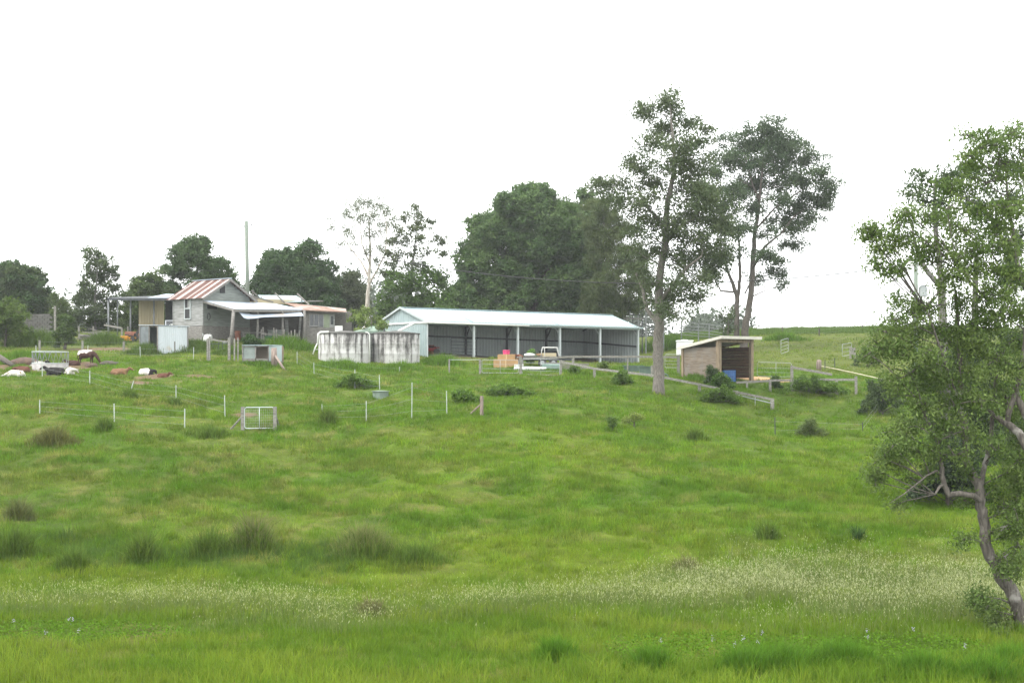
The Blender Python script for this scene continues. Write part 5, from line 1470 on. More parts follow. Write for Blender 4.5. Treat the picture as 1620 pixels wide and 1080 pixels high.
def trailer():
    d = 121.; b = at(866, d); t = thing('flatbed_trailer', 'flat tray trailer with white headboard frame loaded with timber', 'trailer', b)
    x0, x1 = pt(826, 0, d).x, pt(889, 0, d).x; z = pt(0, 564, d).z; dp = 1.9
    m = MB(); m.slab([Vector((x0, d - dp / 2, z)), Vector((x1, d - dp / 2, z)), Vector((x1, d + dp / 2, z)), Vector((x0, d + dp / 2, z))], .16)
    m.build('tray', M['old_timber'], t)
    m = MB(); m.bar(Vector((x0, d - dp / 2 - .03, z - .12)), Vector((x1, d - dp / 2 - .03, z - .12)), .06, .16); m.bar(Vector((x0, d - .35, z - .26)), Vector((x1 + .9, d - .2, z - .26)), .1, .16); m.bar(Vector((x0, d + .35, z - .26)), Vector((x1 + .9, d + .2, z - .26)), .1, .16); m.build('chassis', M['dark_steel'], t)
    xa, xb = pt(855.5, 0, d).x, pt(885, 0, d).x; z2 = pt(0, 549.5, d).z
    m = MB(); y = d - dp / 2 + .1
    m.tube([Vector((xa, y, z)), Vector((xa + .14, y, z2)), Vector((xb - .22, y, z2)), Vector((xb, y, z))], .035, 7); m.tube([Vector((xa + .32, y, z)), Vector((xa + .32, y, z2))], .025, 6)
    m.tube([Vector((xa, y + 1.6, z)), Vector((xa + .14, y + 1.6, z2)), Vector((xb - .22, y + 1.6, z2)), Vector((xb, y + 1.6, z))], .035, 7)
    for x in (xa + .14, xb - .22): m.tube([Vector((x, y, z2)), Vector((x, y + 1.6, z2))], .03, 6)
    m.build('headboard_frame', M['white_paint'], t, smooth=True)
    for x in (-.45, .5):
        for y in (-.85, .85):
            m = MB(); q = Vector((b.x + x, d + y, b.z + .36)); m.tube([q - Vector((0, .1, 0)), q + Vector((0, .1, 0))], .36, 18); w = m.build('wheel', M['rubber'], t)
            m = MB(); m.tube([q - Vector((0, .11, 0)), q + Vector((0, .11, 0))], .19, 14); m.build('rim', M['galv'], w)
    rg = random.Random(6)
    for i in range(7):
        m = MB(); a = Vector((x0 + rg.uniform(.5, 1.6), d + rg.uniform(-.7, .5), z + .06 + i * .03)); m.bar(a, a + Vector((rg.uniform(.9, 1.7), rg.uniform(-.3, .3), rg.uniform(0, .12))), .12, .06)
        single(m, 'timber_board', [M['card'], M['old_timber'], M['fence_timber']][i % 3], 'loose board lying in the pile on the flatbed trailer', 'board', 'boards on the trailer')
    c = Vector((xb - .9, d - .2, z + .0)); m = MB(); m.box(c + UPZ * .16, 1.2, .7, .3, .05); single(m, 'cream_box', M['cream'], 'cream box inside the white frame of the flatbed trailer', 'box', base=c)
    c = Vector((x0 + .65, d - .4, z)); m = MB(); m.sphere(c + UPZ * .14, (.5, .4, .16), 12, 8); single(m, 'white_sheet', M['white_paint'], 'white bundled sheet at the left end of the flatbed trailer', 'sheet', base=c, smooth=True)
trailer()
c = at(836, 116); m = MB(); rg = random.Random(3); Q = [c + Vector((x, rg.uniform(-.08, .08), .14 + rg.uniform(-.02, .03))) for x in np.linspace(-1.2, 1.5, 9)]
m.tube(Q, [.12, .16, .16, .15, .16, .15, .14, .13, .1], 9); single(m, 'white_pipe', M['white_paint'], 'fat white pipe lying on the grass behind the pipe gates', 'pipe', base=c, smooth=True)
c = at(872, 117.5); m = MB(); m.add([c + Vector((x, y, z)) for x, y, z in ((-.9, -.4, 0), (.9, -.4, 0), (.9, .4, 0), (-.9, .4, 0), (-.75, -.3, .5), (.8, -.3, .42), (.75, .3, .5), (-.7, .3, .45))], [(3, 2, 1, 0), (4, 5, 6, 7), (0, 1, 5, 4), (1, 2, 6, 5), (2, 3, 7, 6), (3, 0, 4, 7)])
single(m, 'green_tarp_stack', mat('tarp', (.13, .2, .17), (.1, .15, .13), .6), 'grey green tarp covered stack below the flatbed trailer', 'tarp', base=c, bevel=.08)
c = at(884, 118.6); m = MB(); rg = random.Random(8)
for i in range(6): m.bar(c + Vector((-1.2 + rg.uniform(-.3, .3), i * .05, .05 + .11 * i)), c + Vector((2.6 + rg.uniform(-.4, .4), .2 + i * .05, .03 + .09 * i)), .25, .07)
single(m, 'timber_stack', M['old_timber'], 'stack of long grey boards beside the flatbed trailer', 'timber', base=c)
# inside the left bay
def quad():
    b = on_shed(2.6, 3.6); t = thing('quad_bike', 'dark quad bike with red panels in the left bay of the big shed', 'quad bike', b)
    for x in (-.6, .6):
        for y in (-.4, .4):
            m = MB(); q = b + Vector((x, y, .3)); m.tube([q - Vector((0, .13, 0)), q + Vector((0, .13, 0))], .3, 16); m.build('wheel', M['rubber'], t)
    m = MB(); m.box(b + UPZ * .55, 1.2, .35, .3); m.box(b + Vector((-.65, 0, .72)), .5, .85, .08); m.box(b + Vector((.6, 0, .72)), .55, .85, .08); m.build('body', M['red_paint'], t, bevel=.04)
    m = MB(); m.box(b + Vector((.2, 0, .78)), .7, .3, .14); m.build('seat', M['dark'], t, bevel=.04)
    m = MB(); m.tube([b + Vector((-.4, 0, .7)), b + Vector((-.3, 0, 1.0))], .03, 6); m.tube([b + Vector((-.25, -.36, 1.03)), b + Vector((-.32, 0, 1.0)), b + Vector((-.25, .36, 1.03))], .02, 6); m.build('handlebar', M['dark_steel'], t)
quad()
b = on_shed(1.4, 5.2); m = MB(); m.box(b + UPZ * .55, 1.3, 1.1, 1.1, .3); m.box(b + UPZ * 1.14, 1.4, 1.2, .08, .3); single(m, 'dark_bin', M['dark_steel'], 'dark blue grey steel bin at the left of the big shed', 'bin', base=b)
b = on_shed(3.9, 5.5); m = MB(); m.lathe(b, [(.3, 0), (.3, .3), (.32, .32), (.3, .34), (.3, .6), (.32, .62), (.3, .64), (.3, .9), (.05, .91)], 18); single(m, 'oil_drum', M['rusty'], 'rusty oil drum beside the quad bike', 'drum', base=b)
b = on_shed(2.4, 1.4); m = MB()
for i in range(4): m.bar(b + SX * -1.3 + SY * i * .16 + UPZ * .12, b + SX * 1.7 + SY * i * .16 + UPZ * .1, .14, .05)
for s in (-1, 1): m.bar(b + SX * s * .9 + SY * -.05 + UPZ * .04, b + SX * s * .9 + SY * .55 + UPZ * .04, .1, .08)
single(m, 'timber_pallet', M['fence_timber'], 'pale boards lying at the floor edge of the left bay', 'pallet', base=b)
a0 = on_shed(4.6, 3.0); a1 = on_shed(7.9, 3.4)
pipe_gate('cattle_panel', 'dark steel cattle panel leaning behind the second post of the big shed', a0, a1, 1.75, .1, (.2, .4, .6, .8), (), M['dark_steel'], .035)
b = on_shed(19.5, 6.5); m = MB(); m.box(b + UPZ * .45, 2.2, .9, .9, TH); m.box(b + UPZ * .94, 2.3, 1.0, .06, TH); single(m, 'dark_bench', M['dark_steel'], 'dark low bench deep inside the right bays of the big shed', 'bench', base=b)
# green troughs near the gum trunk, round trough on the bank
M['trough'] = mat('trough_green', (.1, .15, .12), (.08, .12, .1), .65)
M['trough_grey'] = mat('trough_grey', (.17, .22, .18), (.13, .17, .14), .8)
def bath(px, py, w, h, label, mt, rz=0.0):
    b = hit(px, py); t = thing('water_trough', label, 'trough', b)
    ex = Vector((math.cos(rz), math.sin(rz), 0)); ey = Vector((-math.sin(rz), math.cos(rz), 0)); dp = .75
    def ring(s, z): return [b + ex * (i * w / 2 * s) + ey * (j * dp / 2 * s) + UPZ * z for i, j in ((-1, -1), (1, -1), (1, 1), (-1, 1))]
    q = ring(.9, -.05) + ring(1, h) + ring(.9, h) + ring(.82, .1); m = MB()
    m.add(q, [(3, 2, 1, 0)] + [(k * 4 + i, k * 4 + (i + 1) % 4, k * 4 + 4 + (i + 1) % 4, k * 4 + 4 + i) for k in range(3) for i in range(4)] + [(12, 13, 14, 15)]); m.build('basin', mt, t, bevel=.02)
    m = MB(); r = ring(1.06, h); 
    for i in range(4): m.bar(r[i], r[(i + 1) % 4], .08, .06)
    m.build('rim', mt, t)
    m = MB(); m.box(b + UPZ * (h * .75), w * .8, dp * .8, .02, rz); m.build('water', M['glass'], t)
bath(1002, 588, 1.6, .5, 'green trough in the grass left of the gum trunk', M['trough'])
bath(1022, 592, 1.15, .62, 'second green trough close against the gum trunk', M['trough'])
b = at(1034, 111); m = MB(); m.tube([b + Vector((-.1, 0, 0)), b + Vector((-.1, 0, .95))], .12, 10); single(m, 'white_capped_post', M['fence_timber'], 'dark post with pale top beside the second green trough', 'fence post', base=b)
b = at(1051.5, 109); m = MB(); m.tube([b + Vector((.45 * math.cos(a) - .1, 0, .45 * math.sin(a))) for a in np.linspace(0, 3.1, 9)], .06, 8); single(m, 'hose_loop', M['trough'], 'green hoop of hose just right of the gum trunk', 'hose', base=b, smooth=True)
b = hit(602, 629); t = thing('water_trough', 'round grey green trough with flat lid by the white pickets', 'trough', b)
m = MB(); m.lathe(b, [(.48, -.15), (.52, .34)], 28, False); m.build('basin', M['trough_grey'], t, smooth=True)
m = MB(); m.lathe(b, [(.58, .32), (.6, .36), (.1, .40)], 28); m.build('lid', M['trough_grey'], t)
b = hit(174, 541); m = MB(); m.sphere(b + UPZ * .22, (.36, .3, .27), 14, 9); single(m, 'upturned_tub', M['dirty_white'], 'small pale upturned tub in the weeds left of the iron shelter', 'tub', base=b, smooth=True)

# timber pile and hay clutter at the left
def pile():
    b = at(158, 133); t = thing('timber_heap', 'grey heap of old planks and branches left of the carport', 'timber heap', b); rg = random.Random(12); m = MB()
    for i in range(70):
        x = rg.gauss(0, 1.1); z = max(.05, 1.15 - abs(x + .4) * .55) * rg.uniform(.1, 1); a = rg.uniform(-.5, .5); L = rg.uniform(.8, 2.2)
        c = b + Vector((x, rg.uniform(-.7, .7), z)); e = Vector((math.cos(a), math.sin(a), rg.uniform(-.3, .12))) * L / 2; m.bar(c - e, c + e, rg.uniform(.06, .16), rg.uniform(.04, .09))
    m.build('planks', M['old_timber'], t)
    m = MB(); a = pt(165, 514, 132); m.bar(a, pt(193, 519, 131), .1, .16); m.build('long_plank', M['fence_timber'], t)
pile()
def lattice():
    b = at(58, 143); t = thing('block_wall', 'grey stacked block wall half hidden in the garden at the far left', 'wall', b); m = MB()
    x0, x1 = pt(37, 0, 143).x, pt(79, 0, 143).x; zt = pt(0, 497.5, 143).z; z = b.z - .1; k = 0
    while z < zt - .1:
        x = x0 + (.25 if k % 2 else 0)
        while x < x1 - .1:
            m.box(Vector((x + .24, 143, z + .12)), .46, .25, .22); x += .5
        z += .24; k += 1
    m.build('blocks', mat('block', (.1, .098, .092), (.07, .067, .063), .9, scale=2), t)
lattice()
for i, (px, py0, py1, d, l) in enumerate(((87, 484, 512, 138, 'single tall pale post rising out of the garden bushes'),)):
    p = at(px, d); m = MB(); m.bar(p, pt(px, py0, d), .18, .18, (0, 1, 0)); single(m, 'garden_post', M['fence_timber'], l, 'post', base=p)
for px, d, l in ((215, 129, 'white geese sized block left one of the pale stones by the garden fence'),): pass

# ------------------------------------------------------------------ hay feeder, log, soil heaps
M['feeder'] = mat('feeder_steel', (.2, .225, .22), (.13, .14, .135), .6, .2)
M['feeder_base'] = mat('feeder_base', (.33, .32, .31), (.22, .21, .2), .8, scale=3)
def feeder():
    b = hit(72, 587.5); b.y += 1.1; b.z = hz(b.x, b.y); d = b.y; r = 27.5 / F * d
    t = thing('hay_feeder', 'round grey hay ring feeder with zigzag bars', 'hay feeder', b)
    zt = ZC + (HY - 556.5) / F * d - b.z; zm = zt * .50; zb_ = zt * .36
    m = MB(); m.lathe(b, [(r, -.1), (r, zb_), (r - .03, zb_), (r - .03, -.1)], 40, False); m.build('base_ring', M['feeder_base'], t, smooth=True)
    m = MB(); m.lathe(b, [(r + .01, zb_ - .02), (r + .03, zb_ + .03), (r - .05, zb_ + .03)], 40, False); m.tube([b + Vector((r * math.cos(a), r * math.sin(a), zt)) for a in np.linspace(0, 6.2832, 41)], .035, 7, False); m.build('top_rail', M['white_steel'], t, smooth=True)
    n = 20
    for k in range(n):
        a0 = 6.2832 * k / n; a1 = 6.2832 * (k + .5) / n; a2 = 6.2832 * (k + 1) / n; m = MB()
        f = lambda a, z: b + Vector((r * math.cos(a), r * math.sin(a), z))
        m.tube([f(a0, zt), f(a1, zb_), f(a2, zt)], .02, 5); m.build('bar', M['feeder'], t)
    rg = np.random.default_rng(3)
    m = MB(); m.lathe(b, [(r * .9, .05), (r * .7, .35), (r * .35, .5), (.05, .55)], 24); m.build('hay', M['soil'], t, smooth=True)
feeder()
p = hit(-14, 572); q = hit(21, 581); m = MB(); m.tube([p + UPZ * .75, p.lerp(q, .5) + UPZ * .45, q + UPZ * .12], [.24, .22, .17], 10); single(m, 'fallen_log', M['bark_dark'], 'dark log leaning down from the left edge beside the feeder', 'log', smooth=True)
def heap(px, py, rx, rz, label, seed, m_=None):
    b = hit(px, py); rg = random.Random(seed); m = MB(); m.sphere(b, (rx, rx * .7, rz), 16, 9)
    m.v = [(x + rg.uniform(-.06, .06), y + rg.uniform(-.06, .06), z + rg.uniform(-.05, .05)) for x, y, z in m.v]; single(m, 'soil_heap', m_ or M['soil'], label, 'soil heap', base=b, smooth=True)
heap(144.5, 581, .55, .3, 'small reddish soil heap below the standing calf', 1); heap(173, 576, .75, .26, 'dark flat soil heap right of the standing calf', 2, M['bark_dark']); heap(40, 576, 1.3, .5, 'wide reddish dung heap behind the lying calves at the feeder', 4)

# ------------------------------------------------------------------ cattle
def hide(name, dark, white, thr, scale=1.6, off=(0, 0, 0), axis=None):
    m, t, b = _nodes(name); b.inputs['Roughness'].default_value = .8; b.inputs['Specular IOR Level'].default_value = .15
    tc = t.nodes.new('ShaderNodeTexCoord'); mp = t.nodes.new('ShaderNodeMapping'); mp.inputs['Location'].default_value = off
    t.links.new(tc.outputs['Object'], mp.inputs[0]); n = t.nodes.new('ShaderNodeTexNoise'); n.inputs['Scale'].default_value = scale; n.inputs['Detail'].default_value = 2; t.links.new(mp.outputs[0], n.inputs['Vector'])
    src = n.outputs[0]
    if axis:
        # patch bands follow the body: value = noise + k . position
        dp = t.nodes.new('ShaderNodeVectorMath'); dp.operation = 'DOT_PRODUCT'; dp.inputs[1].default_value = axis[:3]; t.links.new(tc.outputs['Object'], dp.inputs[0])
        ad = t.nodes.new('ShaderNodeMath'); ad.operation = 'MULTIPLY_ADD'; ad.inputs[1].default_value = .6; t.links.new(src, ad.inputs[0]); t.links.new(dp.outputs['Value'], ad.inputs[2]); 
        a2 = t.nodes.new('ShaderNodeMath'); a2.inputs[1].default_value = axis[3]; t.links.new(ad.outputs[0], a2.inputs[0]); src = a2.outputs[0]
    r = t.nodes.new('ShaderNodeValToRGB'); r.color_ramp.elements[0].position = thr - .02; r.color_ramp.elements[1].position = thr + .02
    r.color_ramp.elements[0].color = (*dark, 1); r.color_ramp.elements[1].color = (*white, 1); t.links.new(src, r.inputs[0]); t.links.new(r.outputs[0], b.inputs['Base Color'])
    return m
WHT = (.42, .40, .36); BRN = (.045, .023, .018); RED = (.085, .037, .024); BLK = (.018, .017, .017); TAN = (.15, .085, .048)
def cow_body(m, lying, head):
    if not lying:
        m.sphere((-.52, 0, .98), (.36, .27, .30)); m.sphere((-.05, 0, .90), (.5, .32, .34)); m.sphere((.48, 0, .93), (.34, .25, .33)); m.sphere((-.2, 0, .80), (.5, .27, .25))
        m.tube([(-.75, 0, 1.1), (-.3, 0, 1.16), (.2, 0, 1.14), (.55, 0, 1.16)], [.16, .17, .18, .16], 10)
        nk = [(.6, 0, 1.02), (.88, 0, .86), (1.08, 0, .62)] if head == 'down' else [(.6, 0, 1.05), (.85, 0, 1.22), (1.0, 0, 1.35)]
        m.tube(nk, [.24, .18, .14], 12); h = Vector(nk[-1]); e = Vector((.26, 0, -.44)) if head == 'down' else Vector((.42, 0, -.22))
        m.tube([h - e * .2, h + e * .3, h + e * .75, h + e], [.125, .13, .095, .075], 12); m.sphere(h, .14); m.sphere(h + e, (.08, .085, .075))
        for y in (-.15, .15):
            m.tube([(-.58, y, .95), (-.5, y * 1.15, .68), (-.70, y * 1.1, .42), (-.64, y * 1.1, .1), (-.6, y * 1.1, .0)], [.19, .13, .062, .05, .058], 10)
            m.tube([(.47, y, .85), (.5, y * 1.05, .55), (.5, y * 1.05, .33), (.5, y * 1.05, .08), (.52, y * 1.05, .0)], [.15, .085, .062, .048, .056], 10)
        m.tube([(-.84, 0, 1.08), (-.92, 0, .85), (-.9, 0, .5)], [.05, .035, .05], 8)
    else:
        m.sphere((-.5, 0, .34), (.42, .38, .36)); m.sphere((0, 0, .36), (.55, .38, .37)); m.sphere((.5, 0, .38), (.36, .30, .36)); m.tube([(-.75, 0, .58), (0, 0, .64), (.55, 0, .66)], [.15, .17, .15], 10)
        if head == 'up': nk = [(.62, 0, .5), (.88, .03, .68), (1.02, .06, .82)]; e = Vector((.4, .04, -.2))
        elif head == 'side': nk = [(.62, 0, .5), (.84, .2, .55), (.85, .42, .52)]; e = Vector((-.2, .3, -.24))
        else: nk = [(.62, 0, .45), (.92, 0, .34), (1.12, 0, .24)]; e = Vector((.42, 0, -.12))
        m.tube(nk, [.24, .17, .14], 12); h = Vector(nk[-1]); m.tube([h - e * .2, h + e * .3, h + e * .75, h + e], [.125, .13, .095, .075], 12); m.sphere(h, .14); m.sphere(h + e, (.08, .085, .075))
        for y in (-1, 1):
            m.tube([(-.5, y * .25, .3), (-.1, y * .46, .2), (-.55, y * .52, .08), (-.1, y * .56, .06)], [.2, .13, .06, .05], 9)
            m.tube([(.5, y * .2, .3), (.8, y * .3, .12), (.5, y * .34, .06), (.66, y * .34, .05)], [.14, .08, .06, .05], 9)
        m.tube([(-.86, 0, .5), (-.98, .1, .2), (-.9, .25, .06)], [.05, .035, .05], 8)
    for y in (-1, 1):
        s = Vector((0, y, 0)); q = h + Vector((-.04, y * .12, .06)); m.tube([q, q + Vector((-.05, y * .12, .0)), q + Vector((-.04, y * .2, -.05))], [.03, .05, .02], 7)
    return h, e
def cow(px, py, rz, sc, label, mt, lying=True, head='up', muzzle=(.3, .2, .18)):
    b = hit(px, py); b.z -= (.13 if lying else .05); t = thing('calf', label, 'calf', b, 'calves resting in the paddock', math.radians(rz)); sc *= .80 if lying else .95; t.scale = (sc, sc, sc)
    m = MB(); h, e = cow_body(m, lying, head); o = m.build('body', mt, t, True, True)
    r = o.modifiers.new('remesh', 'REMESH'); r.mode = 'VOXEL'; r.voxel_size = .035; r.use_smooth_shade = True
    s = o.modifiers.new('smooth', 'SMOOTH'); s.iterations = 4; s.factor = .5
    for y in (-1, 1):
        m = MB(); m.sphere(h + e * .28 + Vector((.02, y * .115, .03)), (.022, .016, .022), 8, 6); m.build('eye', M['dark'], t, True, True)
    m = MB(); m.sphere(h + e * 1.04, (.07, .078, .062), 10, 7); m.build('muzzle', mat('muzzle', muzzle, rough=.5), t, True, True)
cow(137, 576, -12, .92, 'standing brown and white calf grazing with its head down', hide('hide_grazing', BRN, WHT, .69, 1.5, (.3, .2, .1), (-.06, .0, .34, .05)), False, 'down')
cow(116, 577.5, 172, .8, 'dark brown calf lying behind the grazing calf', hide('hide_dark', BRN, WHT, .8))
cow(25, 594.5, 190, .85, 'white calf lying flat at the far left edge', hide('hide_white', TAN, WHT, .34), True, 'flat')
cow(36, 588.5, 160, .88, 'red brown calf with white back lying left of the feeder', hide('hide_red', RED, WHT, .60, 1.6, (1, 0, .4)), True, 'side')
cow(60, 579, 20, .8, 'calf lying inside the feeder shadow with a white head', hide('hide_pied', BLK, WHT, .46, 1.5, (2, 1, 0)), True, 'up')
cow(88, 592, 186, .95, 'black calf with white face lying before the feeder', hide('hide_black', BLK, WHT, .62, 1.5, (.2, .7, .3), (.22, 0, -.03, .0)), True, 'up')
cow(110, 591.5, -62, .9, 'plump white calf lying at the right of the feeder', hide('hide_cream', BLK, WHT, .32, 1.4, (.5, .2, .1)), True, 'side')
cow(189, 592, 8, .84, 'tan calf with white rump lying alone in the grass', hide('hide_tan', TAN, WHT, .60, 1.5, (.7, .3, .2), (-.2, 0, 0, .04)), True, 'up')
cow(231, 593, -30, .9, 'white calf with black head lying by the bare soil', hide('hide_white_black', BLK, WHT, .30, 1.4, (.1, .2, .3), (-.3, 0, 0, .18)), True, 'side')
cow(258, 597, -20, .66, 'small red brown calf lying beside the white calf', hide('hide_small', RED, WHT, .85), True, 'up')

# ------------------------------------------------------------------ trees
G1 = (.036, .073, .024)     # dark evergreen
make_tree('evergreen_tree', 'dense dark rounded evergreen at the far left of the skyline', 'tree', 165, [[(40, 535, 0, .3), (40, 480, 0, .2), (42, 440, 0, .12)]],
          fill([(-60, 540), (-70, 470), (-40, 430), (5, 424), (22, 414), (48, 416), (68, 432), (76, 460), (88, 480), (96, 520), (80, 540)], 90, 9, 20, 1), .34, .5, 30, 1.2, .4, G1, (.062, .09, .03), 'bark_dark', seed=101)
make_tree('garden_bush', 'bright yellow green bush at the left edge below the dark evergreen', 'bush', 128, [[(8, 548, 0, .12), (10, 510, 0, .07)]],
          fill([(-40, 545), (-40, 475), (0, 465), (20, 472), (42, 486), (36, 505), (46, 520), (50, 540)], 50, 6, 12, 2), .26, .35, 26, .9, .32, (.06, .105, .02), (.1, .15, .03), 'bark_dark', seed=102, lr=.2)
make_tree('feathery_tree', 'small feathery green tree between the dark evergreen and the airy tree', 'tree', 150, [[(92, 535, 0, .12), (90, 480, 0, .06)]],
          fill([(72, 530), (74, 480), (82, 458), (92, 460), (100, 472), (112, 486), (108, 528)], 20, 5, 10, 3), .28, .3, 24, .9, .3, (.055, .085, .028), None, 'bark_dark', seed=103)
make_tree('airy_tree', 'airy upright tree with sky showing through left of the carport', 'tree', 155, [[(150, 540, 0, .2), (150, 480, 0, .14), (154, 430, 0, .08), (152, 405, 0, .04)]],
          [(148, 403, 12, 9), (140, 399, 8, 5), (165, 412, 14, 10), (143, 425, 16, 12), (175, 430, 13, 12), (158, 440, 18, 12), (135, 450, 14, 12), (180, 455, 12, 12), (150, 468, 24, 12), (128, 478, 14, 12), (175, 482, 16, 12), (140, 495, 24, 14), (170, 502, 22, 14), (115, 505, 14, 12), (190, 510, 14, 14), (150, 515, 30, 12)],
          .27, .5, 22, 1.0, .36, (.050, .078, .030), (.085, .115, .05), 'bark_grey', seed=104)
make_tree('evergreen_tree', 'mid green bushy tree above the carport roof', 'tree', 152, [[(232, 530, 0, .2), (234, 470, 0, .12)]],
          fill([(190, 530), (196, 470), (200, 445), (218, 432), (232, 421), (250, 426), (262, 440), (274, 462), (276, 530)], 70, 7, 14, 5), .28, .5, 26, 1.0, .34, (.052, .083, .028), None, 'bark_dark', seed=105)
make_tree('evergreen_tree', 'larger dark leafy tree rising behind the rust striped roof', 'tree', 160, [[(315, 530, 0, .28), (312, 450, 0, .18), (312, 400, 0, .1)]],
          fill([(252, 480), (254, 410), (266, 388), (288, 380), (312, 372), (326, 378), (334, 395), (350, 410), (372, 432), (388, 452), (384, 500), (300, 520)], 84, 8, 17, 6), .3, .5, 26, .9, .38, (.042, .078, .026), (.07, .115, .04), 'bark_dark', seed=106)
make_tree('evergreen_tree', 'broad very dark tree behind the pale back roof of the farmhouse', 'tree', 165, [[(470, 530, 0, .35), (470, 450, 0, .2), (470, 405, 0, .1)]],
          fill([(395, 520), (398, 440), (412, 408), (432, 398), (448, 396), (456, 378), (476, 378), (494, 384), (512, 392), (528, 412), (534, 450), (542, 520)], 120, 9, 19, 7), .3, .5, 30, 1.1, .4, (.035, .071, .025), (.06, .104, .034), 'bark_dark', seed=107)
make_tree('evergreen_tree', 'paler soft green tree at the right shoulder of the broad dark tree', 'tree', 172, [[(556, 520, 0, .18), (555, 460, 0, .1)]],
          fill([(530, 520), (530, 445), (545, 426), (562, 430), (576, 448), (584, 480), (584, 520)], 44, 7, 12, 8), .28, .5, 24, .8, .36, (.068, .088, .045), (.09, .11, .06), 'bark_grey', seed=108)
make_tree('slender_gum', 'pale trunked slender gum with thin grey green leaves behind the farmhouse', 'tree', 156,
          [[(579, 525, 0, .28), (581, 485, 0, .24), (584, 440, 0, .19), (586, 400, 0, .13), (584, 350, 0, .07)], [(584, 440, 0, .14), (572, 415, .5, .1), (556, 395, 1, .07), (545, 380, 1, .04)], [(583, 450, 0, .15), (598, 425, -.5, .11), (610, 400, -1, .08), (612, 360, -1, .05), (606, 330, -1, .03)], [(586, 420, 0, .1), (572, 385, -1, .07), (570, 345, -1, .04)]],
          [(562, 325, 14, 12), (578, 316, 13, 10), (595, 322, 12, 10), (550, 340, 12, 9), (570, 345, 14, 10), (592, 345, 14, 10), (610, 335, 10, 12), (546, 360, 9, 7), (560, 370, 12, 8), (582, 372, 12, 9), (602, 365, 12, 10), (614, 355, 10, 10), (524, 362, 8, 6), (524, 350, 5, 4), (555, 385, 8, 5), (575, 395, 9, 6), (602, 392, 10, 8), (618, 382, 8, 7), (540, 388, 5, 4)],
          .21, .35, 15, 1.5, .40, (.10, .122, .075), (.15, .17, .11), 'bark_pale', seed=109, droop=.9, lr=.25)
make_tree('young_gum', 'open ragged gum right of the slender pale gum', 'tree', 150, [[(650, 525, 0, .26), (650, 470, 0, .2), (651, 430, 0, .15), (656, 390, 0, .1), (660, 345, 0, .05)]],
          [(658, 332, 8, 7), (664, 344, 10, 6), (640, 345, 12, 8), (650, 358, 15, 9), (672, 360, 11, 7), (634, 362, 12, 8), (682, 352, 9, 4), (690, 378, 14, 5), (698, 384, 9, 4), (664, 378, 13, 7), (640, 382, 15, 8), (622, 385, 12, 8), (700, 402, 10, 4), (680, 398, 12, 6), (655, 402, 14, 7), (630, 405, 16, 8), (612, 398, 10, 7), (610, 414, 12, 6), (665, 418, 10, 6), (636, 424, 14, 6), (604, 430, 10, 5)],
          .27, .45, 18, .8, .36, (.055, .075, .038), (.09, .11, .05), 'bark_grey', seed=110, droop=.6)
make_tree('leafy_tree', 'brighter leafy low tree under the ragged gum', 'tree', 150, [[(665, 525, 3, .22), (668, 470, 3, .15)]],
          [(622, 436, 14, 8), (645, 440, 18, 10), (668, 430, 16, 9), (690, 438, 16, 9), (700, 452, 14, 10), (660, 452, 20, 9), (630, 458, 16, 9), (612, 452, 10, 8), (615, 475, 16, 10), (645, 478, 20, 10), (675, 470, 20, 10), (700, 475, 18, 12), (640, 492, 30, 10), (690, 492, 24, 10), (606, 490, 14, 9)],
          .32, .5, 22, .9, .38, (.055, .095, .026), (.085, .15, .03), 'bark_dark', seed=111)
FIG = [(690, 515), (698, 470), (706, 445), (722, 432), (728, 400), (728, 385), (742, 375), (746, 345), (760, 334), (780, 330), (792, 312), (812, 296), (840, 286), (868, 281), (898, 284), (922, 294), (935, 310), (945, 340), (950, 400), (955, 515)]
make_tree('fig_tree', 'huge dense dark green fig tree behind the big shed', 'tree', 172, [[(845, 530, 0, .7), (845, 470, 0, .55), (850, 420, 0, .4), (858, 360, 0, .2)], [(846, 470, 0, .4), (800, 430, 0, .28), (770, 390, 0, .15)], [(848, 450, 0, .4), (900, 400, 0, .25), (915, 350, 0, .14)]],
          fill(FIG, 230, 11, 22, 12), .36, .5, 30, 1.05, .45, (.046, .090, .027), (.088, .142, .042), 'bark_dark', seed=112, depth=.7)
CAS = [(925, 515), (925, 400), (918, 340), (928, 312), (950, 304), (968, 316), (980, 334), (1000, 352), (1012, 372), (1026, 400), (1032, 440), (1020, 470), (1012, 515)]
make_tree('she_oak_tree', 'brownish olive drooping tree joined to the right side of the fig', 'tree', 160, [[(965, 530, 0, .4), (962, 460, 0, .28), (960, 390, 0, .16), (952, 330, 0, .08)], [(964, 470, 0, .22), (985, 420, 0, .14), (1000, 390, 0, .08)]],
          fill(CAS, 96, 8, 16, 13), .36, .2, 30, .95, .4, (.056, .082, .030), (.086, .112, .038), 'bark_brown', seed=113, droop=1.0)
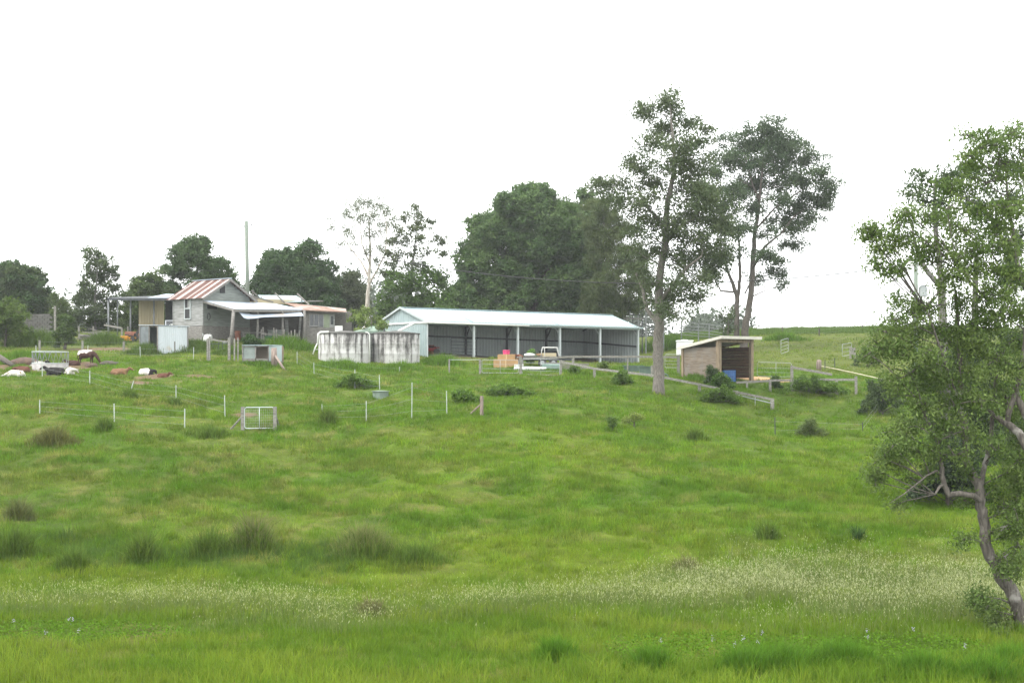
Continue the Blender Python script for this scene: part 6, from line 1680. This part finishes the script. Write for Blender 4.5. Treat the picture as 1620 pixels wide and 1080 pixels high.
# the tall gum in front of the shed's right end
GUM = [(1059, 160, 34, 15), (1027, 174, 22, 10), (1012, 172, 12, 5), (1051, 204, 32, 18), (1090, 196, 22, 12), (1115, 204, 15, 12), (1038, 226, 26, 12), (1079, 230, 34, 16), (1108, 226, 18, 10), (1011, 264, 24, 16), (1000, 258, 14, 10), (968, 297, 34, 12), (945, 294, 16, 7), (1022, 290, 24, 18), (1095, 262, 34, 22), (1064, 262, 26, 14),
       (1087, 298, 40, 22), (1012, 322, 38, 16), (980, 320, 20, 10), (1119, 310, 38, 20), (1091, 338, 46, 22), (1035, 353, 34, 18), (1132, 345, 34, 22), (1110, 376, 44, 20), (1008, 362, 22, 12), (1040, 392, 28, 12), (1080, 410, 32, 14), (1020, 425, 22, 10), (1110, 418, 36, 14), (1087, 448, 34, 16), (1051, 470, 34, 22), (1030, 448, 16, 10), (1108, 470, 20, 9), (1062, 496, 26, 10), (1130, 392, 22, 14), (1118, 440, 20, 10), (1000, 395, 16, 8), (1070, 370, 20, 12)]
make_tree('tall_gum', 'tallest gum tree with grey trunk standing at the rail fence', 'tree', 97,
          [[(1041, 617, 0, .40), (1041, 580, 0, .37), (1040, 545, 0, .36), (1043, 510, 0, .33), (1043, 470, .1, .29), (1046, 420, .1, .25), (1053, 390, .1, .23), (1054, 350, .1, .20), (1058, 310, 0, .17), (1066, 275, 0, .14), (1066, 235, 0, .10), (1062, 195, 0, .07), (1060, 165, 0, .04)],
           [(1043, 515, 0, .18), (1024, 490, 1, .14), (1016, 455, 1.6, .11), (1005, 430, 2, .08)], [(1044, 475, 0, .15), (1066, 450, -.8, .12), (1085, 425, -1.4, .09), (1110, 405, -2, .06)], [(1053, 385, 0, .14), (1075, 360, -1, .1), (1100, 345, -1.6, .07)], [(1054, 360, 0, .12), (1030, 335, 1, .08), (1010, 300, 1.4, .05)]],
          GUM, .2, .45, 24, 1.5, .42, (.055, .082, .036), (.092, .12, .052), 'bark_brown', seed=114, depth=.6, droop=.4, twigs=6, lr=.3, puff=1.38, shell=1.5, ryk=.5)
TWN = [(1175, 232, 34, 22), (1212, 206, 38, 12), (1215, 225, 30, 14), (1256, 224, 28, 12), (1150, 252, 24, 16), (1190, 262, 34, 16), (1228, 250, 40, 18), (1276, 254, 28, 15), (1195, 296, 38, 20), (1240, 278, 26, 14), (1272, 288, 34, 14), (1306, 292, 24, 11), (1318, 302, 12, 5), (1266, 326, 38, 16), (1300, 322, 18, 9), (1235, 315, 20, 10), (1240, 350, 30, 14), (1262, 362, 22, 10), (1255, 388, 22, 10), (1160, 305, 26, 16), (1145, 330, 24, 16),
       (1170, 362, 26, 16), (1143, 360, 16, 12), (1207, 405, 22, 9), (1226, 430, 20, 9), (1238, 452, 11, 6), (1195, 440, 14, 8), (1140, 410, 24, 10), (1128, 430, 18, 8), (1168, 395, 14, 8), (1213, 370, 16, 8), (1130, 275, 20, 12), (1128, 305, 18, 12), (1300, 272, 18, 10), (1290, 312, 20, 10), (1285, 345, 16, 9), (1235, 235, 24, 12), (1190, 330, 22, 12), (1310, 308, 12, 7), (1225, 410, 18, 8)]
make_tree('twin_gum', 'gum tree with two dark leaning trunks on the ridge behind the timber shelter', 'tree', 150,
          [[(1177, 545, 0, .42), (1178, 525, 0, .40), (1184, 490, 0, .34), (1189, 450, 0, .30), (1191, 410, 0, .26), (1194, 370, 0, .22), (1200, 330, 0, .18), (1203, 300, 0, .12), (1208, 250, 0, .07)],
           [(1166, 545, .4, .32), (1166, 500, .4, .28), (1166, 468, .4, .25), (1158, 445, .4, .18), (1150, 425, .4, .13), (1140, 400, .4, .09)], [(1167, 470, .4, .2), (1171, 440, .4, .17), (1170, 400, .4, .13), (1168, 360, .4, .08)], [(1160, 462, .4, .12), (1140, 460, 0, .1), (1130, 440, 0, .07)],
           [(1190, 425, 0, .18), (1210, 390, 0, .14), (1235, 370, 0, .1), (1258, 340, 0, .06)], [(1201, 318, 0, .12), (1190, 290, 0, .09), (1180, 250, 0, .05)], [(1194, 365, 0, .12), (1225, 330, 0, .09), (1270, 300, 0, .05)], [(1178, 465, .2, .09), (1190, 440, .4, .06)]],
          TWN, .25, .45, 24, 1.5, .46, (.042, .072, .034), (.072, .105, .048), 'bark_dark', seed=115, depth=.6, droop=.3, twigs=6, lr=.35, puff=1.36, shell=1.5, ryk=.46)
make_tree('small_sapling', 'little leafy shoot at the foot of the twin gum trunks', 'sapling', 148, [[(1152, 540, 0, .06), (1152, 500, 0, .03)]], [(1151, 494, 10, 8), (1146, 505, 8, 7), (1158, 508, 9, 7), (1152, 518, 12, 8)], .25, .45, 16, .7, .3, (.05, .075, .035), None, 'bark_dark', seed=116)

# riverside trees at the right: a darker one behind, the big leaning one in front
make_tree('river_oak', 'grey green tree standing behind the big leaning riverside tree', 'tree', 58, [[(1500, 700, 0, .26), (1495, 600, 0, .22), (1490, 470, 0, .17), (1489, 440, 0, .14), (1480, 360, 0, .1), (1478, 290, 0, .05)], [(1489, 455, 0, .12), (1468, 431, -.3, .1), (1452, 402, -.5, .07), (1440, 350, -.5, .04)], [(1520, 690, 1, .2), (1540, 560, 1, .16), (1545, 400, 1, .1)]],
          [(1470, 285, 34, 14), (1500, 278, 30, 14), (1450, 310, 20, 14), (1530, 275, 30, 16), (1480, 320, 30, 18), (1600, 270, 34, 20), (1590, 320, 34, 22), (1540, 310, 30, 20), (1610, 380, 30, 28), (1560, 345, 34, 20), (1500, 350, 24, 16), (1600, 440, 40, 30), (1530, 560, 40, 40), (1480, 600, 34, 30), (1570, 620, 40, 40), (1510, 660, 40, 34), (1600, 690, 40, 34), (1560, 560, 30, 30), (1545, 720, 34, 26), (1610, 540, 30, 34), (1470, 660, 24, 30), (1500, 610, 34, 30), (1545, 660, 34, 30)],
          .16, .4, 30, .95, .28, (.042, .070, .030), (.075, .108, .045), 'bark_grey', seed=117, depth=.5, droop=.4)
BIG = [(1535, 215, 18, 14), (1560, 212, 20, 12), (1552, 235, 28, 14), (1590, 222, 22, 16), (1612, 240, 20, 20), (1545, 262, 26, 14), (1600, 212, 16, 10), (1530, 245, 12, 12), (1580, 262, 26, 14), (1625, 280, 20, 20), (1560, 290, 34, 14),
       (1440, 340, 24, 14), (1418, 352, 18, 12), (1462, 345, 22, 14), (1385, 366, 16, 8), (1376, 376, 10, 8), (1388, 395, 12, 8), (1372, 362, 8, 4), (1392, 418, 10, 9), (1430, 375, 30, 16), (1412, 395, 20, 12), (1450, 400, 24, 12), (1428, 425, 22, 12), (1470, 380, 20, 12), (1405, 432, 8, 8), (1505, 305, 24, 14), (1498, 330, 20, 12), (1520, 365, 34, 18), (1545, 395, 36, 20), (1500, 395, 22, 18), (1570, 430, 34, 20), (1525, 430, 34, 18), (1600, 400, 22, 18), (1505, 440, 20, 14), (1545, 330, 22, 14),
       (1470, 485, 32, 18), (1445, 500, 26, 14), (1425, 475, 12, 10), (1415, 505, 22, 14), (1400, 525, 20, 12), (1440, 525, 30, 14), (1480, 520, 28, 16), (1395, 552, 24, 14), (1375, 560, 14, 10), (1425, 560, 30, 16), (1460, 560, 32, 18), (1505, 545, 30, 18), (1545, 520, 30, 22), (1580, 500, 30, 22), (1550, 470, 26, 16), (1610, 490, 20, 24), (1440, 590, 34, 18), (1485, 600, 36, 22), (1535, 590, 34, 22), (1580, 570, 30, 24), (1610, 590, 20, 26),
       (1425, 625, 22, 16), (1465, 640, 32, 20), (1510, 640, 34, 20), (1550, 635, 26, 20), (1595, 640, 24, 24), (1450, 675, 34, 16), (1430, 690, 30, 14), (1415, 705, 22, 14), (1490, 680, 30, 18), (1530, 680, 24, 18), (1400, 725, 20, 14), (1388, 745, 12, 14), (1425, 735, 24, 14), (1455, 715, 26, 16), (1385, 760, 7, 10), (1480, 715, 24, 14), (1510, 720, 20, 14), (1440, 755, 18, 10), (1470, 745, 14, 10),
       (1580, 715, 24, 20), (1600, 745, 24, 22), (1580, 770, 18, 14), (1608, 790, 18, 20), (1530, 745, 10, 10), (1525, 790, 10, 8), (1595, 830, 18, 18), (1610, 860, 16, 20), (1590, 880, 14, 14), (1528, 850, 9, 12), (1420, 797, 7, 6), (1570, 950, 12, 7), (1548, 942, 12, 8), (1585, 975, 18, 14), (1576, 1005, 18, 14), (1585, 1025, 14, 10), (1575, 1042, 8, 8), (1615, 760, 20, 24), (1590, 800, 24, 18), (1612, 830, 18, 24), (1585, 850, 16, 16), (1612, 900, 14, 16), (1540, 955, 10, 7), (1590, 330, 26, 18), (1612, 340, 16, 20), (1575, 365, 26, 16), (1605, 440, 20, 20), (1590, 470, 22, 16), (1560, 500, 26, 18), (1600, 540, 22, 20), (1520, 480, 22, 16), (1490, 455, 18, 12), (1535, 555, 24, 18), (1600, 380, 20, 18), (1478, 415, 20, 12), (1575, 985, 12, 12), (1578, 1015, 12, 12), (1590, 905, 12, 12), (1610, 730, 18, 18), (1585, 640, 22, 18), (1610, 700, 22, 20), (1620, 800, 16, 24), (1560, 960, 12, 10)]
make_tree('leaning_river_tree', 'big leaning riverside tree with crooked grey limbs at the right edge', 'tree', 34,
          [[(1640, 1040, 0, 0.234), (1618, 987, 0, 0.183), (1602, 938, 0, 0.168), (1581, 905, 0, 0.156), (1563, 871, 0, 0.140), (1556, 822, 0, 0.129), (1551, 795, 0, 0.121), (1549, 773, 0, 0.113), (1540, 750, .1, 0.098), (1530, 735, .2, 0.086), (1527, 690, .3, 0.078), (1519, 640, .4, 0.070), (1520, 580, .5, 0.062), (1515, 520, .5, 0.051), (1512, 460, .5, 0.039)],
           [(1551, 793, 0, 0.078), (1541, 784, -.2, 0.074), (1518, 780, -.3, 0.070), (1501, 783, -.3, 0.070), (1495, 770, -.3, 0.066), (1491, 755, -.3, 0.062), (1490, 738, -.3, 0.055), (1484, 700, -.2, 0.039), (1465, 660, -.2, 0.027)],
           [(1491, 752, -.3, 0.031), (1482, 744, -.4, 0.025), (1466, 752, -.5, 0.021), (1447, 768, -.6, 0.018), (1430, 781, -.7, 0.014), (1407, 796, -.8, 0.006)], [(1494, 766, -.3, 0.039), (1487, 769, -.4, 0.035), (1479, 782, -.5, 0.023)],
           [(1549, 775, 0, 0.070), (1556, 745, .2, 0.066), (1566, 700, .4, 0.058), (1572, 640, .5, 0.047), (1580, 560, .5, 0.035)],
           [(1650, 760, -.3, 0.125), (1630, 715, -.3, 0.109), (1612, 684, -.2, 0.101), (1590, 668, -.1, 0.086), (1570, 655, 0, 0.055), (1545, 640, .1, 0.031)], [(1592, 668, -.1, 0.070), (1600, 640, -.2, 0.066), (1612, 600, -.2, 0.062), (1622, 540, -.1, 0.058), (1628, 470, 0, 0.058), (1613, 436, .1, 0.055), (1606, 385, .2, 0.047), (1596, 329, .3, 0.035), (1590, 260, .3, 0.020)],
           [(1640, 700, -.3, 0.094), (1615, 640, -.2, 0.086), (1605, 610, -.2, 0.062)], [(1608, 460, .1, 0.039), (1580, 420, .1, 0.027), (1560, 385, .1, 0.016)],
           [(1562, 474, .2, 0.039), (1548, 460, .1, 0.035), (1530, 440, 0, 0.023), (1500, 400, 0, 0.016)], [(1519, 640, .4, 0.039), (1490, 560, .1, 0.031), (1470, 500, 0, 0.023), (1440, 440, -.2, 0.016), (1415, 390, -.3, 0.009)]],
          BIG, .085, .42, 36, 1.08, .2, (.070, .116, .028), (.125, .175, .048), 'bark_river', seed=118, depth=.34, droop=.6, twigs=6, lr=.2, puff=1.4, shell=1.5)
# shrubs that stand alone
def shrub(name, label, cat, px, pyb, w, h, col, seed, leaf=.16, n=10, dens=.8, asp=.4, col2=None, bark='bark_dark', d=None, per=20):
    b = hit(px, pyb) if d is None else at(px, d); d = b.y; rg = random.Random(seed); py = HY - (b.z - ZC) / d * F
    bl = []
    for i in range(int(n * 1.5)):
        q = max(-1, min(1, rg.gauss(0, .42))); hh_ = h * (1 - q * q * .8) * rg.uniform(.75, 1.15)
        r_ = rg.uniform(.5, 1.1) * min(w * .13, h * .26); bl.append((px + q * w * .5, py - max(r_ * .5, (hh_ - r_) * rg.uniform(.15, 1) ** .7), r_, r_ * .8, rg.uniform(-.35, .35) * w / F * d))
    make_tree(name, label, cat, d, [[(px, py, 0, .05 * h / F * d), (px + 1, py - h * .4, 0, .03 * h / F * d), (px + 1, py - h * .75, 0, .012 * h / F * d)]], bl, leaf, asp, per, dens, .16, col, col2, bark, .3, seed, twigs=3, lr=.15, puff=1.0, shell=1.4)
shrub('garden_shrub', 'bushy vase shaped shrub standing in front of the far left garden', 'shrub', 103, 553, 46, 56, (.05, .085, .026), 201, .2, 26)
make_tree('yellow_green_bush', 'light yellow green bush between the lean to and the big shed', 'bush', 128.3, [[(586, 566, 0, .07), (586, 530, 0, .05), (588, 505, 0, .03)], [(586, 535, 0, .04), (570, 510, 0, .025)]],
          [(568, 494, 10, 6), (582, 490, 11, 6), (560, 503, 10, 6), (577, 503, 12, 7), (592, 505, 11, 6), (604, 510, 11, 6), (590, 515, 12, 6), (610, 514, 8, 5), (574, 514, 10, 5), (600, 517, 9, 4), (585, 498, 8, 5)], .2, .5, 20, .8, .28, (.1, .15, .035), (.16, .215, .055), 'bark_dark', seed=202, lr=.2, puff=1.1)
shrub('dark_conical_shrub', 'dark pointed shrub at the front corner of the timber shelter', 'shrub', 1127, 597, 22, 34, (.042, .072, .028), 203, .14, 16, d=104.5)
shrub('leafy_weed', 'bright broad leaved weed bush before the timber shelter', 'bush', 1140, 604, 34, 22, (.055, .115, .02), 204, .2, 14, d=103.6)
shrub('leafy_weed', 'leafy weed on the grass right of the timber shelter', 'bush', 1226, 600, 16, 18, (.05, .09, .03), 205, .16, 8, d=106.5)
shrub('round_bush', 'round yellow green bush before the fourth post of the big shed', 'bush', 954, 583, 22, 14, (.085, .135, .03), 206, .16, 10, d=117)
shrub('green_pot_plant', 'bright green plant sprouting above the flatbed trailer', 'plant', 840, 575, 20, 26, (.09, .18, .04), 207, .14, 8, d=122.6)
shrub('bramble_patch', 'wide dark bramble patch below the pipe gates', 'bramble', 800, 626, 84, 20, (.070, .132, .022), 208, .16, 34, 1.0)
shrub('bramble_patch', 'low dark bramble left of the brown strainer post', 'bramble', 735, 636, 56, 18, (.070, .132, .022), 209, .16, 22, 1.0)
shrub('bramble_patch', 'creeping dark bramble left of the round trough', 'bramble', 562, 612, 60, 22, (.070, .132, .022), 210, .16, 24, 1.0)
shrub('bramble_patch', 'dark weeds along the rails below the wood chips', 'bramble', 1285, 622, 110, 32, (.070, .132, .022), 211, .16, 40, 1.0)
shrub('bramble_patch', 'dark weeds under the middle of the sloping rail fence', 'bramble', 1138, 634, 60, 24, (.070, .132, .022), 212, .16, 24, .9)
shrub('bramble_patch', 'dark weed bush in front of the rail fence left of the gum', 'bramble', 985, 608, 34, 22, (.070, .132, .022), 213, .16, 16, .9)
shrub('bramble_patch', 'small dark weed bush at the foot of the right pipe gate', 'bramble', 912, 592, 24, 16, (.070, .132, .022), 214, .14, 10, .9)
shrub('scrub_bush', 'dark straggly bush on the slope before the big riverside tree', 'bush', 1281, 690, 50, 32, (.075, .112, .036), 215, .11, 12, .35)
shrub('scrub_bush', 'tall pale sapling weed on the bank below the gum tree', 'bush', 1003, 678, 34, 36, (.13, .18, .045), 216, .1, 5, .25)
shrub('scrub_bush', 'dark upright weed left of the pale sapling weed', 'bush', 969, 682, 18, 24, (.075, .13, .03), 217, .1, 5, .3)
shrub('scrub_bush', 'dense scrub coloured dark as the shade under the left side of the riverside tree', 'bush', 1500, 742, 120, 110, (.028, .046, .026), 218, .16, 60, .9, d=56)  # very dark leaf colour stands in for the shade beneath the tree
shrub('scrub_bush', 'bushy scrub on the gully edge beside the riverside tree', 'bush', 1395, 655, 70, 60, (.045, .075, .028), 219, .16, 30, .8)
shrub('scrub_bush', 'green bush beside the twin gate posts', 'bush', 1372, 580, 40, 34, (.042, .07, .026), 220, .18, 16, .8)
shrub('garden_weeds', 'dark leafy plants growing along the verandah edge', 'plant', 398, 533, 40, 22, (.04, .08, .026), 221, .18, 16, .9, d=124.6)
# feathery rank grass in clumps: weeds one can tell apart on the bank
def tussock(label, px, py, w, h, col, seed, tip=None, n=110, name='tussock', wd=.026):
    global R
    R = np.random.default_rng(seed); b = hit(px, py); d = b.y; rw = w / F * d / 2; hh = h / F * d
    gx, gy = R.normal(0, .5, n) * rw, R.normal(0, .4, n) * rw; q = (gx / rw) ** 2 + (gy / rw) ** 2
    col = np.array(col) * np.array([1.25, 1.15, 1.0]) * R.uniform(.7, 1.45, (n, 1))
    v = Veg(); v.add(blades(b.x + gx, b.y + gy, 6, hh * (.25 + .9 * np.exp(-q * 1.3)) * R.uniform(.6, 1.1, n), wd * d / 55, col, .5, .16, tip, 2))
    o = v.build(name, M['blade'], None, b); o.location = b
    tag(o, label, 'grass clump', 'grass clumps on the bank')
D1 = (.076, .130, .026); D2 = (.070, .124, .024); TIPB = (.2, .15, .1)
tussock('big dark clump with dry brownish heads below the small gate', 402, 872, 66, 62, D1, 301, TIPB, 240)
tussock('dark clump of rank grass left of the big brown headed clump', 228, 890, 52, 56, D1, 302, None, 200)
tussock('wide dark clump with pale dry tops right of the big brown headed clump', 575, 880, 92, 54, D1, 303, (.22, .19, .1), 300)
tussock('dark grassy clump at the left edge of the bank', 22, 880, 72, 56, D2, 304, None, 260)
tussock('brownish clump of dead stalks above the left edge clump', 30, 822, 44, 38, (.09, .115, .045), 305, None, 160)
tussock('soft dark grass clump joining the big brown headed clump', 330, 878, 70, 50, D1, 306, None, 220)
tussock('low dark grass drift right of the pale topped clump', 660, 890, 90, 36, D2, 307, None, 240)
tussock('small dark clump below the pickets left of the small gate', 166, 682, 24, 28, D2, 308, None, 110)
tussock('dark clump at the foot of the leaning picket', 205, 630, 22, 20, D2, 309, None, 100)
tussock('dark clump right of the small gate behind a picket', 519, 672, 28, 34, D1, 310, None, 120)
tussock('dark clump beside the picket above the small gate', 277, 640, 18, 14, D2, 311, None, 80)
tussock('feathery dark clump on the bank below the sloping rail fence', 1102, 695, 32, 24, D1, 312, None, 110)
tussock('upright dark clump on the right bank', 1214, 852, 30, 34, D1, 313, None, 110)
tussock('small pointed thistle on the right bank', 1357, 856, 10, 26, (.04, .085, .026), 314, None, 50)
tussock('low dark clump above the pale seeding grass', 1290, 920, 64, 28, D1, 315, None, 160)
tussock('dry stalky clump at the foot of the middle bank', 1085, 905, 46, 30, (.085, .115, .035), 316, TIPB, 120)
tussock('brown stemmed clump rising from the seeding grass', 585, 975, 46, 34, (.08, .1, .035), 317, TIPB, 140)
tussock('olive clump of rank grass low on the left bank', 115, 900, 54, 40, D2, 318, None, 180)
tussock('olive rank grass on the upper left shoulder', 85, 700, 70, 30, (.085, .1, .035), 319, None, 200)
tussock('dark weeds on the shoulder just left of the small gate', 330, 690, 60, 20, D2, 320, None, 150)
for i, (px, py, w, h, l) in enumerate(((300, 552, 130, 15, 'tall green weeds before the iron shelter'), (365, 560, 60, 15, 'tall green weeds around the garden gate'), (230, 560, 60, 20, 'tall weeds left of the iron shelter front'), (60, 545, 110, 26, 'tall green weeds along the far left garden fence'), (165, 545, 70, 22, 'dark weeds around the upturned tub'),
                                        (455, 548, 110, 19, 'tall bright grass slope behind the animal hutch'), (470, 535, 110, 11, 'tall bright grass below the palings'), (700, 578, 70, 20, 'tall bright grass at the right foot of the concrete tanks'), (545, 583, 96, 17, 'grass around the foot of the left concrete tank'), (635, 585, 84, 15, 'grass around the foot of the right concrete tank'), (1050, 552, 80, 26, 'tall green grass on the rise right of the big shed'), (35, 568, 90, 16, 'coarse grass behind the hay feeder'), (1240, 538, 60, 16, 'coarse grass beside the open gates'), (30, 585, 40, 10, 'coarse grass by the fallen log'), (1108, 599, 60, 10, 'grass along the plank side of the timber shelter'), (1000, 586, 90, 11, 'grass along the right bays of the big shed'), (413, 577, 66, 9, 'grass under the front of the animal hutch'))):
    tussock(l, px, py, w, h, (.07, .145, .018) if i > 4 else (.062, .11, .026), 340 + i, None, int(w * 5), 'tall_grass_clump', .016)
# long grass along the ridge on the skyline
R = np.random.default_rng(77); v = Veg()
x = R.uniform(20, 62, 9000); y = R.uniform(176, 196, 9000)
v.add(blades(x, y, 6, .5 * (.4 + fbm(x / 1.5, y / 1.5, 5, 2)), .07, np.tile((.085, .14, .03), (len(x), 1)), .4, .3))
tag(v.build('ridge_grass', M['blade']), 'long dark grass along the skyline of the right ridge', 'grass', kind='stuff')
# hazy wood far beyond the ridge and the shed
R = np.random.default_rng(78); P = []; Q = []
def far_wood(x0, x1, d, ytop, n, sc):
    for i in range(n):
        px = random.uniform(x0, x1); t_ = ytop + random.uniform(-4, 7); c = pt(px, t_ + 8, d + random.uniform(-20, 20)); k = 170
        P.append(np.array(c) + R.normal(0, 1, (k, 3)) * np.array([2.2, 2.2, 3.0]) * sc); Q.append(np.tile((.06, .08, .05), (k, 1)) * R.uniform(.75, 1.25, (k, 1)))
        kk = 60; P.append(np.array(c) + np.stack([R.normal(0, 1.6, kk) * sc, R.normal(0, 1.6, kk) * sc, -R.uniform(0, 14, kk) * sc], 1)); Q.append(np.tile((.05, .065, .045), (kk, 1)))
far_wood(540, 730, 420, 478, 40, 1.6); far_wood(1085, 1185, 380, 516, 26, .8); far_wood(-40, 540, 420, 512, 60, 1.5); far_wood(700, 1060, 400, 500, 50, 1.5);
V, Fc, T = leaves(np.concatenate(P), 1.3, np.concatenate(Q), .6)
tag(np_mesh('far_wood', V, Fc, M['leaf'], None, {'tint': T}), 'pale distant wood beyond the farm', 'wood', kind='stuff')

# ------------------------------------------------------------------ thin humid air
hm = bpy.data.materials.new('humid_air'); hm.use_nodes = True
t = hm.node_tree; t.nodes.clear()
ho = t.nodes.new('ShaderNodeOutputMaterial'); pv = t.nodes.new('ShaderNodeVolumePrincipled')
pv.inputs['Color'].default_value = (.93, .96, .97, 1); pv.inputs['Density'].default_value = 0.00023; pv.inputs['Anisotropy'].default_value = 0.3
t.links.new(pv.outputs[0], ho.inputs['Volume'])
m = MB(); m.box((0, 340, 20), 2000, 760, 50)
hzo = m.build('haze', hm); tag(hzo, 'thin pale humid air over the whole farm', 'haze', kind='stuff')
hzo.display_type = 'WIRE'
